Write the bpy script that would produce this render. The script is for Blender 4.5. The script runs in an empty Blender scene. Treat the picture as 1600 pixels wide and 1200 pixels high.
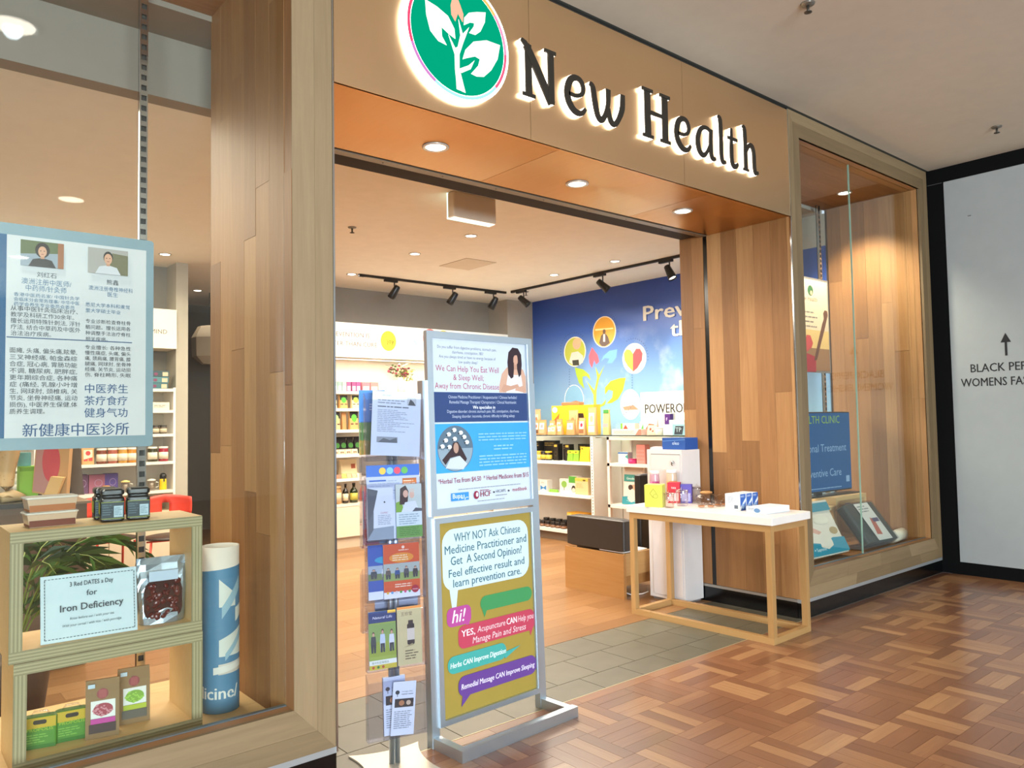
import bpy, bmesh, math, random
from mathutils import Vector, Matrix
random.seed(7)
sc = bpy.context.scene
COL = sc.collection

# ------------------------------------------------------------------ camera
YAW, PITCH, ROLL, FPX = 0.7002, 0.0479, -0.0175, 1206.1
CAMP = Vector((0, 0, 1.5))
def _cam_axes():
    fwd = Vector((math.sin(YAW), math.cos(YAW), 0)); right = Vector((math.cos(YAW), -math.sin(YAW), 0)); up = Vector((0, 0, 1))
    f2 = fwd * math.cos(PITCH) + up * math.sin(PITCH); u2 = up * math.cos(PITCH) - fwd * math.sin(PITCH)
    r3 = right * math.cos(ROLL) + u2 * math.sin(ROLL); u3 = u2 * math.cos(ROLL) - right * math.sin(ROLL)
    return r3, u3, f2
RX, UX, FX = _cam_axes()
cam = bpy.data.cameras.new('camera'); cam.sensor_width = 36.0; cam.lens = 36.0 * FPX / 1600.0
cam.clip_start = 0.05; cam.clip_end = 200
camo = bpy.data.objects.new('camera', cam); COL.objects.link(camo)
camo.matrix_world = Matrix(((RX.x, UX.x, -FX.x, CAMP.x), (RX.y, UX.y, -FX.y, CAMP.y), (RX.z, UX.z, -FX.z, CAMP.z), (0, 0, 0, 1)))
sc.camera = camo
def at(px, py, **k):
    """world point on the plane x=, y= or z= seen at a photo pixel (used to read real positions off the plan)"""
    d = FX + RX * ((px - 800) / FPX) + UX * ((600 - py) / FPX)
    (a, v), = k.items(); i = 'xyz'.index(a)
    return CAMP + d * ((v - CAMP[i]) / d[i])

# ------------------------------------------------------------------ world, exposure
def lin(c):
    c /= 255.0
    return c / 12.92 if c <= 0.04045 else ((c + 0.055) / 1.055) ** 2.4
def hexc(h):
    h = h.lstrip('#'); return tuple(lin(int(h[i:i + 2], 16)) for i in (0, 2, 4))
w = bpy.data.worlds.new('world'); sc.world = w; w.use_nodes = True
bg = w.node_tree.nodes['Background']; bg.inputs[0].default_value = (0.62, 0.72, 0.85, 1); bg.inputs[1].default_value = 1.1
sc.view_settings.view_transform = 'Standard'; sc.view_settings.look = 'None'
sc.view_settings.exposure = 0.18; sc.view_settings.gamma = 1.0; sc.view_settings.use_curve_mapping = False
sc.cycles.max_bounces = 10; sc.cycles.diffuse_bounces = 6; sc.cycles.glossy_bounces = 4; sc.cycles.transparent_max_bounces = 24
sc.cycles.transmission_bounces = 6; sc.cycles.sample_clamp_indirect = 6; sc.cycles.caustics_reflective = False; sc.cycles.caustics_refractive = False

WARM = (1.0, 0.90, 0.74); NEUT = (1.0, 0.93, 0.82); COOL = (0.78, 0.90, 1.0)
def spot(name, loc, target, power, color=WARM, angle=95, blend=0.7, size=0.05, parent=None):
    l = bpy.data.lights.new(name, 'SPOT'); l.energy = power; l.color = color; l.spot_size = math.radians(angle); l.spot_blend = blend; l.shadow_soft_size = size
    o = bpy.data.objects.new(name, l); COL.objects.link(o)
    o.location = loc; o.rotation_euler = (Vector(target) - Vector(loc)).to_track_quat('-Z', 'Y').to_euler()
    if parent: o.parent = parent
    return o
def area(name, loc, target, power, sx, sy, color=COOL):
    l = bpy.data.lights.new(name, 'AREA'); l.energy = power; l.color = color; l.shape = 'RECTANGLE'; l.size = sx; l.size_y = sy
    o = bpy.data.objects.new(name, l); COL.objects.link(o)
    o.location = loc; o.rotation_euler = (Vector(target) - Vector(loc)).to_track_quat('-Z', 'Y').to_euler()
    return o
# added low area lamp for the mall's cool daylight, lifts ceiling and fascia
area('mall_daylight_fill', (-2.5, -8.5, 2.0), (2.5, 3.0, 2.4), 2000, 6.0, 3.0, COOL)
# added fill lamps below the ceiling, standing in for the downlights' spread
area('shop_fill', (4.6, 6.4, 2.98), (4.6, 6.4, 0), 285, 4.5, 2.4, WARM)
area('shop_fill_side', (0.6, 6.2, 3.22), (0.6, 6.2, 0), 190, 3.5, 3.5, WARM)

# ------------------------------------------------------------------ materials
_M = {}
def _bsdf(name):
    m = bpy.data.materials.new(name); m.use_nodes = True
    return m, m.node_tree, m.node_tree.nodes['Principled BSDF']
def flat(h, rough=0.5, metal=0.0, spec=0.5, coat=0.0):
    k = ('f', h, rough, metal, spec, coat)
    if k not in _M:
        m, nt, b = _bsdf('paint_' + h.lstrip('#'))
        b.inputs['Base Color'].default_value = (*hexc(h), 1); b.inputs['Roughness'].default_value = rough; b.inputs['Metallic'].default_value = metal
        b.inputs['Specular IOR Level'].default_value = spec
        if coat: b.inputs['Coat Weight'].default_value = coat; b.inputs['Coat Roughness'].default_value = 0.12
        # fine procedural mottling so no surface is perfectly even
        tc = nt.nodes.new('ShaderNodeTexCoord'); n = nt.nodes.new('ShaderNodeTexNoise'); n.inputs['Scale'].default_value = 9.0; n.inputs['Detail'].default_value = 3
        mx = nt.nodes.new('ShaderNodeMix'); mx.data_type = 'RGBA'; mx.blend_type = 'MULTIPLY'; mx.inputs[0].default_value = 0.10
        mx.inputs[6].default_value = (*hexc(h), 1)
        nt.links.new(tc.outputs['Object'], n.inputs['Vector']); nt.links.new(n.outputs['Fac'], mx.inputs[7]); nt.links.new(mx.outputs[2], b.inputs['Base Color'])
        _M[k] = m
    return _M[k]
def emit(h, strength):
    k = ('e', h, strength)
    if k not in _M:
        m = bpy.data.materials.new('glow_' + h.lstrip('#')); m.use_nodes = True; nt = m.node_tree; nt.nodes.clear()
        e = nt.nodes.new('ShaderNodeEmission'); e.inputs[0].default_value = (*hexc(h), 1); e.inputs[1].default_value = strength
        o = nt.nodes.new('ShaderNodeOutputMaterial'); nt.links.new(e.outputs[0], o.inputs[0]); _M[k] = m
    return _M[k]
def wood(key, dark, mid, light, axis='Z', scale=1.0, rough=0.45, rand=0.55, coat=0.0, grain=0.55):
    """plank wood: each object takes its own tone, grain runs along axis (object coordinates)"""
    k = ('w', key)
    if k in _M: return _M[k]
    m, nt, b = _bsdf('wood_' + key); N = nt.nodes.new; L = nt.links.new
    tc = N('ShaderNodeTexCoord'); oi = N('ShaderNodeObjectInfo')
    mp = N('ShaderNodeMapping'); s = [14 * scale] * 3; s['XYZ'.index(axis)] = 0.9 * scale; mp.inputs['Scale'].default_value = s
    ge = N('ShaderNodeNewGeometry'); ad = N('ShaderNodeMath'); ad.operation = 'ADD'; L(oi.outputs['Random'], ad.inputs[0]); L(ge.outputs['Random Per Island'], ad.inputs[1])
    fr = N('ShaderNodeMath'); fr.operation = 'FRACT'; L(ad.outputs[0], fr.inputs[0])
    ml = N('ShaderNodeMath'); ml.operation = 'MULTIPLY'; ml.inputs[1].default_value = 37.0; L(fr.outputs[0], ml.inputs[0])
    cx = N('ShaderNodeCombineXYZ'); [L(ml.outputs[0], cx.inputs[i]) for i in range(3)]
    L(tc.outputs['Object'], mp.inputs['Vector']); L(cx.outputs[0], mp.inputs['Location'])
    n1 = N('ShaderNodeTexNoise'); n1.inputs['Scale'].default_value = 1.0; n1.inputs['Detail'].default_value = 5; n1.inputs['Roughness'].default_value = 0.6; n1.inputs['Distortion'].default_value = 1.3
    L(mp.outputs[0], n1.inputs['Vector'])
    n2 = N('ShaderNodeTexNoise'); n2.inputs['Scale'].default_value = 6.0; n2.inputs['Detail'].default_value = 3; L(mp.outputs[0], n2.inputs['Vector'])
    mix = N('ShaderNodeMath'); mix.operation = 'MULTIPLY_ADD'; mix.inputs[1].default_value = grain; L(n1.outputs['Fac'], mix.inputs[0])
    m2 = N('ShaderNodeMath'); m2.operation = 'MULTIPLY_ADD'; m2.inputs[1].default_value = 0.22; L(n2.outputs['Fac'], m2.inputs[0])
    rr = N('ShaderNodeMapRange'); rr.inputs['To Min'].default_value = 0.5 - rand * 0.5 - grain * 0.5 - 0.11; rr.inputs['To Max'].default_value = 0.5 + rand * 0.5 - grain * 0.5 - 0.11; L(fr.outputs[0], rr.inputs[0])
    L(rr.outputs[0], m2.inputs[2]); L(m2.outputs[0], mix.inputs[2])
    cr = N('ShaderNodeValToRGB'); e = cr.color_ramp.elements; e[0].position = 0.0; e[0].color = (*hexc(dark), 1); e[1].position = 1.0; e[1].color = (*hexc(light), 1)
    x = cr.color_ramp.elements.new(0.5); x.color = (*hexc(mid), 1)
    L(mix.outputs[0], cr.inputs[0]); L(cr.outputs[0], b.inputs['Base Color'])
    b.inputs['Roughness'].default_value = rough
    if coat: b.inputs['Coat Weight'].default_value = coat; b.inputs['Coat Roughness'].default_value = 0.16
    bp = N('ShaderNodeBump'); bp.inputs['Strength'].default_value = 0.12; bp.inputs['Distance'].default_value = 0.002; L(n2.outputs['Fac'], bp.inputs['Height']); L(bp.outputs[0], b.inputs['Normal'])
    _M[k] = m; return m
def glassy(key, tint, refl=1.0, haze=0.0, edge=None):
    """thin clear sheet: mostly see-through with a Fresnel reflection"""
    k = ('g', key)
    if k in _M: return _M[k]
    m = bpy.data.materials.new('clear_' + key); m.use_nodes = True; nt = m.node_tree; nt.nodes.clear(); N = nt.nodes.new; L = nt.links.new
    t = N('ShaderNodeBsdfTransparent'); t.inputs[0].default_value = (*tint, 1); g = N('ShaderNodeBsdfGlossy'); g.inputs['Roughness'].default_value = 0.02 + haze
    f = N('ShaderNodeLayerWeight'); f.inputs[0].default_value = 0.5; pw = N('ShaderNodeMath'); pw.operation = 'POWER'; pw.inputs[1].default_value = 4.5; L(f.outputs['Facing'], pw.inputs[0])
    mu = N('ShaderNodeMath'); mu.operation = 'MULTIPLY_ADD'; mu.inputs[1].default_value = 0.85 * min(refl, 1.1); mu.inputs[2].default_value = 0.04 * refl; L(pw.outputs[0], mu.inputs[0])
    n = N('ShaderNodeTexNoise'); n.inputs['Scale'].default_value = 3.0
    mx = N('ShaderNodeMixShader'); L(mu.outputs[0], mx.inputs[0]); L(t.outputs[0], mx.inputs[1]); L(g.outputs[0], mx.inputs[2])
    o = N('ShaderNodeOutputMaterial'); L(mx.outputs[0], o.inputs[0]); _M[k] = m; return m
def brushed(key, h, rough=0.3, aniso_axis='Z', metal=1.0, amount=0.08, scale=40.0):
    k = ('b', key)
    if k in _M: return _M[k]
    m, nt, b = _bsdf('metal_' + key); N = nt.nodes.new; L = nt.links.new
    tc = N('ShaderNodeTexCoord'); mp = N('ShaderNodeMapping'); s = [scale] * 3; s['XYZ'.index(aniso_axis)] = 0.6; mp.inputs['Scale'].default_value = s
    n = N('ShaderNodeTexNoise'); n.inputs['Scale'].default_value = 2.0; n.inputs['Detail'].default_value = 4; L(tc.outputs['Object'], mp.inputs[0]); L(mp.outputs[0], n.inputs['Vector'])
    mr = N('ShaderNodeMapRange'); mr.inputs['To Min'].default_value = rough - amount; mr.inputs['To Max'].default_value = rough + amount; L(n.outputs['Fac'], mr.inputs[0]); L(mr.outputs[0], b.inputs['Roughness'])
    b.inputs['Base Color'].default_value = (*hexc(h), 1); b.inputs['Metallic'].default_value = metal
    b.inputs['Anisotropic'].default_value = 0.5
    _M[k] = m; return m
OAK = wood('oak_vertical', '#704a28', '#9a6c40', '#bf925e', 'Z', 1.0, 0.5)
OAKX = wood('oak_lengthwise', '#704a28', '#9a6c40', '#bf925e', 'X', 1.0, 0.5)
OAKY = wood('oak_crosswise', '#704a28', '#9a6c40', '#bf925e', 'Y', 1.0, 0.5)
OAK_COOL_LIT = wood('oak_cool_lit_vertical', '#5e4d35', '#7d684a', '#998261', 'Z', 1.0, 0.55)  # oak again, greyed: cool light on the frame fronts put into the colour
OAK_COOL_LIT_X = wood('oak_cool_lit_lengthwise', '#5e4d35', '#7d684a', '#998261', 'X', 1.0, 0.55)  # same oak with the cool light in its colour, grain lengthwise
PARQ = wood('parquet', '#65402b', '#83573c', '#b3885d', 'X', 1.6, 0.30, 0.62, 0.35, 0.35)
PARQY = wood('parquet_cross', '#65402b', '#83573c', '#b3885d', 'Y', 1.6, 0.30, 0.62, 0.35, 0.35)
SHOPF = wood('shop_floor', '#74502f', '#8c6540', '#a37c54', 'X', 1.3, 0.32, 0.5, 0.2, 0.5)
PINE = wood('table_oak', '#8c683c', '#a98250', '#bf9a66', 'Z', 1.2, 0.5, 0.25)
PINEX = wood('table_oak_x', '#8c683c', '#a98250', '#bf9a66', 'X', 1.2, 0.5, 0.25)
PINEY = wood('table_oak_y', '#8c683c', '#a98250', '#bf9a66', 'Y', 1.2, 0.5, 0.25)
PLYFACE = wood('ply_face', '#d0a86a', '#e0bd84', '#ecd09c', 'X', 1.0, 0.5, 0.2, 0.0, 0.5)
PLYEDGE = wood('ply_edge', '#7f7550', '#b4a878', '#d0c79a', 'X', 4.0, 0.6, 0.1, 0.0, 0.9)
BENCHW = wood('bench_oak', '#84592f', '#9c6e3c', '#b08350', 'Y', 1.0, 0.45, 0.2)
GLASS = glassy('shopfront_glass', (0.94, 0.96, 0.94), 1.0)
ACRYL = glassy('acrylic', (0.90, 0.91, 0.95), 1.3)
TEAGL = glassy('tea_glass', (0.95, 0.93, 0.92), 1.0)
COPPER = brushed('copper_panel', '#efcda2', 0.32, 'Z', 1.0, 0.05)
COPPERX = brushed('copper_soffit', '#cc9858', 0.36, 'Y', 1.0, 0.05)
CHROME = brushed('chrome', '#cfd2d4', 0.16, 'Z', 1.0, 0.05)
ALU = brushed('aluminium', '#c6d2da', 0.42, 'Z', 1.0, 0.06)
SILVERF = flat('#a9b3ba', 0.35, 0.75)
BLACKM = flat('#141312', 0.35); BLACKG = flat('#0b0b0b', 0.18); WHITEM = flat('#e9e6e0', 0.45); WHITEG = flat('#f2efea', 0.25)
KRAFT = flat('#b8905f', 0.75); KRAFT2 = flat('#c6a273', 0.75)

# ------------------------------------------------------------------ mesh helpers
class MB:
    def __init__(s): s.v = []; s.f = []; s.mi = []; s.sm = []
    def add(s, vs, fs, mi=0, smooth=False):
        o = len(s.v); s.v += [tuple(x) for x in vs]; s.f += [tuple(o + i for i in f) for f in fs]; s.mi += [mi] * len(fs); s.sm += [smooth] * len(fs); return s
    def box(s, x0, x1, y0, y1, z0, z1, mi=0):
        return s.add([(x0, y0, z0), (x1, y0, z0), (x1, y1, z0), (x0, y1, z0), (x0, y0, z1), (x1, y0, z1), (x1, y1, z1), (x0, y1, z1)],
                     [(0, 3, 2, 1), (4, 5, 6, 7), (0, 1, 5, 4), (1, 2, 6, 5), (2, 3, 7, 6), (3, 0, 4, 7)], mi)
    def rbox(s, x0, x1, y0, y1, z0, z1, r=0.01, mi=0, seg=3):
        """box with rounded vertical edges and a soft top rim"""
        pts = rrect(x1 - x0, y1 - y0, r, seg); cx, cy = (x0 + x1) / 2, (y0 + y1) / 2; n = len(pts); e = min(r * 0.5, (z1 - z0) * 0.3)
        k = max(0.0, 1 - 2 * e / max(1e-6, min(x1 - x0, y1 - y0)))
        rings = [([(cx + x * k, cy + y * k, z0) for x, y in pts]), ([(cx + x, cy + y, z0 + e) for x, y in pts]), ([(cx + x, cy + y, z1 - e) for x, y in pts]), ([(cx + x * k, cy + y * k, z1) for x, y in pts])]
        vs = sum(rings, []); fs = [tuple(reversed(range(n))), tuple(range(3 * n, 4 * n))]
        for a in range(3):
            for i in range(n): j = (i + 1) % n; fs.append((a * n + i, a * n + j, (a + 1) * n + j, (a + 1) * n + i))
        return s.add(vs, fs, mi)
    def lathe(s, prof, cx=0, cy=0, cz=0, n=20, mi=0, smooth=True, sx=1, sy=1):
        vs = []; fs = []; m = len(prof)
        for r, z in prof:
            for i in range(n): a = 2 * math.pi * i / n; vs.append((cx + r * sx * math.cos(a), cy + r * sy * math.sin(a), cz + z))
        for a in range(m - 1):
            for i in range(n): j = (i + 1) % n; fs.append((a * n + i, a * n + j, (a + 1) * n + j, (a + 1) * n + i))
        if prof[0][0] > 1e-6: fs.append(tuple(reversed(range(n))))
        if prof[-1][0] > 1e-6: fs.append(tuple(range((m - 1) * n, m * n)))
        return s.add(vs, fs, mi, smooth)
    def cyl(s, cx, cy, z0, z1, r, n=20, mi=0): return s.lathe([(r, z0), (r, z1)], cx, cy, 0, n, mi, True)
    def tube(s, path, r, n=8, mi=0, closed=False):
        P = [Vector(p) for p in path]; m = len(P); vs = []; fs = []
        up = Vector((0, 0, 1))
        for i, p in enumerate(P):
            t = ((P[(i + 1) % m] - P[i - 1]) if closed else (P[min(i + 1, m - 1)] - P[max(i - 1, 0)])).normalized()
            a = t.cross(up)
            if a.length < 0.05: a = t.cross(Vector((1, 0, 0)))
            a.normalize(); b = t.cross(a).normalized(); rr = r[i] if isinstance(r, (list, tuple)) else r
            for k in range(n): q = 2 * math.pi * k / n; vs.append(p + a * (rr * math.cos(q)) + b * (rr * math.sin(q)))
        for i in range(m if closed else m - 1):
            for k in range(n): j = (k + 1) % n; i2 = (i + 1) % m; fs.append((i * n + k, i2 * n + k, i2 * n + j, i * n + j))
        if not closed: fs += [tuple(range(n)), tuple(reversed(range((m - 1) * n, m * n)))]
        return s.add(vs, fs, mi, True)
    def prism(s, poly, d0, d1, axis='Y', mi=0):
        """polygon in the plane across axis (X: (y,z); Y: (x,z); Z: (x,y)) swept from d0 to d1"""
        def mk(a, b, d): return {'X': (d, a, b), 'Y': (a, d, b), 'Z': (a, b, d)}[axis]
        n = len(poly); vs = [mk(a, b, d0) for a, b in poly] + [mk(a, b, d1) for a, b in poly]
        fs = [tuple(range(n)), tuple(reversed(range(n, 2 * n)))] + [(i, (i + 1) % n + 0, (i + 1) % n + n, i + n)[::-1] for i in range(n)]
        return s.add(vs, fs, mi)
    def mesh(s, name, mats):
        me = bpy.data.meshes.new(name); me.from_pydata(s.v, [], s.f); me.update()
        mats = mats if isinstance(mats, (list, tuple)) else [mats]
        for m in mats: me.materials.append(m)
        me.polygons.foreach_set('material_index', s.mi); me.polygons.foreach_set('use_smooth', s.sm)
        bm = bmesh.new(); bm.from_mesh(me); bmesh.ops.recalc_face_normals(bm, faces=bm.faces); bm.to_mesh(me); bm.free()
        return me
    def build(s, name, mats, parent=None, loc=(0, 0, 0), rot=(0, 0, 0)):
        o = bpy.data.objects.new(name, s.mesh(name, mats)); COL.objects.link(o); o.location = loc; o.rotation_euler = rot
        if parent: o.parent = parent
        return o
def rrect(w_, h_, r, seg=3):
    pts = []; r = min(r, w_ / 2 - 1e-5, h_ / 2 - 1e-5)
    for cx, cy, a0 in ((w_ / 2 - r, h_ / 2 - r, 0), (-w_ / 2 + r, h_ / 2 - r, 90), (-w_ / 2 + r, -h_ / 2 + r, 180), (w_ / 2 - r, -h_ / 2 + r, 270)):
        for i in range(seg + 1): a = math.radians(a0 + 90 * i / seg); pts.append((cx + r * math.cos(a), cy + r * math.sin(a)))
    return pts
def tag(o, label=None, cat=None, group=None, kind=None):
    if label: o['label'] = label
    if cat: o['category'] = cat
    if group: o['group'] = group
    if kind: o['kind'] = kind
    return o
def thing(name, label, cat, loc=(0, 0, 0), rz=0, group=None):
    o = bpy.data.objects.new(name, None); COL.objects.link(o); o.location = loc; o.rotation_euler = (0, 0, rz); o.empty_display_size = 0.1
    return tag(o, label, cat, group)
def struct(name, mb, mats, label=None, parent=None):
    o = mb.build(name, mats, parent)
    if parent is None: tag(o, label, None, None, 'structure')
    return o
def plank(name, x0, x1, y0, y1, z0, z1, m, parent):
    """one board, its own object with its origin in its middle"""
    cx, cy, cz = (x0 + x1) / 2, (y0 + y1) / 2, (z0 + z1) / 2
    return MB().box(x0 - cx, x1 - cx, y0 - cy, y1 - cy, z0 - cz, z1 - cz).build(name, m, parent, (cx, cy, cz))
def copy_tree(o, parent=None):
    c = o.copy(); COL.objects.link(c); c.parent = parent
    for ch in o.children: copy_tree(ch, c)
    return c
_TXT = bpy.data.curves.new('lettering', 'FONT'); _TXO = bpy.data.objects.new('lettering', _TXT)
def text_polys(body, size, align='LEFT', bold=0.0, shear=0.0, spacing=1.0, line=1.0, res=2):
    c = _TXT; c.body = body; c.size = size; c.align_x = align; c.align_y = 'TOP_BASELINE'; c.offset = 0.0; c.shear = shear; c.space_character = spacing; c.space_line = line; c.resolution_u = res
    me = bpy.data.meshes.new_from_object(_TXO)
    vs = [(v.co.x, v.co.y) for v in me.vertices]; fs = [tuple(p.vertices) for p in me.polygons]; bpy.data.meshes.remove(me)
    if bold:
        n = len(vs); d = bold * size * 0.9; fs = fs + [tuple(i + n for i in f) for f in fs] + [tuple(i + 2 * n for i in f) for f in fs]; vs = [(x - d, y) for x, y in vs] + [(x + d, y) for x, y in vs] + [(x, y + d * 0.6) for x, y in vs]
    return vs, fs
class Print:
    """flat printed matter: coloured shapes lying in layers a hair above a surface. Local x to the side, y up, facing -Y."""
    def __init__(s): s.mb = MB(); s.mats = []; s.d = 0.0006
    def _mi(s, c):
        m = c if not isinstance(c, str) else flat(c, 0.55)
        if m not in s.mats: s.mats.append(m)
        return s.mats.index(m)
    def poly(s, pts, c, layer=None):
        s.d += 0.00012; s.mb.add([(x, -s.d, y) for x, y in pts], [tuple(range(len(pts)))], s._mi(c)); return s
    def rect(s, x0, y0, x1, y1, c): return s.poly([(x0, y0), (x1, y0), (x1, y1), (x0, y1)], c)
    def ell(s, cx, cy, rx, ry, c, n=24): return s.poly([(cx + rx * math.cos(2 * math.pi * i / n), cy + ry * math.sin(2 * math.pi * i / n)) for i in range(n)], c)
    def rr(s, x0, y0, x1, y1, r, c): return s.poly([(x + (x0 + x1) / 2, y + (y0 + y1) / 2) for x, y in rrect(x1 - x0, y1 - y0, r)], c)
    def text(s, body, x, y, size, c, align='LEFT', width=None, **k):
        bold = k.pop('bold', 0.0); vs, fs = text_polys(body, size, align, **k); sxx = 1.0
        if width and vs:
            a = min(v[0] for v in vs); b = max(v[0] for v in vs); sxx = width / max(1e-6, b - a)
        b = bold * size * 0.9
        for dx, dy in (((-b, 0), (b, 0), (0, b * 0.6)) if bold else ((0, 0),)):
            s.d += 0.00012; s.mb.add([(x + dx + vx * sxx, -s.d, y + dy + vy) for vx, vy in vs], fs, s._mi(c))
        return s
    def greek(s, x0, y0, x1, y1, n, c, ragged=0.25, seed=1, fill=0.42):
        """lines of print too fine to read"""
        rnd = random.Random(seed); h = (y1 - y0) / n
        s.d += 0.00012
        for i in range(n):
            yb = y1 - h * (i + 1) + h * 0.3; xe = x1 - (x1 - x0) * ragged * rnd.random(); x = x0
            while x < xe:
                ww = min(xe - x, h * (0.9 + 2.6 * rnd.random())); s.mb.add([(x, -s.d, yb), (x + ww, -s.d, yb), (x + ww, -s.d, yb + h * fill), (x, -s.d, yb + h * fill)], [(0, 1, 2, 3)], s._mi(c)); x += ww + h * 0.35
        return s
    def build(s, name, parent, loc=(0, 0, 0), rot=(0, 0, 0)): return s.mb.build(name, s.mats, parent, loc, rot)

# ================================================================== THE SETTING
D = 3.04; XL = 1.56; XR = 5.34; XE = 7.86; ZT = 0.14; ZF = 3.008; ZC = 3.845; ZS = 3.28
YB = 4.05                                   # back of the shopfront zone
XI, XW = 1.37, 7.69                          # window reveals
rnd = random.Random(3)

# ---- mall floor: mosaic parquet, squares of four fingers laid in basket weave
fl = struct('floor_mall', MB().box(-7, XE, -10, D - 0.004, -0.05, -0.006), flat('#4a2a1a', 0.6), 'reddish brown mosaic parquet floor of the mall')
S = 0.296; FW = S / 4
def vis(x, y):
    d = Vector((x, y, 0)) - CAMP; z = d.dot(FX)
    if z < 0.3: return None
    px = 800 + FPX * d.dot(RX) / z; py = 600 - FPX * d.dot(UX) / z
    return (px, py, z) if -30 < px < 1630 and py < 1230 else None
fing = []
yj = D - 0.075
for i in range(-12, 60):
    x0 = 0.02 + i * S
    if x0 + S > XE + 0.001 or x0 < -1.6: continue
    for j in range(0, 15):
        y1 = yj - j * S
        for k in range(4):
            if (i + j) % 2: fing.append(('Y', x0 + k * FW, x0 + (k + 1) * FW, y1 - S, y1))
            else: fing.append(('X', x0, x0 + S, y1 - (k + 1) * FW, y1 - k * FW))
rest_x = XE - (0.02 + math.floor((XE - 0.02) / S) * S)
seen = []; unseen = []
for f in fing:
    v = vis((f[1] + f[2]) / 2, (f[3] + f[4]) / 2)
    (seen if v else unseen).append((v[2] if v else 99, f))
seen.sort(key=lambda t: t[0])
g = 0.0007
fm = MB().box(-S / 2 + g, S / 2 - g, -FW / 2 + g, FW / 2 - g, -0.008, 0).mesh('parquet_finger', PARQ)
for z, (ax, x0, x1, y0, y1) in seen[:300]:
    o = bpy.data.objects.new('parquet_finger', fm); COL.objects.link(o); o.parent = fl; o.location = ((x0 + x1) / 2, (y0 + y1) / 2, rnd.uniform(-0.0004, 0))
    if ax == 'Y': o.rotation_euler = (0, 0, math.pi / 2)
mb = MB()
for z, (ax, x0, x1, y0, y1) in seen[300:] + unseen: mb.box(x0 + g, x1 - g, y0 + g, y1 - g, -0.008, 0, 1 if ax == 'Y' else 0)
tag(mb.build('parquet_field', [PARQ, PARQY], fl), kind='stuff')
x = -1.6
while x < XE - 0.05:
    ln = min(rnd.uniform(0.55, 0.95), XE - x); plank('parquet_border_strip', x + g, x + ln - g, D - 0.075 + g, D - 0.004, -0.008, 0, PARQ, fl); x += ln
plank('parquet_edge_strip', XE - rest_x + g, XE, -1.4, D - 0.076, -0.008, 0, PARQY, fl)
# ---- tiled threshold
fe = struct('floor_entry', MB().box(XL, XR + 0.15, D, 3.85, -0.05, -0.004), flat('#b9ae92', 0.7), 'threshold strip of grey floor tiles between shop and mall')
tm = bpy.data.materials.new('grey_tile'); tm.use_nodes = True; nt = tm.node_tree; b = nt.nodes['Principled BSDF']
tcn = nt.nodes.new('ShaderNodeTexCoord'); tn = nt.nodes.new('ShaderNodeTexNoise'); tn.inputs['Scale'].default_value = 6; tn.inputs['Detail'].default_value = 6
oi = nt.nodes.new('ShaderNodeObjectInfo'); add = nt.nodes.new('ShaderNodeMath'); add.operation = 'MULTIPLY_ADD'; add.inputs[1].default_value = 0.35
cr = nt.nodes.new('ShaderNodeValToRGB'); cr.color_ramp.elements[0].color = (*hexc('#4a4638'), 1); cr.color_ramp.elements[1].color = (*hexc('#625e4e'), 1)
nt.links.new(tcn.outputs['Object'], tn.inputs['Vector']); nt.links.new(oi.outputs['Random'], add.inputs[0]); nt.links.new(tn.outputs['Fac'], add.inputs[2]); nt.links.new(add.outputs[0], cr.inputs[0]); nt.links.new(cr.outputs[0], b.inputs['Base Color']); b.inputs['Roughness'].default_value = 0.42
YT = [D, 3.252, 3.55, 3.85]
for r in range(3):
    x = XL - (0.0, 0.17, 0.05)[r]; x0 = x
    while x0 < XR + 0.15:
        x1 = x0 + 0.33
        a, c = max(x0, XL), min(x1, XR + 0.15)
        if c - a > 0.02: plank('floor_tile', a + 0.0024, c - 0.0024, YT[r] + 0.0024, YT[r + 1] - 0.0024, -0.012, 0, tm, fe)
        x0 = x1
struct('trim_1', MB().box(-1.6, XR, D - 0.004, D, -0.02, 0.0015), flat('#c9bd9a', 0.4, 0.6), 'thin brass strip between tiles and parquet')
struct('trim_5', MB().box(XR, XE, D - 0.004, D + 0.05, -0.03, 0.0012).box(-3, XL, D - 0.004, D + 0.05, -0.03, 0.0012), flat('#5b5550', 0.5), 'narrow grey sealing strip along the black plinths')
# ---- shop floor boards
fs = struct('floor_shop', MB().box(-3.0, XW + 0.2, 3.855, 12.0, -0.05, -0.006), flat('#6b3e1f', 0.6), 'warm orange brown timber board floor of the shop')
plank('floor_board_ground', -3.0, XL, D + 0.1, 3.855, -0.05, -0.001, SHOPF, fs)
y = 3.853; row = 0
while y < 9.0:
    x = -2.9 - (row * 0.53) % 1.5
    while x < XW:
        a, c = max(x, -2.9), min(x + 1.5, XW)
        if c - a > 0.05: plank('floor_board', a + g, c - g, y + g, y + 0.155 - g, -0.012, 0, SHOPF, fs)
        x += 1.5
    y += 0.155; row += 1
plank('far_floor_board', -2.9, XW, y, 12.0, -0.012, 0, SHOPF, fs)

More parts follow.
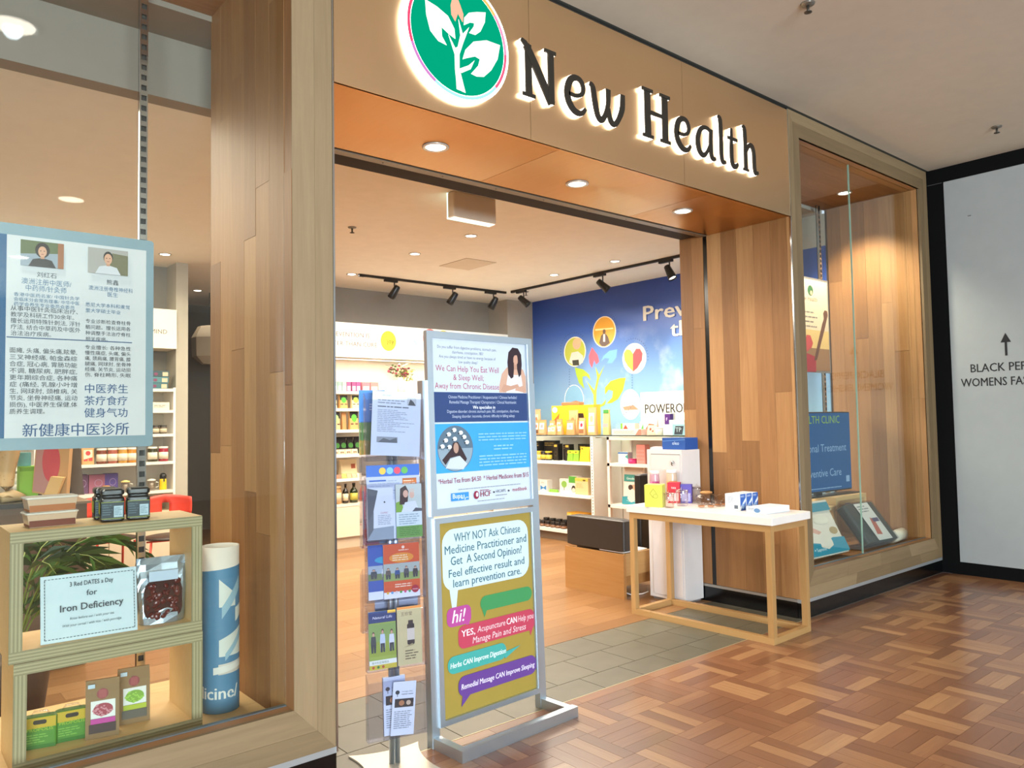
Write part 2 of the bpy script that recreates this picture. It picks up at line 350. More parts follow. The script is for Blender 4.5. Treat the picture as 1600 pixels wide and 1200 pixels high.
# ---- ceilings
MALLC = flat('#e4ddcc', 0.85); SHOPC = flat('#f6f1e6', 0.85)
struct('ceiling_mall', MB().box(-7, XE + 0.3, -10, D - 0.02, ZC, ZC + 0.1), MALLC, 'plain off white plaster ceiling of the mall')
struct('trim_2', MB().box(-3, XE, D - 0.02, D + 0.12, ZC - 0.0, ZC + 0.1), flat('#4b5350', 0.7), 'dark shadow gap along the top of the shopfront')
cs = struct('ceiling_shop', MB().box(-3, XW + 0.2, 4.45, 12, ZS, ZS + 0.08).box(XL, XR + 0.1, YB, 4.45, ZS, ZS + 0.08), SHOPC, 'cream painted plaster ceiling of the shop')
hp = [at(685, 415, z=ZS), at(775, 411, z=ZS)]
hx0, hx1, hy0, hy1 = 5.01, 5.41, 6.67, 7.18
MB().box(hx0, hx1, hy0, hy1, ZS - 0.004, ZS + 0.01).build('access_hatch', flat('#e0d5c2', 0.85), cs)
MB().box(hx0 - 0.008, hx0, hy0 - 0.008, hy1 + 0.008, ZS - 0.003, ZS).box(hx1, hx1 + 0.008, hy0 - 0.008, hy1 + 0.008, ZS - 0.003, ZS).box(hx0, hx1, hy0 - 0.008, hy0, ZS - 0.003, ZS).box(hx0, hx1, hy1, hy1 + 0.008, ZS - 0.003, ZS).build('hatch_joint', flat('#a5947a', 0.8), cs)
# bulkheads behind the window soffits
struct('wall_bulkhead_left', MB().box(-3, XL, 4.33, 4.45, ZS, 3.62).box(-3, XL, 4.02, 4.45, 3.62, 3.7), flat('#958b7f', 0.85), 'grey plaster bulkhead above the shop ceiling edge')
struct('wall_bulkhead_right', MB().box(XR + 0.1, XW, 4.33, 4.45, ZS, 3.62).box(XR + 0.1, XW, 4.02, 4.45, 3.62, 3.7), flat('#b5aea2', 0.85), 'grey plaster bulkhead above the glazed display')

# ---- copper fascia with soffit
fa = tag(MB().box(XL + 0.01, XR - 0.01, D + 0.012, YB, ZF + 0.012, ZC).build('wall_fascia', flat('#2a2018', 0.8)), 'brushed copper fascia box above the shop entrance', None, None, 'structure')
for a, c in ((XL + 0.002, 2.72), (2.7225, 4.05), (4.0525, XR - 0.004)):
    MB().box(a, c, D - 0.004, D + 0.012, ZF, ZC - 0.02).build('copper_panel', COPPER, fa)
for a, c in ((XL + 0.002, 2.95), (2.953, 4.35), (4.353, XR - 0.004)):
    MB().box(a, c, D + 0.0, 3.775, ZF, ZF + 0.012).build('soffit_panel', COPPERX, fa)
MB().box(XL + 0.002, XR - 0.004, 3.86, YB + 0.03, ZF + 0.03, ZF + 0.045).build('soffit_panel', COPPERX, fa)
MB().box(XL + 0.002, XR - 0.004, 3.775, 3.80, ZF + 0.02, ZF + 0.03).build('shadow_slot', BLACKM, fa)
tr = MB().box(XL, XR, 3.80, 3.86, ZF - 0.003, ZF + 0.028)
tr.build('shutter_track', flat('#8d7f6c', 0.45, 0.4), fa)
for i in range(9): MB().lathe([(0.006, -0.002), (0.004, 0)], XL + 0.3 + i * 0.42, 3.83, ZF - 0.0035, 8).build('track_screw', BLACKM, fa)

# ---- vertical oak board walls
def vboards(parent, plane, cuts, z0, z1, seed, m, splits=(0.35, 0.72), name='oak_board'):
    r = random.Random(seed)
    for a, c in zip(cuts, cuts[1:]):
        zs = [z0] + sorted(z0 + (z1 - z0) * min(0.93, max(0.07, s + r.uniform(-0.22, 0.22))) for s in splits) + [z1]
        for p, q in zip(zs, zs[1:]):
            e = r.uniform(0, 0.0025)
            ax, v, t = plane
            if ax == 'x': plank(name, min(v - e * t, v + 0.015 * t), max(v - e * t, v + 0.015 * t), a + 0.0006, c - 0.0006, p + 0.0006, q - 0.0006, m, parent)
            else: plank(name, a + 0.0006, c - 0.0006, min(v - e * t, v + 0.015 * t), max(v - e * t, v + 0.015 * t), p + 0.0006, q - 0.0006, m, parent)
we = struct('wall_entry_right', MB().box(XR + 0.015, XR + 0.15, D + 0.016, YB + 0.03, 0.0, 3.60), flat('#5a4128', 0.8), 'oak boarded entrance reveal beside the display table')
vboards(we, ('x', XR, 1), [D + 0.006, 3.075, 3.215, 3.365, 3.52, 3.665, 3.80], ZT, ZF + 0.02, 5, OAK, (0.34,))
vboards(we, ('x', XR, 1), [3.84, 3.955, 4.075], ZT, ZF + 0.02, 6, OAK, (0.6,))
MB().box(XR + 0.004, XR + 0.02, 3.80, 3.84, 0.02, ZF + 0.02).build('shutter_groove', BLACKG, we)
wl = struct('wall_post_left', MB().box(XI + 0.016, XL - 0.016, D + 0.016, YB, 0, ZC), flat('#5a4128', 0.8), 'oak clad post between the display window and the entrance')
vboards(wl, ('x', XI, 1), [D + 0.004, 3.118, 3.277, 3.431, 3.57, 3.736, 3.887, 4.03], 0.15, 3.65, 9, OAK, (0.45, 0.75))
vboards(wl, ('x', XL, -1), [D + 0.006, 3.2, 3.36, 3.52, 3.68, 3.80], ZT, 3.80, 12, OAK, (0.5,))
vboards(wl, ('x', XL, -1), [3.86, 4.04], ZT, 3.80, 13, OAK, (0.5,))
MB().box(XL - 0.004, XL + 0.004, D - 0.004, D + 0.006, ZT - 0.02, ZC).build('corner_strip', CHROME, wl)
MB().box(XR - 0.006, XR + 0.002, D - 0.006, D + 0.006, ZT - 0.02, ZC).build('corner_strip', CHROME, we)

# ---- black plinths with pale metal capping
def plinth(name, x0, x1, y0, y1, label, cap=None):
    o = struct(name, MB().box(x0, x1, y0, y1, 0, ZT - 0.026), BLACKG, label)
    MB().box(x0 - 0.003, x1 + 0.003, y0 - 0.004, y1, ZT - 0.026, ZT).build('capping_strip', flat('#b7bcbd', 0.3, 0.55), o)
    return o
plinth('baseboard_right', XR + 0.001, XE, D + 0.006, D + 0.05, 'black plinth with pale metal capping under the oak framed display window')
plinth('baseboard_left', -3, XL, D + 0.006, D + 0.05, 'black plinth with pale metal capping under the big display window')
o = struct('baseboard_entry', MB().box(XR - 0.004, XR + 0.014, D + 0.05, 4.07, 0, ZT - 0.022), BLACKG, 'black plinth along the oak entrance reveal')
MB().box(XR - 0.006, XR + 0.014, D + 0.05, 4.07, ZT - 0.022, ZT - 0.002).build('capping_strip', flat('#a9a196', 0.3, 0.5), o)

# ---- window frames: mitred oak boards round the glass
def frame_board(parent, poly, m, name='frame_board', y0=D, y1=D + 0.022):
    cx = sum(p[0] for p in poly) / len(poly); cz = sum(p[1] for p in poly) / len(poly)
    MB().prism([(a - cx, c - cz) for a, c in poly], y0, y1, 'Y').build(name, m, parent, (cx, 0, cz))
def frame(parent, x0, x1, z0, z1, X0, X1, Z0, Z1, sides):
    """inner x0..z1, outer X0..Z1; each side two strips meeting at the mitre"""
    t = 0.55
    def mid(a, b_): return a + (b_ - a) * t
    for (p, q) in ((0, t), (t, 1)):
        def lx(k): return x0 + (X0 - x0) * k
        def rx(k): return x1 + (X1 - x1) * k
        def bz(k): return z0 + (Z0 - z0) * k
        def tz(k): return z1 + (Z1 - z1) * k
        gp = 0.0008
        if 'L' in sides: frame_board(parent, [(lx(q) + gp, bz(q)), (lx(p), bz(p)), (lx(p), tz(p)), (lx(q) + gp, tz(q))], OAK_COOL_LIT)
        if 'R' in sides: frame_board(parent, [(rx(p), bz(p)), (rx(q) - gp, bz(q)), (rx(q) - gp, tz(q)), (rx(p), tz(p))], OAK_COOL_LIT)
        if 'B' in sides:
            n = 4
            for i in range(n):
                a0, a1 = i / n + (0.07 if p else 0) * (0 < i < n), (i + 1) / n + (0.07 if p else 0) * (i + 1 < n)
                def X_(k, a): return lx(k) + (rx(k) - lx(k)) * a
                frame_board(parent, [(X_(q, a0) + gp, bz(q) + gp), (X_(q, a1) - gp, bz(q) + gp), (X_(p, a1) - gp, bz(p)), (X_(p, a0) + gp, bz(p))], OAK_COOL_LIT_X)
        if 'T' in sides: frame_board(parent, [(lx(p), tz(p)), (rx(p), tz(p)), (rx(q), tz(q) - gp), (lx(q), tz(q) - gp)], OAK_COOL_LIT_X)
def glass_pane(parent, x0, x1, z0, z1, y=3.118):
    o = MB().box(x0, x1, y, y + 0.010, z0, z1).build('glass_pane', GLASS, parent); return o
SILL = 0.335
# window 1: the big display window
w1 = struct('window_1', MB().box(-3, XI + 0.02, D + 0.024, 3.114, 0.16, SILL - 0.015), flat('#6a5234', 0.8), 'oak framed full height display window with clinic poster')
frame(w1, -2.9, XI, SILL, 3.65, -3.08, XL - 0.004, ZT, ZC - 0.004, 'BRT')
for i, (a, c) in enumerate(((-2.9, -1.3), (-1.298, 0.3), (0.302, XI - 0.001))): plank('sill_board', a, c, D + 0.002, 3.116, SILL - 0.015, SILL, OAKX, w1)
MB().box(-2.9, XI - 0.001, 3.112, 3.134, SILL - 0.012, SILL + 0.004).build('glazing_channel', flat('#6d7a80', 0.35, 0.6), w1)
glass_pane(w1, -2.9, XI - 0.002, SILL + 0.002, 3.65)
DF = 0.268
struct('trim_3', MB().box(-3, XI, 3.114, 4.02, 0.0, DF - 0.012), flat('#6a5234', 0.8), 'raised display floor base behind the big window')
f3 = bpy.data.objects['trim_3']
yy = 3.135
for i in range(6):
    plank('display_board', -2.9, XI - 0.002, yy, yy + 0.1465, DF - 0.012, DF, PLYFACE, f3); yy += 0.1475
for i, (a, c) in enumerate(((3.045, 3.2), (3.2, 3.36), (3.36, 3.52), (3.52, 3.68), (3.68, 3.85), (3.85, 4.02))): plank('soffit_board', -2.9, XI + 0.016, a + 0.0006, c - 0.0006, 3.65, 3.665, OAKX, w1)
# window 2: the smaller display window
w2 = struct('window_2', MB().box(5.50, XW, D + 0.024, 3.114, 0.16, SILL - 0.015), flat('#6a5234', 0.8), 'oak framed display window with a screen inside')
frame(w2, 5.505, XW, SILL, 3.65, XR + 0.004, XE, ZT, ZC - 0.004, 'LBRT')
for i, (a, c) in enumerate(((5.506, 6.3), (6.302, 7.1), (7.102, XW - 0.001))): plank('sill_board', a, c, D + 0.002, 3.116, SILL - 0.015, SILL, OAKX, w2)
MB().box(5.506, XW - 0.001, 3.112, 3.134, SILL - 0.012, SILL + 0.004).build('glazing_channel', flat('#6d7a80', 0.35, 0.6), w2)
glass_pane(w2, 5.507, 6.447, SILL + 0.002, 3.65); glass_pane(w2, 6.453, XW - 0.002, SILL + 0.002, 3.65)
MB().box(6.447, 6.453, 3.117, 3.129, SILL + 0.002, 3.65).build('glass_joint', flat('#9fc2ae', 0.2, 0, 0.6), w2)
for i, (a, c) in enumerate(((3.045, 3.2), (3.2, 3.36), (3.36, 3.52), (3.52, 3.68), (3.68, 3.85), (3.85, 4.0))): plank('soffit_board', 5.50, XW, a + 0.0006, c - 0.0006, 3.65, 3.665, OAKX, w2)
struct('trim_4', MB().box(5.50, XW, 3.135, 4.0, 0.0, 0.288), flat('#6a5234', 0.8), 'raised display floor base behind the smaller window')
f4 = bpy.data.objects['trim_4']
yy = 3.136
for i in range(6):
    plank('display_board', 5.50, XW - 0.001, yy, yy + 0.143, 0.288, 0.30, OAKX, f4); yy += 0.144
wr = struct('wall_display_right', MB().box(XW + 0.016, XE - 0.03, D + 0.03, 4.0, 0, ZC), flat('#5a4128', 0.8), 'oak boarded end wall inside the smaller display window')
vboards(wr, ('x', XW, 1), [3.02 + 0.05, 3.19, 3.33, 3.44, 3.58, 3.70, 3.83, 3.97], 0.30, 3.65, 21, OAK, (0.55,))
struct('wall_display_left', MB().box(XR + 0.151, XR + 0.166, D + 0.03, 4.05, 0, 3.65), OAK, 'oak lining of the display window next to the entrance')

# ---- neighbouring hoarding
hw = struct('wall_hoarding', MB().box(XE, XE + 0.12, -3.0, D + 0.3, 0, ZC), flat('#060606', 0.8, 0, 0.15), 'white hoarding wall with black border and shop direction lettering')
MB().box(XE - 0.004, XE, -2.9, 2.885, 0.117, 3.703).build('white_panel', flat('#a3a8a6', 0.5), hw)
MB().box(XE - 0.0045, XE, 2.90, 3.03, 3.700, 3.7035).build('border_joint', flat('#5a5a58', 0.6), hw)
pr = Print()
pr.text('BLACK PEPPER', 0, -0.155, 0.108, '#1c1c1e', 'CENTER', width=0.60, bold=0.012).text('WOMENS FASHION', 0, -0.285, 0.108, '#1c1c1e', 'CENTER', width=0.76, bold=0.012)
pr.rect(-0.010, -0.02, 0.010, 0.13, '#1c1c1e').poly([(-0.042, 0.10), (0.042, 0.10), (0, 0.185)], '#1c1c1e')
pr.build('direction_lettering', hw, (XE - 0.0045, 2.425, 2.03), (0, 0, math.radians(-90)))
MB().box(XE - 0.010, XE - 0.004, 2.66, 2.685, 3.33, 3.338).build('wall_clip', flat('#6d6d6a', 0.5), hw)
# ---- shop walls
SHELLG = flat('#8d857a', 0.85)
struct('wall_back', MB().box(4.1, XW + 0.2, 9.07, 9.2, 0, ZS), SHELLG, 'grey painted back wall of the shop')
struct('wall_column', MB().box(7.2, XW + 0.05, 8.62, 9.07, 0, ZS), flat('#a39a8c', 0.85), 'pale grey corner column next to the blue mural')
struct('wall_back_left', MB().box(-3, 2.6, 9.0, 9.2, 0, ZS), SHELLG, 'grey painted back wall behind the tea jar shelves')
struct('wall_column_left', MB().box(2.575, 2.70, 8.66, 9.2, 0, ZS), flat('#b3ab9c', 0.85), 'pale grey column at the end of the tea jar shelves')
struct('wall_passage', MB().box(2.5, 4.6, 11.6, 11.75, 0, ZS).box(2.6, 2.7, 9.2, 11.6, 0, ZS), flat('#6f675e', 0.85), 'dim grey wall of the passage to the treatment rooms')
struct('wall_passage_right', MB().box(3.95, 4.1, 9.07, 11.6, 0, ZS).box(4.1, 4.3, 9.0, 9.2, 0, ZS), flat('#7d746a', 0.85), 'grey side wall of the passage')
struct('wall_left', MB().box(-3.1, -2.95, 3.0, 12, 0, ZC), SHELLG, 'grey side wall of the shop')
struct('door_1', MB().box(2.75, 3.6, 11.55, 11.6, 0, 2.1), flat('#23282b', 0.3), 'dark glazed door at the end of the passage')
struct('wall_opposite', MB().box(-9, 9, -10.2, -10, 0, ZC), flat('#c9c2b6', 0.8), 'plain wall on the other side of the mall')
# blue mural wall: printed sky
mm = bpy.data.materials.new('sky_mural_print'); mm.use_nodes = True; nt = mm.node_tree; b = nt.nodes['Principled BSDF']; N = nt.nodes.new; L = nt.links.new
tcn = N('ShaderNodeTexCoord'); sep = N('ShaderNodeSeparateXYZ'); L(tcn.outputs['Object'], sep.inputs[0])
mr = N('ShaderNodeMapRange'); mr.inputs[1].default_value = 0.2; mr.inputs[2].default_value = ZS; L(sep.outputs[2], mr.inputs[0])
cr = N('ShaderNodeValToRGB'); e = cr.color_ramp.elements; e[0].position = 0.0; e[0].color = (*hexc('#9fc4da'), 1); e[1].position = 1.0; e[1].color = (*hexc('#26408a'), 1)
for p, c in ((0.45, '#86aecb'), (0.62, '#6d95c4'), (0.82, '#3d5fae')): x_ = e.new(p); x_.color = (*hexc(c), 1)
L(mr.outputs[0], cr.inputs[0])
cn = N('ShaderNodeTexNoise'); cn.inputs['Scale'].default_value = 1.1; cn.inputs['Detail'].default_value = 7; cn.inputs['Roughness'].default_value = 0.55; L(tcn.outputs['Object'], cn.inputs['Vector'])
cc = N('ShaderNodeValToRGB'); cc.color_ramp.elements[0].position = 0.56; cc.color_ramp.elements[1].position = 0.72; L(cn.outputs['Fac'], cc.inputs[0])
zf = N('ShaderNodeMapRange'); zf.inputs[1].default_value = 2.75; zf.inputs[2].default_value = 2.2; L(sep.outputs[2], zf.inputs[0])
mu = N('ShaderNodeMath'); mu.operation = 'MULTIPLY'; L(cc.outputs[0], mu.inputs[0]); L(zf.outputs[0], mu.inputs[1])
m3 = N('ShaderNodeMath'); m3.operation = 'MULTIPLY'; m3.inputs[1].default_value = 0.6; L(mu.outputs[0], m3.inputs[0])
mx = N('ShaderNodeMix'); mx.data_type = 'RGBA'; L(m3.outputs[0], mx.inputs[0]); L(cr.outputs[0], mx.inputs[6]); mx.inputs[7].default_value = (*hexc('#dfe9ee'), 1)
L(mx.outputs[2], b.inputs['Base Color']); b.inputs['Roughness'].default_value = 0.28
wb = struct('wall_mural', MB().box(XW, XW + 0.12, 4.0, 8.62, 0, ZS), mm, 'blue sky mural wall with plant and photo bubbles')
struct('wall_above_mural', MB().box(XW + 0.002, XW + 0.12, 4.0, 4.33, ZS, 3.62), flat('#a9a294', 0.85), 'grey wall strip above the blue mural')

# ================================================================== SIGN ON THE FASCIA
def smooth(pts, n=6):
    if len(pts) < 3: return pts
    out = []; P = [pts[0]] + list(pts) + [pts[-1]]
    for i in range(1, len(P) - 2):
        p0, p1, p2, p3 = P[i - 1:i + 3]
        for k in range(n):
            t = k / n
            out.append(tuple(0.5 * (2 * p1[j] + (p2[j] - p0[j]) * t + (2 * p0[j] - 5 * p1[j] + 4 * p2[j] - p3[j]) * t * t + (3 * p1[j] - p0[j] - 3 * p2[j] + p3[j]) * t ** 3) for j in (0, 1)))
    out.append(pts[-1]); return out
def ribbon(pts, w0, w1=None, n=6):
    """outline quads of a pen stroke with changing width"""
    P = smooth(pts, n); m = len(P); L_ = []; R_ = []
    ws = w0 if isinstance(w0, list) else [w0, w1 if w1 is not None else w0]
    for i, p in enumerate(P):
        a = P[max(i - 1, 0)]; c = P[min(i + 1, m - 1)]; dx, dy = c[0] - a[0], c[1] - a[1]; l = math.hypot(dx, dy) or 1
        t = i / (m - 1) * (len(ws) - 1); k = min(int(t), len(ws) - 2); wd = ws[k] + (ws[k + 1] - ws[k]) * (t - k)
        L_.append((p[0] - dy / l * wd / 2, p[1] + dx / l * wd / 2)); R_.append((p[0] + dy / l * wd / 2, p[1] - dx / l * wd / 2))
    return [(L_[i], R_[i], R_[i + 1], L_[i + 1]) for i in range(m - 1)]
GL = {
 'N': [([(0.052, 0.0), (0.05, 0.30)], [0.042, 0.036, 0.042]), ([(0.005, 0.009), (0.10, 0.009)], 0.018), ([(0.0, 0.315), (0.03, 0.298), (0.06, 0.27)], [0.015, 0.03, 0.03]), ([(0.035, 0.29), (0.13, 0.15), (0.225, 0.0)], [0.045, 0.05, 0.05]), ([(0.222, 0.0), (0.222, 0.30)], [0.04, 0.032, 0.04]), ([(0.175, 0.303), (0.262, 0.303)], 0.018)],
 'e': [([(0.03, 0.098), (0.09, 0.098), (0.135, 0.118), (0.148, 0.155), (0.128, 0.192), (0.088, 0.2), (0.045, 0.175), (0.02, 0.105), (0.035, 0.045), (0.078, 0.006), (0.13, 0.006), (0.165, 0.04)], [0.018, 0.022, 0.03, 0.028, 0.04, 0.042, 0.032, 0.018])],
 'w': [([(0.0, 0.2), (0.025, 0.185), (0.04, 0.11), (0.062, 0.03), (0.095, 0.008), (0.13, 0.05), (0.153, 0.12), (0.156, 0.205)], [0.02, 0.036, 0.038, 0.036, 0.03, 0.028, 0.034]), ([(0.15, 0.09), (0.17, 0.025), (0.205, 0.008), (0.243, 0.05), (0.275, 0.12), (0.282, 0.205)], [0.03, 0.036, 0.03, 0.03, 0.036, 0.03])],
 'H': [([(0.065, 0.0), (0.065, 0.31)], [0.05, 0.038, 0.05]), ([(0.235, 0.0), (0.235, 0.31)], [0.05, 0.038, 0.05]), ([(0.065, 0.165), (0.235, 0.165)], 0.024), ([(0.015, 0.009), (0.115, 0.009)], 0.018), ([(0.185, 0.009), (0.285, 0.009)], 0.018), ([(0.015, 0.303), (0.115, 0.303)], 0.018), ([(0.185, 0.303), (0.285, 0.303)], 0.018)],
 'a': [([(0.178, 0.188), (0.125, 0.204), (0.065, 0.182), (0.027, 0.11), (0.04, 0.035), (0.085, 0.008), (0.13, 0.04), (0.172, 0.11)], [0.022, 0.024, 0.034, 0.042, 0.036, 0.024, 0.018]), ([(0.178, 0.205), (0.172, 0.11), (0.175, 0.03), (0.198, 0.005), (0.225, 0.012)], [0.034, 0.036, 0.034, 0.02])],
 'l': [([(0.0, 0.318), (0.028, 0.30), (0.034, 0.18), (0.034, 0.05), (0.05, 0.008), (0.085, 0.012)], [0.014, 0.036, 0.036, 0.036, 0.034, 0.018])],
 't': [([(0.05, 0.27), (0.044, 0.15), (0.044, 0.045), (0.062, 0.006), (0.095, 0.008), (0.12, 0.03)], [0.016, 0.036, 0.036, 0.034, 0.018]), ([(0.0, 0.196), (0.118, 0.196)], 0.02)],
 'h': [([(0.0, 0.318), (0.028, 0.30), (0.034, 0.16), (0.034, 0.0)], [0.014, 0.036, 0.036, 0.042]), ([(0.0, 0.008), (0.07, 0.008)], 0.016), ([(0.04, 0.14), (0.08, 0.192), (0.12, 0.19), (0.138, 0.14), (0.14, 0.05), (0.155, 0.008), (0.19, 0.014)], [0.02, 0.03, 0.038, 0.036, 0.036, 0.032, 0.016])],
}
sign = thing('shop_sign', 'halo lit dark letters spelling the shop name on the copper fascia', 'sign', (2.64, D - 0.004, 3.225))
FACE = flat('#38332c', 0.45, 0.4); HALO = emit('#fff6e6', 5.0)
for ch, lx, s_ in (('N', 0.0, 0.95), ('e', 0.315, 1.0), ('w', 0.515, 1.0), ('H', 0.96, 0.98), ('e', 1.285, 1.0), ('a', 1.50, 0.98), ('l', 1.755, 0.98), ('t', 1.865, 0.98), ('h', 2.045, 0.98)):
    fb = MB(); gb = MB()
    for si, (pts, wd) in enumerate(GL[ch]):
        dp = si * 0.0007
        for q in ribbon(pts, [k * 1.12 for k in wd] if isinstance(wd, list) else wd * 1.1):
            fb.prism([(lx + x * s_, z * s_) for x, z in q], -0.030 - dp, -0.023, 'Y')
        for q in ribbon(pts, [k * 1.2 for k in wd] if isinstance(wd, list) else wd * 1.2):
            gb.prism([(lx + x * s_, z * s_) for x, z in q], -0.023, -0.003, 'Y')
    f_ = fb.build('letter', FACE, sign); gb.build('glowing_body', HALO, f_)
lg = thing('logo_sign', 'round backlit green logo with white plant leaves', 'sign', (2.23, D - 0.004, 3.398))
MB().prism([(0.318 * math.cos(a), 0.318 * math.sin(a)) for a in [2 * math.pi * i / 64 for i in range(64)]], -0.030, -0.003, 'Y').build('glowing_body', emit('#fff8f0', 4.0), lg)
def ring(r0, r1, y0, y1, cols):
    mb = MB(); n = 72; mats = [emit(c, 1.3) for c in cols]
    for i in range(n):
        a0, a1 = 2 * math.pi * i / n, 2 * math.pi * (i + 1) / n
        mb.prism([(r0 * math.cos(a0), r0 * math.sin(a0)), (r1 * math.cos(a0), r1 * math.sin(a0)), (r1 * math.cos(a1), r1 * math.sin(a1)), (r0 * math.cos(a1), r0 * math.sin(a1))], y0, y1, 'Y', i * len(cols) // n)
    return mb, mats
mb, mats = ring(0.288, 0.302, -0.034, -0.030, ['#ff8fb0', '#ffb060', '#ffe7c0', '#fff5e8', '#e84a6a', '#c07ab8', '#9fd8f0', '#9fe0f4', '#e05a78'])
mb.build('coloured_ring', mats, lg)
MB().prism([(0.283 * math.cos(a), 0.283 * math.sin(a)) for a in [2 * math.pi * i / 64 for i in range(64)]], -0.034, -0.030, 'Y').build('green_face', emit('#02b184', 0.85), lg)
def lp(pts):
    out = []
    for x, y in pts: p = at(510 + x / 4, y / 4, y=D - 0.04); out.append((p.x - 2.23, p.z - 3.398))
    return out
leafs = {'leaf': [[(618, -5), (690, 40), (760, 100), (800, 180), (806, 242), (770, 215), (720, 168), (722, 225), (752, 282), (700, 255), (650, 190), (625, 90)],
                  [(995, 78), (990, 140), (962, 198), (932, 218), (893, 205), (922, 165), (925, 145), (900, 140), (860, 157), (862, 110), (890, 80), (940, 75)],
                  [(1085, 283), (1070, 370), (1030, 440), (985, 480), (940, 478), (905, 460), (950, 410), (960, 370), (930, 352), (880, 362), (852, 370), (870, 310), (920, 260), (1000, 252)],
                  [(800, -60), (835, 30), (856, 90), (852, 138), (822, 82), (806, 132), (782, 90), (778, 30)]],
         'stem': [[(815, 555), (870, 580), (850, 500), (832, 430), (832, 340), (855, 270), (892, 170), (852, 212), (826, 120), (838, 220), (822, 290), (806, 300), (763, 215), (803, 340), (805, 430), (812, 500)], [(828, 430), (890, 408), (926, 378), (902, 432), (845, 456)]]}
for nm, ls in leafs.items():
    for i, l_ in enumerate(ls):
        MB().prism(lp(l_), -0.0365, -0.034, 'Y').build(nm, emit('#ff9a80' if (nm == 'leaf' and i == 3) else '#fdfcee', 1.6), lg)

# ================================================================== LAMPS
def downlight(x, y, z, label, group, power=22, color=WARM, r=0.055, angle=110, cast=True, name='ceiling_downlight', hot=14.0):
    t = thing(name, label, 'downlight', (x, y, z), 0, group)
    MB().lathe([(r * 1.28, 0.0), (r * 1.25, -0.006), (r, -0.007), (r * 0.96, -0.002)], 0, 0, 0, 24).build('rim', flat('#d8d2c8', 0.3, 0.5), t)
    MB().lathe([(r * 0.97, -0.0015), (r * 0.9, -0.004), (0.0001, -0.005)], 0, 0, 0, 24).build('lens', emit('#fff3df', hot), t)
    if cast: spot('downlight_beam', (0, 0, -0.03), (0, 0, -1), power, color, angle, 0.8, 0.05, t)
    return t
for i, px in enumerate((2.379, 3.47, 4.55)):
    downlight(px, 3.437, ZF - 0.001, ('downlight in the copper soffit nearest the oak post', 'middle downlight of three in the copper soffit', 'downlight in the copper soffit nearest the oak reveal')[i], 'entrance soffit downlights', 60, NEUT, 0.058, 120)
for x, y, l_ in ((4.43, 5.83, 'shop ceiling downlight nearest the exit sign box'), (4.43, 6.81, 'shop ceiling downlight between the exit box and the short track'), (4.43, 8.18, 'shop ceiling downlight left of the back track end'), (6.45, 6.82, 'shop ceiling downlight beside the track corner'), (6.46, 5.83, 'shop ceiling downlight beside the long track'), (2.36, 8.31, 'shop ceiling downlight above the shelf column'), (3.33, 10.3, 'downlight in the passage ceiling behind the column'),
                 (2.4, 5.8, 'shop ceiling downlight between the oak post and the back shelves')):
    downlight(x, y, ZS - 0.001, l_, 'shop ceiling downlights', (70 if y < 8 else 13) if y < 10 else 15, WARM, 0.05, 125)
downlight(7.24, 3.55, 3.649, 'downlight in the oak soffit of the smaller display window', 'display window downlights', 260, WARM, 0.055, 110)
downlight(0.25, 3.62, 3.649, 'downlight in the oak soffit above the plywood shelf', 'display window downlights', 90, WARM, 0.055, 120)
for i, (x, y) in enumerate(((0.63, 1.06), (4.4, 0.6), (-1.9, -1.6), (1.6, -2.6), (5.2, -2.6), (1.6, -6.0))):
    downlight(x, y, ZC - 0.001, 'mall ceiling downlight mirrored in the big window glass' if i == 0 else 'mall ceiling downlight behind the photographer', 'mall ceiling downlights', 50, COOL, 0.12, 140)
# track lights
def track(name, p0, p1, heads, label, group):
    p0, p1 = Vector(p0), Vector(p1); d = (p1 - p0).normalized(); n = Vector((-d.y, d.x, 0))
    t = thing(name, label, 'track light', p0, 0)
    L_ = (p1 - p0).length; ang = math.atan2(d.y, d.x)
    MB().box(0, L_, -0.016, 0.016, -0.028, 0).build('rail', BLACKM, t, (0, 0, 0), (0, 0, ang))
    MB().box(-0.02, 0.05, -0.019, 0.019, -0.032, 0).build('feed_end', BLACKM, t, (0, 0, 0), (0, 0, ang))
    for s_, tgt in heads:
        q = d * s_; h = MB().box(-0.09, 0.09, -0.019, 0.019, -0.055, -0.025).build('adapter', BLACKM, t, q, (0, 0, ang))
        MB().cyl(0.05, 0, -0.13, -0.05, 0.008, 8).build('stem', BLACKM, h)
        c = Vector((q.x, q.y, -0.17)) + d * 0.05; aim = (Vector(tgt) - (p0 + c)).normalized()
        rot = aim.to_track_quat('Z', 'Y').to_euler()
        cb = MB().lathe([(0.028, -0.085), (0.036, -0.075), (0.048, 0.06), (0.050, 0.085), (0.046, 0.085), (0.042, 0.06)], 0, 0, 0, 20).build('lamp_can', BLACKM, t, c, rot)
        MB().lathe([(0.043, 0.066), (0.03, 0.07), (0.0001, 0.072)], 0, 0, 0, 20).build('lens', emit('#fff3df', 18.0), cb)
        spot('track_beam', c + aim * 0.1, c + aim * 1.5, 4 if p0.y > 8.05 else 55, NEUT, 62, 0.6, 0.04, t)
    return t
track('track_light', (4.51, 8.12, ZS), (6.76, 8.12, ZS), [(0.42, (4.75, 8.7, 2.3)), (1.30, (5.6, 8.7, 2.3)), (1.98, (6.4, 8.7, 2.3))], 'short black ceiling track with three lamp heads at the back wall', None)
track('track_light', (6.78, 8.0, ZS), (6.80, 4.75, ZS), [(0.18, (7.55, 6.9, 2.0)), (1.62, (7.6, 5.5, 2.0)), (2.62, (6.9, 4.4, 1.2))], 'long black ceiling track with lamp heads facing the blue mural', None)
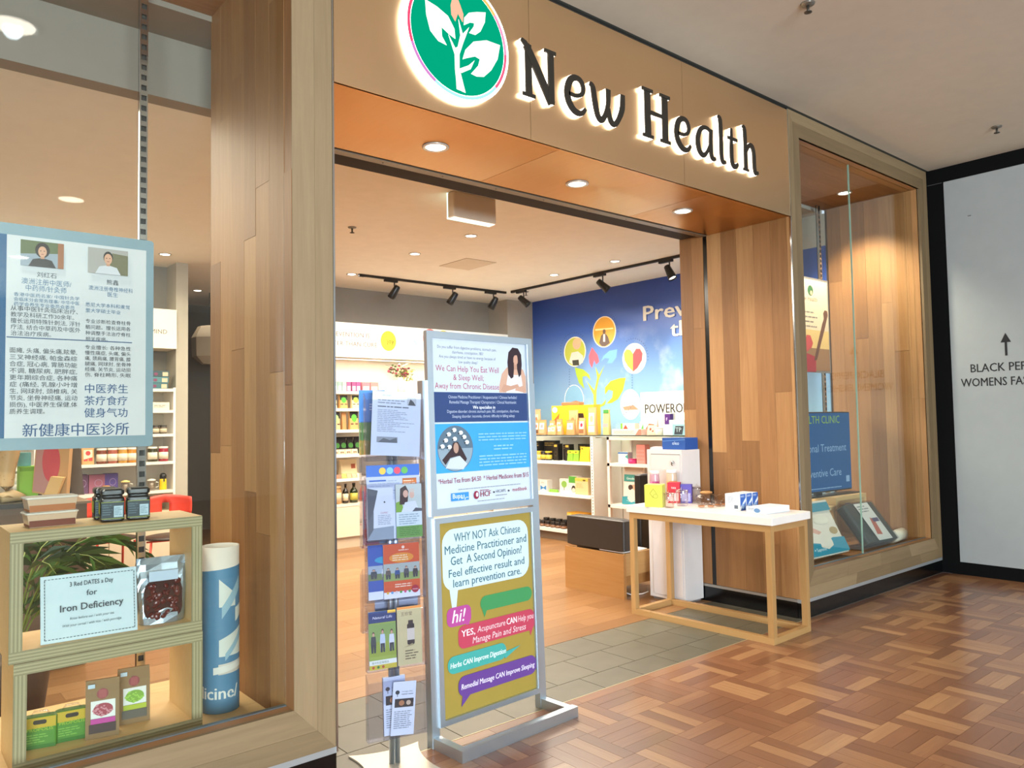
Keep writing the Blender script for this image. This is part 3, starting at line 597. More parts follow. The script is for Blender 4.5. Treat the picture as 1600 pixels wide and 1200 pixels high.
# sprinklers
def sprinkler(x, y, z, label, up=False):
    t = thing('fire_sprinkler', label, 'sprinkler', (x, y, z), 0, 'ceiling sprinklers')
    MB().lathe([(0.04, 0), (0.036, -0.008), (0.012, -0.014)], n=18).build('escutcheon', flat('#8a857a', 0.35, 0.7), t)
    MB().lathe([(0.009, -0.012), (0.007, -0.035), (0.009, -0.05)], n=10).build('nozzle', flat('#4a443c', 0.4, 0.6), t)
    MB().lathe([(0.022, -0.05), (0.022, -0.053), (0.004, -0.056)], n=12).build('deflector', flat('#4a443c', 0.4, 0.6), t)
sprinkler(7.09, 2.18, ZC, 'fire sprinkler in the mall ceiling near the hoarding')
sprinkler(4.08, 2.17, ZC, 'fire sprinkler in the mall ceiling above the fascia lettering')
sprinkler(3.37, 6.21, ZS, 'dark fire sprinkler in the shop ceiling')
sprinkler(6.98, 7.95, ZS, 'fire sprinkler in the shop ceiling above the track corner')
# exit sign box (seen from behind)
ex = thing('exit_sign_box', 'beige exit sign box hanging from the shop ceiling', 'exit sign', (3.45, 4.75, ZS - 0.0))
MB().rbox(0, 0.42, 0.0, 0.085, -0.20, 0.0, 0.012).build('housing', flat('#d8ccb8', 0.6), ex)
MB().box(0.0, 0.42, 0.086, 0.094, -0.205, -0.0).build('light_panel', emit('#d5ffe8', 1.6), ex)
MB().box(0.01, 0.41, 0.01, 0.08, -0.207, -0.2).build('light_edge', emit('#fff2df', 1.4), ex)

# ================================================================== POSTER STAND
st = thing('poster_stand', 'tall aluminium poster stand with two framed clinic posters', 'poster stand', (2.405, 3.062, 0), math.radians(3))
HW = 0.352
for sx in (-1, 1): MB().box(sx * HW - 0.022, sx * HW + 0.022, -0.02, 0.02, 0.0 if sx < 0 else 0.0, 1.70).build('post', ALU, st, (0, 0, 0), (math.radians(-1.6), 0, 0))
MB().box(-HW - 0.022, HW + 0.03, -0.235, -0.195, 0, 0.052).build('base_bar', ALU, st)
for sx in (-1, 1): MB().box(sx * HW - 0.02, sx * HW + 0.02, -0.195, 0.0, 0, 0.05).build('base_bar', ALU, st)
tilt = (math.radians(-1.6), 0, 0)
def framed(zb, zt, hw, fw, name, poster):
    f_ = MB()
    f_.box(-hw, hw, -0.034, -0.012, zb, zb + fw).box(-hw, hw, -0.034, -0.012, zt - fw, zt).box(-hw, -hw + fw, -0.034, -0.012, zb + fw, zt - fw).box(hw - fw, hw, -0.034, -0.012, zb + fw, zt - fw)
    f_.box(-hw + fw, -hw + fw + 0.006, -0.03, -0.02, zb + fw, zt - fw).box(hw - fw - 0.006, hw - fw, -0.03, -0.02, zb + fw, zt - fw)
    fr = f_.build('poster_frame', ALU, st, (0, 0, 0), tilt)
    MB().box(-hw + 0.004, hw - 0.004, -0.018, -0.004, zb + 0.004, zt - 0.004).build('poster_backing', flat('#d5dde6' if poster == 1 else '#a08a3c', 0.4), fr)
    return fr
f1 = framed(1.055, 1.94, 0.352, 0.032, 'upper', 1)
f2 = framed(0.085, 1.045, 0.335, 0.026, 'lower', 2)
pw, z0, z1 = 0.314, 1.089, 1.906; ph = z1 - z0
def Z(fr): return z1 - ph * fr
p = Print()
p.rect(-pw, z0, pw, z1, '#ccd8e6')
p.text('Do you suffer from digestive problems, stomach pain,\ndiarrhoea, constipation, IBS?\nAre you always tired or have no energy because of\nlow quality sleep?', -0.085, Z(0.055), 0.021, '#4c5766', 'CENTER', line=1.12, width=0.385)
p.text('We Can Help You Eat Well\n& Sleep Well;\nAway from Chronic Disease!', -0.085, Z(0.192), 0.042, '#a83a52', 'CENTER', line=1.02, width=0.425)
# woman holding her stomach
p.poly([(0.118, Z(0.315)), (0.12, Z(0.27)), (0.14, Z(0.195)), (0.175, Z(0.155)), (0.215, Z(0.14)), (0.26, Z(0.14)), (0.295, Z(0.165)), (0.312, Z(0.21)), (0.312, Z(0.315))], '#d2a890')
p.poly([(0.168, Z(0.315)), (0.172, Z(0.25)), (0.185, Z(0.19)), (0.20, Z(0.20)), (0.262, Z(0.20)), (0.275, Z(0.185)), (0.285, Z(0.25)), (0.29, Z(0.315))], '#e4e2e6')
p.poly([(0.186, Z(0.20)), (0.182, Z(0.12)), (0.192, Z(0.055)), (0.222, Z(0.022)), (0.262, Z(0.026)), (0.284, Z(0.065)), (0.286, Z(0.13)), (0.278, Z(0.195)), (0.262, Z(0.215)), (0.25, Z(0.16)), (0.228, Z(0.16)), (0.222, Z(0.215)), (0.205, Z(0.225))], '#35242a')
p.rect(0.228, Z(0.165), 0.25, Z(0.11), '#c0937c'); p.poly([(0.222, Z(0.075)), (0.252, Z(0.07)), (0.262, Z(0.095)), (0.255, Z(0.125)), (0.238, Z(0.135)), (0.224, Z(0.115))], '#cfa18a')
p.poly([(0.212, Z(0.13)), (0.215, Z(0.07)), (0.245, Z(0.05)), (0.226, Z(0.09)), (0.224, Z(0.15))], '#35242a'); p.poly([(0.245, Z(0.05)), (0.27, Z(0.08)), (0.268, Z(0.15)), (0.258, Z(0.12)), (0.256, Z(0.085))], '#35242a')
p.poly([(0.13, Z(0.30)), (0.15, Z(0.262)), (0.20, Z(0.272)), (0.25, Z(0.258)), (0.262, Z(0.278)), (0.21, Z(0.295)), (0.15, Z(0.312))], '#c99c84'); p.poly([(0.31, Z(0.30)), (0.29, Z(0.268)), (0.235, Z(0.285)), (0.23, Z(0.30)), (0.29, Z(0.312))], '#cfa38c')
p.rect(-pw, Z(0.497), pw, Z(0.318), '#2f4677')
p.text('Chinese Medicine Practitioner / Acupuncturist / Chinese herbalist/\nRemedial Massage Therapist/ Chiropractor / Clinical Nutritionist', 0.01, Z(0.355), 0.022, '#c3cfe4', 'CENTER', line=1.15, width=0.46)
p.text('We specialise in', 0.01, Z(0.418), 0.023, '#f2f6fb', 'CENTER', bold=0.02)
p.text('Digestive disorder: chronic stomach pain, IBS, constipation, diarrhoea\nSleeping disorder: insomnia, chronic difficulty in falling asleep', 0.01, Z(0.442), 0.021, '#c3cfe4', 'CENTER', line=1.15, width=0.48)
p.rect(-pw, Z(0.797), pw, Z(0.507), '#3ea2e6')
p.ell(-0.185, Z(0.655), 0.112, 0.112, '#5d7384', 40)
p.poly([(-0.185 + 0.108 * math.cos(a), Z(0.655) + 0.108 * math.sin(a)) for a in [math.pi + math.pi * i / 20 for i in range(21)]], '#8fa3b1')
p.poly([(-0.27, Z(0.72)), (-0.215, Z(0.66)), (-0.20, Z(0.62)), (-0.17, Z(0.615)), (-0.15, Z(0.65)), (-0.115, Z(0.72)), (-0.13, Z(0.745)), (-0.17, Z(0.70)), (-0.22, Z(0.71)), (-0.25, Z(0.75))], '#3a2c30')
p.ell(-0.182, Z(0.652), 0.016, 0.026, '#b89684').poly([(-0.25, Z(0.77)), (-0.22, Z(0.715)), (-0.16, Z(0.70)), (-0.115, Z(0.75)), (-0.14, Z(0.782))], '#c9d3da')
for i, (sx, sy) in enumerate(((-0.19, 0.545), (-0.225, 0.57), (-0.15, 0.562), (-0.245, 0.605), (-0.19, 0.598), (-0.13, 0.588), (-0.268, 0.64), (-0.225, 0.645), (-0.115, 0.62))):
    p.ell(sx, Z(sy), 0.014, 0.011, '#e9eef0', 10); p.ell(sx - 0.013, Z(sy) - 0.003, 0.005, 0.005, '#32383c', 8); p.rect(sx - 0.006, Z(sy) - 0.018, sx - 0.004, Z(sy) - 0.008, '#32383c'); p.rect(sx + 0.004, Z(sy) - 0.018, sx + 0.006, Z(sy) - 0.008, '#32383c')
p.greek(-0.04, Z(0.62), 0.30, Z(0.565), 3, '#8cc8f3', 0.05, 3); p.greek(0.06, Z(0.68), 0.20, Z(0.64), 2, '#8cc8f3', 0.1, 4); p.greek(-0.04, Z(0.775), 0.30, Z(0.70), 4, '#8cc8f3', 0.05, 5)
p.text('*Herbal Tea from $4.50  * Herbal Medicine from $15', 0.0, Z(0.858), 0.034, '#93344a', 'CENTER', width=0.60)
p.greek(-0.18, Z(0.905), 0.24, Z(0.895), 1, '#8d98a4', 0.0, 8)
p.rect(-0.225, Z(0.965), -0.115, Z(0.918), '#3f92d6').text('Bupa', -0.218, Z(0.95), 0.032, '#f2f7fb'); p.poly([(-0.165, Z(0.952)), (-0.152, Z(0.952)), (-0.146, Z(0.928)), (-0.14, Z(0.96)), (-0.135, Z(0.948)), (-0.118, Z(0.948)), (-0.118, Z(0.951)), (-0.134, Z(0.951)), (-0.141, Z(0.966)), (-0.147, Z(0.936)), (-0.15, Z(0.955)), (-0.165, Z(0.955))], '#f2f7fb')
p.ell(-0.066, Z(0.942), 0.017, 0.02, '#8e2440').ell(-0.062, Z(0.940), 0.008, 0.011, '#dfe9f5'); p.text('HCF', -0.042, Z(0.955), 0.038, '#8e2440', bold=0.01)
p.greek(-0.042, Z(0.922), 0.02, Z(0.912), 1, '#8e2440', 0.0, 9)
p.text('HICAPS', 0.062, Z(0.94), 0.021, '#5d6771'); p.ell(0.050, Z(0.935), 0.005, 0.005, '#2c3136', 8).ell(0.152, Z(0.935), 0.005, 0.005, '#2c3136', 8).greek(0.06, Z(0.962), 0.14, Z(0.952), 1, '#7e8993', 0, 2)
p.text('medibank', 0.178, Z(0.942), 0.027, '#a8384e'); p.greek(-0.06, Z(0.985), 0.12, Z(0.976), 1, '#8d98a4', 0, 12)
p.build('poster_print', f1, (0, -0.018, 0))
# lower poster
pw, z0, z1 = 0.307, 0.113, 1.017; ph = z1 - z0
q = Print(); q.rect(-pw, z0, pw, z1, '#a08a3c')
def bub(x0, f0, x1, f1_, r, c, lean=0.0):
    q.poly([(x + (x0 + x1) / 2, y + (Z(f0) + Z(f1_)) / 2 + lean * x) for x, y in rrect(x1 - x0, Z(f0) - Z(f1_), r, 5)], c)
bub(-0.285, 0.035, 0.285, 0.36, 0.07, '#c9dde6', 0.0); q.poly([(-0.25, Z(0.33)), (-0.235, Z(0.45)), (-0.21, Z(0.455)), (-0.195, Z(0.35))], '#c9dde6')
q.text('WHY NOT Ask Chinese', 0.01, Z(0.105), 0.058, '#3d6a74', 'CENTER', width=0.44, bold=0.008).text('Medicine Practitioner and', 0.0, Z(0.165), 0.058, '#3d6a74', 'CENTER', width=0.54, bold=0.008).text('Get  A Second Opinion?', 0.0, Z(0.225), 0.058, '#3d6a74', 'CENTER', width=0.47, bold=0.008)
q.text('Feel effective result and', 0.0, Z(0.288), 0.054, '#3d6a74', 'CENTER', width=0.50, bold=0.006).text('learn prevention care.', 0.0, Z(0.342), 0.054, '#3d6a74', 'CENTER', width=0.45, bold=0.006)
bub(-0.27, 0.445, -0.12, 0.545, 0.03, '#b24a92'); q.poly([(-0.16, Z(0.54)), (-0.14, Z(0.565)), (-0.13, Z(0.535))], '#b24a92').text('hi!', -0.245, Z(0.525), 0.085, '#f3e9f0', shear=0.25, bold=0.012)
bub(-0.06, 0.42, 0.295, 0.50, 0.036, '#3f8f55', 0.0); q.poly([(-0.05, Z(0.49)), (-0.035, Z(0.535)), (-0.02, Z(0.50))], '#3f8f55')
bub(-0.205, 0.55, 0.305, 0.67, 0.035, '#bb4158'); q.poly([(0.265, Z(0.66)), (0.275, Z(0.70)), (0.295, Z(0.655))], '#bb4158')
q.text('YES,', -0.185, Z(0.608), 0.044, '#f4e8ea', width=0.085, bold=0.02).text('Acupuncture', -0.085, Z(0.605), 0.042, '#f0d6da', width=0.185, shear=0.2).text('CAN', 0.108, Z(0.605), 0.044, '#f4e8ea', width=0.07, bold=0.02).text('Help you', 0.185, Z(0.605), 0.042, '#f0d6da', width=0.112, shear=0.2).text('Manage Pain and Stress', 0.06, Z(0.656), 0.044, '#f0d6da', 'CENTER', width=0.36, shear=0.2)
bub(-0.275, 0.695, 0.10, 0.785, 0.038, '#42a39a'); q.poly([(0.08, Z(0.75)), (0.20, Z(0.735)), (0.09, Z(0.785))], '#42a39a').text('Herbs CAN Improve Digestion', -0.082, Z(0.755), 0.036, '#eaf3f0', 'CENTER', width=0.355, shear=0.15, bold=0.014)
bub(-0.215, 0.81, 0.305, 0.915, 0.04, '#64408c'); q.poly([(-0.19, Z(0.90)), (-0.20, Z(0.965)), (-0.14, Z(0.912))], '#64408c').text('Remedial Massage CAN Improve Sleeping', 0.046, Z(0.878), 0.036, '#ece4f1', 'CENTER', width=0.49, shear=0.15, bold=0.014)
q.build('poster_print', f2, (0, -0.018, 0))

# ================================================================== BROCHURE RACK
rk = thing('brochure_rack', 'clear acrylic brochure rack on an aluminium pole', 'brochure rack', (1.82, 3.005, 0), math.radians(-14))
ring_ = []
cor = [(-0.165, -0.165), (0.165, -0.165), (0.165, 0.165), (-0.165, 0.165)]
for i in range(4):
    a, c = cor[i], cor[(i + 1) % 4]; m_ = ((a[0] + c[0]) / 2 * 0.62, (a[1] + c[1]) / 2 * 0.62)
    for k in range(10):
        t = k / 10; ring_.append(tuple((1 - t) ** 2 * a[j] + 2 * t * (1 - t) * m_[j] + t * t * c[j] for j in (0, 1)))
MB().prism(ring_, 0.001, 0.009, 'Z').build('base_plate', flat('#c9bfae', 0.35, 0.5), rk)
for sx in (-1, 1): MB().cyl(sx * 0.013, 0, 0.009, 1.62, 0.0125, 12).build('pole', ALU, rk)
def pocket(y, dirn, zb, h, w_=0.265, d_=0.036):
    hw = w_ / 2; t = 0.003; y0, y1 = (y, y + d_ * dirn)
    a, c = min(y0, y1), max(y0, y1)
    mb = MB().box(-hw, hw, (y0 if dirn > 0 else y0 - t), (y0 + t if dirn > 0 else y0), zb, zb + h + 0.03)
    f_ = y1; mb.box(-hw, hw, min(f_, f_ + t * dirn), max(f_, f_ + t * dirn), zb, zb + h)
    mb.box(-hw, hw, a, c, zb, zb + t)
    for s_ in (-1, 1): mb.prism([(a, zb), (c, zb), ((y1), zb + h), (y0, zb + h + 0.03)] if dirn < 0 else [(a, zb), (c, zb), (y1, zb + h), (y0, zb + h + 0.03)], s_ * hw - t / 2, s_ * hw + t / 2, 'X')
    return mb.build('acrylic_pocket', ACRYL, rk)
FR = [(1.335, 0.27), (0.985, 0.25), (0.725, 0.25), (0.43, 0.25), (0.135, 0.25)]
for zb, h in FR: pocket(-0.02, -1, zb, h)
for zb, h in ((1.23, 0.25), (0.95, 0.25), (0.58, 0.25)): pocket(0.02, 1, zb, h)
R14 = math.radians(-14)
def rackpt(x, y, z):
    c, s_ = math.cos(R14), math.sin(R14); return (1.82 + x * c - y * s_, 3.005 + x * s_ + y * c, z)
def leaflet(name, label, x, y, z, w_, h_, paint, thick=0.003, rx=-4, ry=0, body='#e8edf3', rz=0, group='leaflets in the brochure rack', cat='brochure', back=False):
    t = thing(name, label, cat, rackpt(x, y, z), R14 + (math.pi if back else 0) + math.radians(rz), group); t.rotation_euler[0] = math.radians(rx); t.rotation_euler[1] = math.radians(ry)
    MB().box(-w_ / 2, w_ / 2, 0, thick, 0, h_).build('paper', flat(body, 0.5), t)
    pr_ = Print(); paint(pr_, w_, h_); pr_.build('print', t); return t
def paint_letter(p, w_, h_):
    x0, x1 = -w_ / 2 + 0.025, w_ / 2 - 0.02
    p.text('New Health', x0 + 0.02, h_ - 0.02, 0.008, '#77838f').greek(x0, h_ * 0.80, x1 - 0.05, h_ * 0.88, 2, '#8995a2', 0.2, 4)
    p.rect(x1 - 0.045, h_ * 0.80, x1 - 0.002, h_ * 0.92, '#b5bdc4').poly([(x1 - 0.04, h_ * 0.80), (x1 - 0.03, h_ * 0.9), (x1 - 0.015, h_ * 0.86), (x1 - 0.004, h_ * 0.8)], '#3c4248')
    p.greek(x0, h_ * 0.74, x1 - 0.03, h_ * 0.78, 1, '#4f5862', 0.05, 2); p.greek(x0, h_ * 0.36, x1, h_ * 0.72, 13, '#97a2ae', 0.6, 6)
    p.rect(x0 + 0.0, h_ * 0.20, x0 + 0.095, h_ * 0.29, '#8e979e').poly([(x0 + 0.005, h_ * 0.2), (x0 + 0.03, h_ * 0.27), (x0 + 0.06, h_ * 0.24), (x0 + 0.09, h_ * 0.28), (x0 + 0.095, h_ * 0.2)], '#565f66')
leaflet('information_letter', 'white typed letter leaning in the top pocket of the brochure rack', 0.0, -0.052, 1.355, 0.225, 0.285, paint_letter, 0.002, -5, 4, '#cfdced')
def paint_hdr(p, w_, h_):
    p.poly([(-w_ / 2, h_ - 0.05), (w_ / 2, h_ - 0.05), (w_ / 2, h_), (-w_ / 2, h_)], '#2f61b4')
    for i, c in enumerate(('#d8b23e', '#6fb0dd', '#d23f58', '#58a548')): p.ell(-w_ * 0.2 + i * 0.034, h_ - 0.026, 0.0155, 0.0155, c, 18)
    p.rect(w_ * 0.17, h_ * 0.60, w_ * 0.44, h_ * 0.81, '#d9782c').greek(w_ * 0.19, h_ * 0.62, w_ * 0.42, h_ * 0.79, 5, '#f1d3b4', 0.2, 2)
    p.greek(-w_ * 0.45, h_ * 0.60, w_ * 0.12, h_ * 0.80, 6, '#a9b6c6', 0.4, 3); p.rect(-w_ * 0.45, h_ * 0.78, -w_ * 0.14, h_ * 0.80, '#2f61b4'); p.rect(-w_ * 0.40, h_ * 0.52, -w_ * 0.16, h_ * 0.60, '#6a4a3a')
leaflet('header_flyer', 'white flyer with blue header and four coloured dots behind the family flyer', 0.0, -0.032, 0.99, 0.245, 0.325, paint_hdr, 0.004, -3, 0, '#dce6f2')
def paint_doc(p, w_, h_):
    p.poly([(-w_ / 2, 0.0), (w_ / 2, 0.0), (w_ / 2, h_ * 0.25), (-w_ / 2, h_ * 0.22)], '#8fa0ad'); p.poly([(-w_ / 2, h_ * 0.1), (-w_ * 0.1, h_ * 0.95), (-w_ / 2, h_)], '#4d555d')
    p.poly([(-w_ / 2, h_ * 0.35), (-w_ * 0.28, h_ * 0.55), (-w_ * 0.30, h_ * 0.2), (-w_ / 2, h_ * 0.05)], '#5d656d')
    p.ell(w_ * 0.15, h_ * 0.72, 0.004, 0.004, '#22262a', 8); p.text('CLINIC', -w_ * 0.02, h_ * 0.50, 0.011, '#b0606c').greek(-w_ * 0.12, h_ * 0.28, w_ * 0.42, h_ * 0.48, 6, '#9aa5b1', 0.3, 7)
leaflet('folded_flyer', 'white and dark grey folded flyer at the side of the family flyer', -0.065, -0.048, 0.992, 0.115, 0.225, paint_doc, 0.006, -3, 0, '#d6e0ea')
def paint_family(p, w_, h_):
    p.rect(-w_ / 2, h_ * 0.48, w_ / 2, h_, '#c9d6cf'); p.poly([(-w_ / 2, h_ * 0.48), (-w_ / 2, h_ * 0.66), (-w_ * 0.28, h_ * 0.70), (-w_ * 0.2, h_ * 0.48)], '#7fb03c')
    p.poly([(-w_ * 0.36, h_ * 0.62), (-w_ * 0.33, h_ * 0.92), (-w_ * 0.12, h_ * 0.98), (0.0, h_ * 0.86), (-w_ * 0.06, h_ * 0.62)], '#3a2622').ell(-w_ * 0.12, h_ * 0.82, w_ * 0.10, h_ * 0.07, '#e0b299').ell(w_ * 0.12, h_ * 0.80, w_ * 0.095, h_ * 0.07, '#e6bda4').ell(w_ * 0.13, h_ * 0.88, w_ * 0.10, h_ * 0.035, '#d8cdbd')
    p.poly([(-w_ * 0.3, h_ * 0.48), (-w_ * 0.15, h_ * 0.66), (w_ * 0.25, h_ * 0.68), (w_ * 0.40, h_ * 0.48)], '#dfe8ee').poly([(w_ * 0.12, h_ * 0.48), (w_ * 0.25, h_ * 0.55), (w_ * 0.5, h_ * 0.53), (w_ * 0.5, h_ * 0.48)], '#4d525a')
    p.greek(-w_ * 0.4, h_ * 0.24, w_ * 0.4, h_ * 0.45, 5, '#9bb0b8', 0.3, 3); p.rect(-w_ / 2, 0, w_ / 2, h_ * 0.22, '#6aa04a').greek(-w_ * 0.4, h_ * 0.03, w_ * 0.4, h_ * 0.20, 5, '#4a7a34', 0.1, 5)
leaflet('family_flyer', 'green and white flyer with photo of a smiling couple', 0.065, -0.046, 0.992, 0.12, 0.235, paint_family, 0.004, -3, 0, '#d5e6ea')
def people(p, x0, y0, x1, y1, cols, sky='#a8b8c0', ground='#7d9a4a', seed=1):
    r = random.Random(seed); p.rect(x0, y0, x1, y1, sky); p.rect(x0, y0, x1, y0 + (y1 - y0) * 0.45, ground); n = len(cols)
    for i, c in enumerate(cols):
        cx = x0 + (x1 - x0) * (i + 0.5) / n; h = (y1 - y0) * r.uniform(0.55, 0.75); wd = (x1 - x0) / n * 0.30; yb = y0 + (y1 - y0) * 0.12
        p.poly([(cx - wd * 0.8, yb), (cx - wd * 0.1, yb), (cx, yb + h * 0.4), (cx + wd * 0.2, yb), (cx + wd * 0.8, yb), (cx + wd, yb + h * 0.5), (cx + wd * 0.8, yb + h * 0.85), (cx - wd * 0.8, yb + h * 0.85), (cx - wd, yb + h * 0.5)], c)
        p.poly([(cx - wd * 0.8, yb), (cx - wd * 0.1, yb), (cx, yb + h * 0.4), (cx + wd * 0.2, yb), (cx + wd * 0.8, yb), (cx + wd * 0.8, yb + h * 0.42), (cx - wd * 0.8, yb + h * 0.42)], '#2f3540')
        p.ell(cx, yb + h * 0.98, wd * 0.5, h * 0.12, '#5c4034', 12).ell(cx, yb + h * 0.94, wd * 0.4, h * 0.09, '#d0a389', 12)
def paint_orange(p, w_, h_):
    p.rect(-w_ / 2, h_ * 0.12, w_ / 2, h_, '#cf5426'); p.ell(0, h_ * 0.74, w_ * 0.34, h_ * 0.09, '#e2902e').greek(-w_ * 0.25, h_ * 0.68, w_ * 0.25, h_ * 0.80, 3, '#f5dfb8', 0.2, 2)
    p.ell(w_ * 0.05, h_ * 0.93, 0.007, 0.007, '#f0d6c4', 8).greek(-w_ * 0.08, h_ * 0.86, w_ * 0.2, h_ * 0.895, 1, '#f0d6c4', 0, 2)
    people(p, -w_ / 2, h_ * 0.32, w_ / 2, h_ * 0.64, ['#5c5148', '#2d4f86', '#4c4a4e', '#3f3a3a'], '#a9b4ae', '#8aa058', 4)
    p.greek(-w_ * 0.2, h_ * 0.19, w_ * 0.3, h_ * 0.27, 2, '#f5dfc8', 0.1, 6)
    for i, c in enumerate(('#e0b63c', '#5da0d6', '#d8d0d4', '#3fa04c', '#d04a84', '#46a05a')): p.ell(-w_ * 0.40 + i * w_ * 0.12, h_ * 0.11, w_ * 0.035, w_ * 0.035, c, 10)
    p.ell(w_ * 0.36, h_ * 0.14, w_ * 0.10, w_ * 0.10, '#a8203a').text('Member', w_ * 0.28, h_ * 0.125, 0.008, '#f0d6dc')
leaflet('orange_booklet', 'orange booklet with photo of a cycling family', 0.028, -0.046, 0.732, 0.165, 0.235, paint_orange, 0.006, -3, 0, '#e3e8ee')
def paint_blueb(p, w_, h_):
    p.rect(-w_ / 2, h_ * 0.15, w_ / 2, h_, '#2f55a8'); p.ell(w_ * 0.1, h_ * 0.72, w_ * 0.4, h_ * 0.07, '#2f9ac0'); people(p, -w_ / 2, h_ * 0.35, w_ / 2, h_ * 0.62, ['#39424c', '#dfe3e6', '#4a5260'], '#9fb2c2', '#6c8050', 8)
leaflet('blue_booklet', 'blue booklet mostly hidden behind the orange one', -0.045, -0.034, 0.732, 0.15, 0.235, paint_blueb, 0.005, -3, 0, '#dbe4f0')
def paint_mag(p, w_, h_):
    p.rect(-w_ / 2, 0, w_ / 2, h_, '#9ab04a'); p.rect(-w_ / 2, h_ * 0.80, w_ / 2, h_, '#20386e'); p.rect(w_ * 0.2, h_ * 0.95, w_ / 2, h_, '#e0b23a'); p.text('Natural Life', 0, h_ * 0.87, 0.016, '#e8ecf4', 'CENTER', width=w_ * 0.72, shear=0.2)
    people(p, -w_ / 2, h_ * 0.22, w_ / 2, h_ * 0.78, ['#3a3f47', '#c6d4e6', '#d8dee6'], '#86a458', '#93a53c', 3); p.rect(-w_ / 2, h_ * 0.08, w_ / 2, h_ * 0.16, '#e9efe6').text('澳大利亚保健品', -w_ * 0.42, h_ * 0.10, 0.011, '#3a6a30'); p.rect(-w_ / 2, 0, w_ / 2, h_ * 0.08, '#c8b83c')
    for i, c in enumerate(('#c04a2c', '#3a7a34', '#b04a30')): p.ell(-w_ * 0.36 + i * w_ * 0.18, h_ * 0.04, 0.006, 0.006, c, 10)
leaflet('family_magazine', 'green and navy magazine with family photo in the rack', -0.062, -0.046, 0.437, 0.122, 0.245, paint_mag, 0.006, -3, 0, '#dfe6da')
def paint_prod(p, w_, h_):
    p.rect(-w_ / 2, 0, w_ / 2, h_, '#cfc392'); p.rect(-w_ / 2, h_ * 0.96, w_ / 2, h_, '#c9803a'); p.text('王珍堂', -w_ * 0.35, h_ * 0.85, 0.018, '#5a4a34')
    p.rr(-w_ * 0.10, h_ * 0.34, w_ * 0.20, h_ * 0.70, 0.006, '#2c2422').rect(-w_ * 0.10, h_ * 0.42, w_ * 0.20, h_ * 0.62, '#d8cfc0').rect(-w_ * 0.05, h_ * 0.70, w_ * 0.15, h_ * 0.76, '#3a2e2a').poly([(-w_ * 0.25, h_ * 0.30), (w_ * 0.18, h_ * 0.33), (w_ * 0.1, h_ * 0.36)], '#a1966c'); p.greek(-w_ * 0.2, h_ * 0.08, w_ * 0.35, h_ * 0.26, 4, '#6e6244', 0.3, 2)
leaflet('product_leaflet', 'cream leaflet showing a dark tonic bottle', 0.062, -0.044, 0.437, 0.112, 0.25, paint_prod, 0.005, -3, 0, '#e6d9b4')
def paint_card(p, w_, h_):
    for x_ in (-w_ * 0.3,): p.ell(x_, h_ * 0.80, 0.010, 0.009, '#2c3238', 12).rect(x_ - 0.0015, h_ * 0.72, x_ + 0.0015, h_ * 0.80, '#2c3238')
    p.text('massage clinic', -w_ * 0.12, h_ * 0.80, 0.009, '#4c545c').greek(-w_ * 0.12, h_ * 0.74, w_ * 0.4, h_ * 0.78, 1, '#8a939c', 0.2, 1)
    p.rect(-w_ * 0.40, h_ * 0.52, w_ * 0.42, h_ * 0.68, '#2a2624').ell(-w_ * 0.1, h_ * 0.6, w_ * 0.12, h_ * 0.05, '#b27a52').ell(w_ * 0.2, h_ * 0.6, w_ * 0.10, h_ * 0.045, '#c9b49c'); p.greek(-w_ * 0.40, h_ * 0.12, w_ * 0.40, h_ * 0.46, 9, '#8a939c', 0.2, 4)
leaflet('clinic_flyer_stack', 'thick stack of white clinic flyers in the lowest rack pocket', -0.005, -0.030, 0.142, 0.10, 0.245, paint_card, 0.016, -3, 0, '#d7e0ee')
leaflet('clinic_flyer', 'single white clinic flyer leaning on the flyer stack', 0.018, -0.052, 0.142, 0.105, 0.225, paint_card, 0.0015, -3, 5, '#dbe4f0')
def paint_sky(p, w_, h_): p.rect(-w_ / 2, h_ * 0.45, w_ / 2, h_, '#4d8fd6'); p.rect(-w_ / 2, h_ * 0.2, w_ / 2, h_ * 0.5, '#7ab04a'); p.rect(-w_ / 2, 0, w_ / 2, h_ * 0.22, '#c9b848')
leaflet('sky_blue_brochure', 'sky blue and green brochure sticking up behind the letter', -0.075, 0.046, 1.36, 0.12, 0.29, lambda p, w_, h_: (paint_sky(p, w_, h_), p.rect(0.0, h_ * 0.91, w_ * 0.3, h_ * 0.96, '#1f5a3a'), p.greek(-w_ * 0.1, h_ * 0.68, w_ * 0.4, h_ * 0.8, 3, '#dfeaf5', 0.3, 2)), 0.004, 0, 0, '#dfe8f2')
leaflet('pale_brochure', 'pale blue brochure with dark corner behind the letter', 0.055, 0.046, 1.40, 0.12, 0.235, lambda p, w_, h_: (p.rect(-w_ / 2, h_ * 0.9, w_ / 2, h_, '#b9cde8'), p.rect(w_ * 0.25, h_ * 0.93, w_ * 0.45, h_, '#3c444c')), 0.004, 0, 0, '#d5e0f0')
leaflet('grey_brochure', 'grey and pink brochure in a rear rack pocket', -0.06, 0.046, 0.96, 0.12, 0.24, lambda p, w_, h_: (p.rect(-w_ / 2, 0, w_ / 2, h_, '#9fb0c0'), p.rect(-w_ / 2, 0, w_ * 0.1, h_ * 0.3, '#c07a84')), 0.005, 0, 0, '#c5d0dc')
leaflet('white_rear_brochure', 'white brochure with cartoon doctor in a rear rack pocket', 0.03, 0.046, 0.60, 0.20, 0.25, lambda p, w_, h_: (p.rect(-w_ / 2, 0, w_ / 2, h_, '#cdd6de'), p.ell(-w_ * 0.1, h_ * 0.7, 0.03, 0.03, '#5a4a40'), p.ell(w_ * 0.25, h_ * 0.7, 0.028, 0.028, '#6a564a'), p.rect(-w_ / 2, 0, w_ / 2, h_ * 0.3, '#7d93ac')), 0.005, 0, 0, '#d8e0e8')

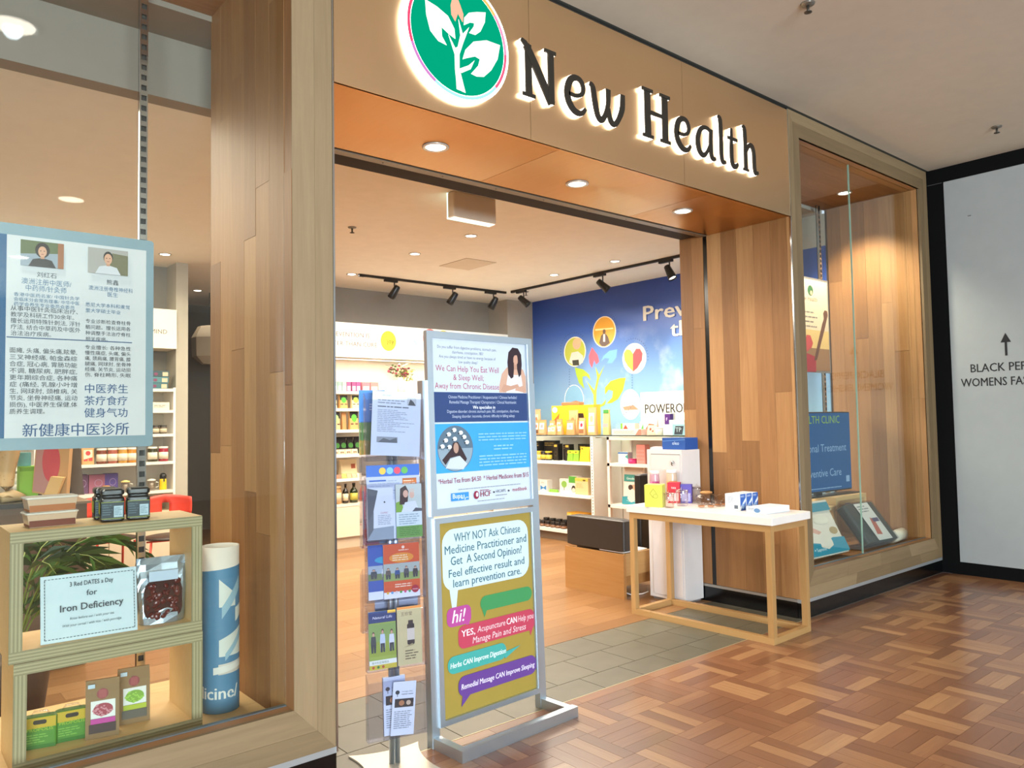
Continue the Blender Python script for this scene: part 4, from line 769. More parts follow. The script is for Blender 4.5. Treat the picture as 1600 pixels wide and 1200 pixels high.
# ================================================================== SHOP FURNITURE
# ---- display table by the entrance
tb = thing('display_table', 'oak frame display table with a white slab top', 'table', (4.83, 3.445, 0), math.radians(1.5))
tw, tl, th = 0.245, 0.60, 0.776; q_ = 0.042
for sx in (-1, 1):
    for sy in (-1, 1): MB().box(-q_ / 2, q_ / 2, -q_ / 2, q_ / 2, -th / 2 + q_, th / 2 - q_).build('leg', PINE, tb, (sx * (tw - q_ / 2), sy * (tl - q_ / 2), th / 2))
for zz in (q_ / 2, th - q_ / 2):
    for sx in (-1, 1): MB().box(-q_ / 2, q_ / 2, -tl, tl, -q_ / 2, q_ / 2).build('rail', PINEY, tb, (sx * (tw - q_ / 2), 0, zz))
    for sy in (-1, 1): MB().box(-tw + q_, tw - q_, -q_ / 2, q_ / 2, -q_ / 2, q_ / 2).build('rail', PINEX, tb, (0, sy * (tl - q_ / 2), zz))
MB().rbox(-tw - 0.012, tw + 0.012, -tl - 0.02, tl + 0.02, th + 0.003, th + 0.056, 0.004).build('table_top', flat('#e9e2da', 0.4), tb)
TZ = th + 0.056
def tpt(px, py): p_ = at(px, py, z=TZ + 0.001); return (p_.x, p_.y, TZ + 0.001)

def carton(name, label, loc, w_, d_, h_, col, paint=None, rz=0.0, group=None, cat='box', side=None, rough=0.45):
    """a closed carton: body with a lid seam, printed front"""
    t = thing(name, label, cat, loc, rz, group)
    MB().box(-w_ / 2, w_ / 2, -d_ / 2, d_ / 2, 0, h_).build('carton_body', [flat(col, rough)], t)
    MB().box(-w_ / 2 + 0.002, w_ / 2 - 0.002, -d_ / 2 + 0.002, d_ / 2 - 0.002, h_, h_ + 0.0015).build('lid_flap', flat(col, rough), t)
    if paint:
        p_ = Print(); paint(p_, w_, h_); p_.build('front_print', t, (0, -d_ / 2, 0))
    if side:
        p_ = Print(); side(p_, d_, h_); p_.build('side_print', t, (-w_ / 2, 0, 0), (0, 0, math.radians(-90)))
    return t
def pouch(name, label, loc, w_, d_, h_, col, paint=None, rz=0.0, group=None, cat='pouch', top=None, fold=True):
    """stand-up bag: full at the foot, pinched flat at the top"""
    t = thing(name, label, cat, loc, rz, group)
    n = 6; vs = []; fs = []
    for i in range(n + 1):
        f_ = i / n; dd = d_ / 2 * (1 - f_ ** 1.6) + 0.004; ww = w_ / 2 * (1 - 0.05 * math.sin(f_ * math.pi)); z_ = h_ * f_
        for k in range(12):
            a = 2 * math.pi * k / 12; c_, s_ = math.cos(a), math.sin(a); e = 0.35
            vs.append((ww * math.copysign(abs(c_) ** e, c_), dd * math.copysign(abs(s_) ** e, s_), z_))
    for i in range(n):
        for k in range(12): j = (k + 1) % 12; fs.append((i * 12 + k, i * 12 + j, (i + 1) * 12 + j, (i + 1) * 12 + k))
    fs += [tuple(reversed(range(12))), tuple(range(n * 12, n * 12 + 12))]
    MB().add(vs, fs, 0, False).build('bag', flat(col, 0.7), t)
    if fold: MB().box(-w_ / 2, w_ / 2, -0.006, 0.006, h_ * 0.93, h_).build('folded_top', flat(top or col, 0.7), t)
    if paint:
        p_ = Print(); paint(p_, w_, h_); o_ = p_.build('front_label', t, (0, -d_ / 2 - 0.0045, 0)); o_.rotation_euler = (-math.atan2(d_ / 2 * 0.42, h_ * 0.62), 0, 0)
    return t
def jar(name, label, loc, r, h_, body, lid, band=None, group=None, cat='jar', lidh=0.16, neck=0.9, rz=0.0):
    t = thing(name, label, cat, loc, rz, group); hl = h_ * lidh; hb = h_ - hl
    MB().lathe([(r * 0.9, 0), (r, hb * 0.05), (r, hb * 0.86), (r * neck, hb * 0.96), (r * neck, hb)], n=20).build('jar_body', body, t)
    MB().lathe([(r * 0.98, hb), (r, hb + hl * 0.15), (r, hb + hl * 0.9), (r * 0.94, h_)], n=20).build('lid', lid, t)
    if band:
        MB().lathe([(r * 1.012, hb * 0.18), (r * 1.012, hb * 0.72)], n=20).build('label_band', band, t)
    return t
def bottle(name, label, loc, r, h_, col, capc, lab, group=None):
    t = thing(name, label, 'bottle', loc, 0, group)
    MB().lathe([(r * 0.92, 0), (r, h_ * 0.02), (r, h_ * 0.58), (r * 0.75, h_ * 0.68), (r * 0.36, h_ * 0.76), (r * 0.34, h_ * 0.93)], n=18).build('bottle_body', flat(col, 0.12, 0, 0.6), t)
    MB().lathe([(r * 0.42, h_ * 0.90), (r * 0.42, h_ * 0.99), (r * 0.36, h_)], n=14).build('cap', flat(capc, 0.4), t)
    MB().lathe([(r * 1.015, h_ * 0.14), (r * 1.015, h_ * 0.50)], n=18).build('label_band', flat(lab, 0.6), t)
    return t
RZR = math.radians(-90)     # facing the middle of the shop from the mural side
# ---- things on the table
def yel(p, w_, h_):
    p.poly([(-w_ * 0.22, h_ * 0.62), (0, h_ * 0.84), (w_ * 0.18, h_ * 0.62), (-w_ * 0.02, h_ * 0.42)], '#8f9430').poly([(-w_ * 0.19, h_ * 0.62), (0, h_ * 0.81), (w_ * 0.155, h_ * 0.62), (-w_ * 0.02, h_ * 0.45)], '#d8d85a').ell(w_ * 0.12, h_ * 0.5, w_ * 0.14, h_ * 0.10, '#8f9430', 16).ell(w_ * 0.12, h_ * 0.5, w_ * 0.12, h_ * 0.085, '#d8d85a', 16)
a = tpt(1024, 791); carton('tea_glass_box', 'lime yellow carton with line drawing of tea glasses on the table', a, 0.135, 0.125, 0.165, '#d5d858', yel, math.radians(-62), 'tea ware on the display table', side=None)
a = tpt(1046, 784); carton('red_tea_box', 'red carton behind the tea glasses on the table', (4.93, at(1054, 775, x=4.93).y, TZ + 0.001), 0.095, 0.08, 0.16, '#c22a40', lambda p, w_, h_: (p.rect(-w_ * 0.4, h_ * 0.1, w_ * 0.4, h_ * 0.5, '#e6c6cc'), p.text('tea', -w_ * 0.2, h_ * 0.7, 0.03, '#f2dfe2')), math.radians(-60), 'tea ware on the display table')
a = tpt(1066, 782); carton('violet_tea_box', 'violet carton behind the glass jug on the table', (4.98, at(1073, 775, x=4.98).y, TZ + 0.001), 0.085, 0.07, 0.145, '#5a50a8', lambda p, w_, h_: p.rect(-w_ * 0.4, h_ * 0.1, w_ * 0.4, h_ * 0.55, '#a8a8dc'), math.radians(-60), 'tea ware on the display table')
def glass_cup(name, label, loc, r, h_, filler=None, spout=False):
    t = thing(name, label, 'glass', loc, 0, 'tea ware on the display table')
    MB().lathe([(r * 0.85, 0), (r, h_ * 0.1), (r, h_ * 0.7), (r * 1.08, h_ * 0.97), (r * 1.05, h_), (r * 0.95, h_ * 0.7), (r * 0.92, h_ * 0.12), (0.001, h_ * 0.06)], n=22).build('glass_body', TEAGL, t)
    MB().tube([(r, 0, h_ * 0.75), (r * 1.5, 0, h_ * 0.72), (r * 1.6, 0, h_ * 0.45), (r * 1.3, 0, h_ * 0.25), (r * 0.98, 0, h_ * 0.22)], 0.004, 8).build('handle', TEAGL, t)
    MB().lathe([(r * 1.15, h_), (r * 1.15, h_ * 1.03), (r * 0.3, h_ * 1.10), (r * 0.12, h_ * 1.12), (r * 0.2, h_ * 1.2), (0.001, h_ * 1.22)], n=20).build('lid', TEAGL, t)
    return t
glass_cup('tea_mug', 'lidded glass mug in front of the red carton', tpt(1046, 793), 0.036, 0.105)
glass_cup('tea_jug', 'lidded glass infuser jug in front of the violet carton', tpt(1066, 790), 0.045, 0.115)
glass_cup('tea_pitcher', 'lidded glass pitcher next to the glass teapot', tpt(1089, 785), 0.032, 0.12)
def teapot(name, label, loc, s_, rz=0, group=None):
    t = thing(name, label, 'teapot', loc, rz, group)
    MB().lathe([(0.055 * s_, 0), (0.085 * s_, 0.02 * s_), (0.095 * s_, 0.045 * s_), (0.08 * s_, 0.075 * s_), (0.045 * s_, 0.09 * s_), (0.043 * s_, 0.088 * s_), (0.075 * s_, 0.07 * s_), (0.085 * s_, 0.04 * s_), (0.04 * s_, 0.008 * s_), (0.001, 0.006 * s_)], n=26).build('pot_body', TEAGL, t)
    MB().lathe([(0.048 * s_, 0.09 * s_), (0.048 * s_, 0.102 * s_), (0.03 * s_, 0.106 * s_), (0.001, 0.107 * s_)], n=20).build('cork_lid', flat('#c08a50', 0.6), t)
    MB().tube([(0.08 * s_, 0, 0.07 * s_), (0.125 * s_, 0, 0.085 * s_), (0.14 * s_, 0, 0.06 * s_), (0.125 * s_, 0, 0.035 * s_), (0.09 * s_, 0, 0.03 * s_)], 0.005 * s_, 8).build('handle', TEAGL, t)
    MB().tube([(-0.085 * s_, 0, 0.04 * s_), (-0.115 * s_, 0, 0.055 * s_), (-0.135 * s_, 0, 0.085 * s_)], [0.012 * s_, 0.008 * s_, 0.006 * s_], 8).build('spout', TEAGL, t)
    return t
teapot('glass_teapot', 'clear glass teapot with cork lid on the display table', tpt(1104, 788), 0.95, math.radians(-62), 'tea ware on the display table')
for i, (px, py, l_) in enumerate(((1096, 793, 'amber tea glass nearest the teapot spout'), (1111, 793, 'amber tea glass in the middle of the low row'), (1122, 791, 'amber tea glass behind the middle one'), (1132, 790, 'amber tea glass nearest the blue boxes'))):
    t = thing('tea_cup', l_, 'cup', tpt(px, py), 0, 'small tea glasses on the display table'); r = 0.027
    MB().lathe([(r * 0.7, 0), (r, 0.012), (r, 0.03), (r * 1.03, 0.034), (r * 0.96, 0.032), (r * 0.9, 0.012), (0.001, 0.006)], n=18).build('cup_glass', TEAGL, t)
    MB().lathe([(r * 0.86, 0.008), (r * 0.9, 0.016), (0.001, 0.0165)], n=16).build('tea', flat('#c9834a', 0.2), t)
for i in range(3):
    q0 = tpt(1155, 798); p_ = (q0[0] - 0.012 + i * 0.079, q0[1] + 0.055, q0[2])
    def blu(p, w_, h_): p.rect(-w_ / 2, 0, w_ / 2, h_, '#2f5fae').poly([(-w_ / 2, h_ * 0.2), (w_ / 2, h_ * 0.75), (w_ / 2, h_ * 0.55), (-w_ / 2, 0)], '#e4edf6').ell(0, h_ * 0.25, w_ * 0.25, h_ * 0.16, '#8fb4de').greek(-w_ * 0.4, h_ * 0.8, w_ * 0.3, h_ * 0.92, 2, '#dfe8f4', 0.2, i)
    carton('blue_pack', ('blue and white carton next to the tea glasses', 'blue and white carton in the middle of three', 'blue and white carton nearest the flat white pack')[i], (p_[0] + 0.05, p_[1], p_[2]), 0.075, 0.12, 0.115 - 0.0 * i, '#dfe3e8', blu, math.radians(4), 'blue and white cartons on the display table', side=(lambda p, w_, h_: (p.greek(-w_ * 0.35, h_ * 0.45, w_ * 0.2, h_ * 0.85, 5, '#9aa4b0', 0.3, 2), p.rect(w_ * 0.1, h_ * 0.1, w_ * 0.35, h_ * 0.32, '#5a6470'))) if i == 0 else None)
a = tpt(1206, 800); carton('flat_white_pack', 'flat white packet lying at the end of the display table', (a[0] + 0.0, a[1] + 0.03, a[2]), 0.28, 0.16, 0.04, '#e6eaf0', lambda p, w_, h_: p.rect(-w_ * 0.48, h_ * 0.06, w_ * 0.48, h_ * 0.94, '#dfe8f2'), math.radians(-2), None, 'box', lambda p, w_, h_: (p.rect(-w_ / 2, 0, w_ / 2, h_, '#cdd4dc'), p.ell(w_ * 0.05, h_ * 0.5, 0.025, 0.015, '#5f86b0'), p.greek(-w_ * 0.4, h_ * 0.5, -w_ * 0.1, h_ * 0.9, 2, '#7d8894', 0.3, 1)))
# ---- locker and what stands on it
lk = thing('white_locker', 'narrow tall white locker beside the oak reveal', 'locker', (5.21, 4.10, 0))
MB().box(-0.125, 0.115, -0.18, 0.18, 0.02, 1.24).build('cabinet_body', flat('#dcd6d2', 0.4), lk)
dr = MB().box(-0.134, -0.127, -0.165, 0.135, 0.05, 1.20).build('door', flat('#d3ccca', 0.4), lk)
MB().lathe([(0.012, 0), (0.012, 0.012), (0.006, 0.016)], n=12).build('cam_lock', CHROME, dr, (-0.134, -0.10, 1.14), (0, math.radians(-90), 0))
MB().tube([(-0.15, -0.10, 1.14), (-0.158, -0.103, 1.125), (-0.155, -0.11, 1.115)], 0.006, 6).build('key', flat('#6b655c', 0.4, 0.6), dr)
MB().box(-0.13, -0.126, -0.166, 0.136, 1.20, 1.205).build('door_gap', flat('#6b6460', 0.7), lk)
MB().box(-0.11, 0.10, -0.16, 0.16, 0, 0.02).build('plinth', flat('#8c8682', 0.6), lk)
LZ = 1.2405
carton('blue_spa_box', 'flat dark blue carton on top of the locker', (5.23, 4.045, LZ), 0.235, 0.17, 0.095, '#1f4f98', lambda p, w_, h_: (p.text('oleo', -w_ * 0.06, h_ * 0.42, 0.04, '#c9dcf2'), p.poly([(-w_ / 2, h_ * 0.75), (w_ / 2, h_ * 0.9), (w_ / 2, h_ * 0.84), (-w_ / 2, h_ * 0.70)], '#5a8ac8')), RZR, 'packs on the locker')
carton('thin_white_pack', 'thin white packet on the locker in front of the blue carton', (5.115, 4.20, LZ), 0.09, 0.05, 0.016, '#e9e4e2', None, RZR, 'packs on the locker')
carton('thin_pink_pack', 'thin pink packet on the locker edge', (5.19, 4.235, LZ), 0.10, 0.06, 0.02, '#d8b4b0', None, RZR, 'packs on the locker')
jar('tea_tin', 'clear jar with pink label on the table behind the yellow carton', (4.97, at(1023, 760, x=4.97).y, TZ + 0.001), 0.04, 0.24, flat('#b892a0', 0.2), flat('#e2dad4', 0.35), flat('#a03a70', 0.5), 'clear tea jars on the display table', 'jar', 0.10, 0.95)
jar('tea_tin', 'clear jar with orange label on the table behind the red carton', (5.022, at(1050, 760, x=5.022).y, TZ + 0.001), 0.042, 0.25, flat('#c9b49c', 0.2), flat('#e2dad4', 0.35), flat('#d8924a', 0.5), 'clear tea jars on the display table', 'jar', 0.10, 0.95)
# ---- bench seat
bn = thing('bench_seat', 'oak bench with black padded backrests', 'bench', (4.87, 4.38, 0))
MB().box(0.0, 0.03, 0.0, 0.70, 0.0, 0.37).build('front_panel', BENCHW, bn)
MB().box(0.03, 0.36, 0.0, 0.03, 0.19, 0.375).build('end_panel', PINEX, bn)
MB().box(0.03, 0.62, 0.03, 0.70, 0.10, 0.30).build('base_box', BENCHW, bn)
MB().box(0.03, 0.34, 0.03, 0.30, 0.376, 0.384).build('white_shelf', flat('#e6dfd8', 0.4), bn)
c1 = MB().rbox(0.012, 0.135, 0.0, 0.69, 0.385, 0.65, 0.02).build('back_cushion', flat('#2c2622', 0.42), bn)
MB().rbox(0.46, 0.66, 0.20, 0.27, 0.30, 1.0, 0.02).build('side_cushion', flat('#231f1c', 0.42), bn)
MB().rbox(0.14, 0.60, 0.30, 0.70, 0.30, 0.42, 0.02).build('seat_cushion', flat('#2c2622', 0.42), bn)
cd = tag(MB().tube([(5.30, 4.50, 0.008), (5.22, 4.42, 0.008), (5.12, 4.40, 0.008), (5.02, 4.43, 0.01), (4.99, 4.50, 0.03)], 0.006, 6).build('power_cord', flat('#d8d2cc', 0.5)), 'white power cord on the floor under the bench', 'cord')

# ---- shelving on the mural side
GX = 6.68
gd = thing('gondola_shelf', 'white half height shelving full of packaged health food', 'shelf unit', (GX, 6.45, 0))
for y_ in (0.0, 1.88): MB().box(0.0, 0.05, y_, y_ + 0.045, 0, 1.30).box(0.05, 0.5, y_, y_ + 0.03, 0.02, 1.28).build('upright', WHITEM, gd)
for k in range(30): MB().box(-0.0015, 0, 0.018, 0.026, 0.20 + k * 0.036, 0.22 + k * 0.036).build('slot_hole', BLACKM, gd)
MB().box(0.44, 0.47, 0.03, 1.88, 0.05, 1.28).build('back_panel', flat('#d8cfc4', 0.5), gd)
for zz in (0.99, 0.59): MB().box(0.0, 0.44, 0.047, 1.878, zz - 0.03, zz).box(-0.012, 0.0, 0.047, 1.878, zz - 0.038, zz + 0.003).build('shelf', WHITEM, gd)
MB().box(-0.02, 0.44, 0.047, 1.878, 0.105, 0.145).build('shelf', WHITEM, gd); MB().box(0.04, 0.44, 0.05, 1.87, 0.0, 0.105).build('plinth', flat('#7a6a5a', 0.6), gd)
ws = thing('white_shelf_frame', 'white open frame shelf between the gondola and the locker', 'shelf unit', (GX, 5.15, 0))
for y_ in (0.0, 1.04): 
    for x_ in (0.0, 0.40): MB().box(x_, x_ + 0.035, y_, y_ + 0.035, 0, 1.295).build('post', flat('#e4d8d0', 0.45), ws)
for zz in (1.295, 0.99, 0.51): MB().box(0.0, 0.435, 0.0, 1.075, zz - 0.035, zz).build('shelf', flat('#e8dcd4', 0.45), ws)
MB().box(0.41, 0.43, 0.03, 1.05, 0.02, 1.27).build('back_panel', flat('#d6ccc0', 0.5), ws)
gs = thing('glass_ledge', 'long glass ledge on top of the mural side shelves', 'shelf', (GX, 4.95, 1.305))
MB().box(-0.02, 0.50, 0.0, 3.40, 0.0, 0.010).build('glass_sheet', glassy('ledge_glass', (0.85, 0.93, 0.9), 1.0), gs)
MB().box(-0.021, -0.016, 0.0, 3.40, -0.001, 0.011).build('dark_edge', flat('#3e453f', 0.3), gs)
struct('wall_partition', MB().box(7.19, 7.42, 4.6, 8.4, 0, 1.28), flat('#d8cfc4', 0.6), 'white backing panel behind the mural side shelves')
GZ = 1.3165
def gpos(px, py, dx=0.06, z=GZ, X=GX): p_ = at(px, py, x=X); return (X + dx, p_.y, z)
def px2m(px, w_): return abs(at(px - w_ / 2, 700, x=GX).y - at(px + w_ / 2, 700, x=GX).y)
def kraftlab(lc, fc, dark=None):
    def f_(p, w_, h_):
        p.rect(-w_ * 0.33, h_ * 0.36, w_ * 0.33, h_ * 0.80, lc).ell(0, h_ * 0.58, w_ * 0.2, h_ * 0.12, fc, 14)
        if dark: p.rect(-w_ * 0.36, h_ * 0.10, w_ * 0.36, h_ * 0.33, dark)
    return f_
bags = [(826, 10, 40, 0.16, '#c89a70', '#e0c8a8', '#a86a4a', None, 'tall kraft pouch at the poster end of the glass ledge'),
        (834, 11, 23, 0.06, '#b58a58', '#e9dcc8', '#b2603c', '#5a3a24', 'kraft pouch with round orange picture, first on the glass ledge'),
        (844, 12, 23, 0.05, '#b88d5c', '#ece4d6', '#8f9498', '#b9a27c', 'kraft pouch with grey label, second on the glass ledge'),
        (853, 9, 22, 0.12, '#bd9462', '#e6dcc8', '#a89a7a', None, 'kraft pouch behind the second one on the ledge'),
        (863, 9, 24, 0.13, '#b98e5a', '#e6d9b8', '#b8a860', '#8a7a44', 'kraft pouch with olive label behind the small ones'),
        (857, 7, 14, 0.04, '#c09866', '#ece2cc', '#b8b08a', None, 'smallest kraft pouch on the ledge'),
        (863, 9, 15, 0.03, '#c09866', '#e9e0c4', '#a8b070', None, 'small kraft pouch with green label on the ledge'),
        (873, 8, 16, 0.03, '#bc925e', '#f0eadc', '#b0a890', None, 'small kraft pouch with white label on the ledge'),
        (879, 15, 37, 0.20, '#c9a070', '#c9a070', '#a87a4a', None, 'tall plain kraft pouch in front of the yellow box'),
        (888, 14, 22, 0.05, '#b38a58', '#d9dcd8', '#8f9aa0', None, 'wide kraft pouch with silver label on the ledge'),
        (900, 7, 20, 0.12, '#b98f5e', '#e6dcc8', '#6a5a44', '#6a4a30', 'narrow kraft pouch beside the pink labelled one'),
        (906, 11, 25, 0.05, '#c09464', '#f0e2dc', '#c8284a', '#8a5a3a', 'kraft pouch with pink label on the ledge'),
        (921, 14, 40, 0.06, '#c79c6a', '#e8dcc4', '#c2a880', '#d8d0c4', 'tallest kraft pouch at the end of the pouch row')]
for px, w_, h_, dx, c, lc, fc, dk, l_ in bags:
    p_ = gpos(px, 676, dx); pouch('kraft_pouch', l_, p_, px2m(px, w_) * 0.92, 0.05, h_ * 0.0083, c, kraftlab(lc, fc, dk), RZR, 'kraft pouches on the glass ledge')
def bigyel(p, w_, h_): p.poly([(-w_ * 0.08, h_ * 0.28), (w_ * 0.30, h_ * 0.28), (w_ * 0.26, h_ * 0.72), (-w_ * 0.04, h_ * 0.72)], '#3a2a20').text('Cat', w_ * 0.02, h_ * 0.40, 0.10, '#d8c890').poly([(-w_ * 0.5, h_ * 0.4), (-w_ * 0.3, h_ * 0.75), (-w_ * 0.36, h_ * 0.3)], '#b0622a').ell(-w_ * 0.42, h_ * 0.86, 0.05, 0.04, '#d8d8d4', 12)
pa, pb = at(866, 670, x=7.0), at(932, 670, x=7.0)
carton('yellow_gift_box', 'large yellow gift box standing behind the kraft pouches', (7.02, (pa.y + pb.y) / 2, GZ), pa.y - pb.y, 0.12, 0.37, '#e8b92a', bigyel, RZR)
MB().rbox(-0.16, 0.16, -0.05, 0.05, 0, 0.04, 0.01).build('wrapper', flat('#c9714a', 0.6), tag(thing('snack_bag', 'orange snack bag lying on the yellow gift box', 'bag', (7.02, (pa.y + pb.y) / 2 + 0.05, GZ + 0.372), RZR), None))
pouch('green_snack_pack', 'pale green and pink pack at the end of the kraft pouches', gpos(936, 676, 0.14), 0.10, 0.05, 0.30, '#c3b878', lambda p, w_, h_: (p.rect(-w_ * 0.4, h_ * 0.86, w_ * 0.4, h_ * 0.99, '#3f8a3a'), p.rect(-w_ * 0.4, h_ * 0.3, w_ * 0.4, h_ * 0.45, '#d49a98')), RZR)
carton('green_mat_pack', 'low bright green pack behind the red carton', gpos(944, 676, 0.40), 0.15, 0.05, 0.13, '#7cc43c', None, RZR)
carton('red_arrow_box', 'white and red carton on the glass ledge', gpos(959, 676, 0.30), 0.19, 0.08, 0.13, '#ded4c8', lambda p, w_, h_: (p.rect(-w_ * 0.05, h_ * 0.05, w_ * 0.5, h_ * 0.5, '#c8402a'), p.poly([(-w_ * 0.45, h_ * 0.5), (-w_ * 0.25, h_ * 0.9), (-w_ * 0.05, h_ * 0.5), (-w_ * 0.25, h_ * 0.08)], '#d0402c')), RZR, 'cartons on the glass ledge')
carton('flat_pink_pack', 'long flat pink and white packet at the front of the ledge', gpos(977, 676, 0.07), 0.44, 0.10, 0.065, '#e3cfc8', lambda p, w_, h_: (p.greek(-w_ * 0.45, h_ * 0.2, w_ * 0.3, h_ * 0.8, 3, '#cf9a94', 0.2, 3), p.poly([(w_ * 0.3, 0), (w_ * 0.5, 0), (w_ * 0.5, h_), (w_ * 0.42, h_)], '#cc7a68')), RZR, 'cartons on the glass ledge')
pouch('leafy_soft_pack', 'white and green soft pack on the ledge behind the flat packet', gpos(984, 676, 0.30), 0.20, 0.06, 0.15, '#dfe6d4', lambda p, w_, h_: p.poly([(-w_ * 0.45, h_ * 0.1), (-w_ * 0.2, h_ * 0.85), (-w_ * 0.1, h_ * 0.2)], '#4f9a48'), RZR)
pouch('red_soft_pack', 'red and white soft pack leaning on the ledge', gpos(1000, 676, 0.20), 0.20, 0.06, 0.17, '#e0ccc2', lambda p, w_, h_: p.poly([(-w_ * 0.5, h_ * 0.1), (-w_ * 0.1, h_ * 0.75), (w_ * 0.3, h_ * 0.7), (-w_ * 0.1, h_ * 0.1)], '#d0583e'), RZR)
pouch('peach_soft_pack', 'peach coloured soft pack with red figures on the ledge', gpos(1011, 676, 0.10), 0.14, 0.06, 0.11, '#dfae9a', lambda p, w_, h_: (p.ell(-w_ * 0.1, h_ * 0.6, w_ * 0.1, h_ * 0.14, '#8a3a2c'), p.ell(w_ * 0.15, h_ * 0.4, w_ * 0.1, h_ * 0.1, '#b8503c')), RZR)
carton('white_stack_box', 'white carton standing behind the peach pack', gpos(1013, 676, 0.34), 0.16, 0.08, 0.24, '#e9e2d8', lambda p, w_, h_: p.greek(-w_ * 0.4, h_ * 0.4, w_ * 0.3, h_ * 0.7, 3, '#b8b0b8', 0.3, 2), RZR, 'cartons on the glass ledge')
carton('purple_box', 'narrow upright purple carton on the ledge', gpos(1026, 676, 0.22), 0.075, 0.06, 0.23, '#4e2276', lambda p, w_, h_: p.text('F', -w_ * 0.25, h_ * 0.68, 0.05, '#e6d8ee'), RZR, 'cartons on the glass ledge')
jar('white_round_tub', 'round white tub lying on the ledge beside the blue carton', gpos(1023, 676, 0.09), 0.05, 0.085, flat('#efe8dd', 0.3), flat('#f4eee4', 0.3), None, None, 'tub')
carton('light_blue_box', 'pale blue carton with black letters on the ledge', gpos(1046, 676, 0.13), 0.30, 0.10, 0.115, '#8fbccd', lambda p, w_, h_: (p.rect(-w_ * 0.5, 0, -0.02, h_, '#d5dcda'), p.poly([(0.0, h_ * 0.05), (0.02, h_ * 0.85), (0.13, h_ * 0.85), (0.11, h_ * 0.05)], '#2a3440'), p.text('TP', 0.02, h_ * 0.3, 0.07, '#b8d4dc')), RZR, 'cartons on the glass ledge')
carton('pale_green_box', 'pale green carton stacked on the pale blue one', gpos(1043, 676, 0.20, GZ + 0.118), 0.20, 0.08, 0.045, '#c9dcc9', None, RZR, 'cartons on the glass ledge')
ba = thing('white_tub', 'big white tub with black and green things in it on the ledge', 'tub', gpos(1068, 676, 0.34))
MB().lathe([(0.075, 0), (0.10, 0.10), (0.108, 0.20), (0.103, 0.20), (0.095, 0.10), (0.07, 0.01), (0.001, 0.008)], n=24).build('tub_wall', flat('#ddd0c4', 0.4), ba)
MB().lathe([(0.10, 0.16), (0.095, 0.23), (0.05, 0.275), (0.001, 0.285)], n=20).build('black_lid', BLACKM, ba)
MB().box(-0.07, -0.03, 0.05, 0.12, 0.1, 0.30).build('green_card', flat('#9ec23c', 0.5), ba)
# upright white banner box with lettering, against the mural
pa, pb = at(1002, 630, x=7.3), at(1075, 630, x=7.3)
bx = thing('white_banner_box', 'white display box with black lettering against the mural', 'box', (7.32, (pa.y + pb.y) / 2, 1.30), RZR)
bw = pa.y - pb.y
MB().box(-bw / 2, bw / 2, -0.03, 0.06, -0.02, 0.52).build('box_body', flat('#eee9df', 0.45), bx)
pr = Print(); pr.text('POWERONE', -bw * 0.42, 0.265, 0.155, '#23211f', width=0.74, bold=0.02); pr.build('front_lettering', bx, (0, -0.03, 0))
# shelf 1
def sh(px, dx, z): p_ = at(px, 720, x=GX); return (GX + dx, p_.y, z)
for i, (px, w_, h_, dx, l_) in enumerate(((828, 10, 0.24, 0.16, 'black gift carton nearest the poster on the upper shelf'), (843, 20, 0.245, 0.22, 'wide black gift carton behind the honey jars'), (863, 8, 0.21, 0.10, 'upright black carton with gold label beside the honey jars'), (872, 9, 0.20, 0.18, 'black carton between the two gold labelled ones'), (880, 8, 0.205, 0.11, 'upright black carton with gold label beside the green packs'), (891, 15, 0.205, 0.26, 'black carton behind the green packs'))):
    carton('black_honey_box', l_, sh(px, dx, 0.991), px2m(px, w_) * 0.95, 0.08, h_, '#15120f', lambda p, ww, hh, k=i: (p.rect(-ww * 0.3, hh * 0.82, ww * 0.3, hh * 0.95, '#d0a83c'), p.ell(0, hh * 0.4, ww * 0.3, hh * 0.14, '#57492c', 14), p.ell(0, hh * 0.4, ww * 0.25, hh * 0.11, '#15120f', 14)) if k in (2, 4) else p.greek(-ww * 0.4, hh * 0.7, ww * 0.4, hh * 0.92, 2, '#8a7238', 0.2, k), RZR, 'black gift cartons on the shelf')
for i, (px, c, l_) in enumerate(((827, '#b8864a', 'amber honey jar nearest the poster'), (838.5, '#b8912c', 'honey jar with yellow lid on the upper shelf'), (846, '#2a2018', 'dark honey jar beside the yellow lidded one'), (853, '#2a2018', 'dark honey jar nearest the black cartons'))):
    jar('honey_jar', l_, sh(px, 0.05, 0.991), 0.045 if i else 0.04, 0.115 if i != 0 else 0.17, flat(c, 0.2), flat('#e0b424' if i in (1, 3) else '#2a251e', 0.4), flat('#d8b83a' if i != 1 else '#e6d07a', 0.5), 'honey jars on the shelf')
for i, px in enumerate((887, 896)):
    pouch('green_tea_pack', ('yellow and green pack beside the black cartons', 'yellow and green pack beside the yellow bag')[i], sh(px, 0.06, 0.991), 0.10, 0.05, 0.135, '#7fae2c', lambda p, w_, h_: (p.rect(-w_ * 0.46, h_ * 0.72, w_ * 0.46, h_ * 0.96, '#d8c42c'), p.ell(0, h_ * 0.84, w_ * 0.16, h_ * 0.06, '#2a2a1a', 12)), RZR, 'green and yellow packs on the shelf')
pouch('yellow_tea_pack', 'plain yellow pack at the end of the upper shelf', sh(909, 0.07, 0.991), 0.17, 0.06, 0.18, '#e0b420', lambda p, w_, h_: p.ell(-w_ * 0.25, h_ * 0.88, w_ * 0.08, h_ * 0.05, '#6a5410', 10), RZR)
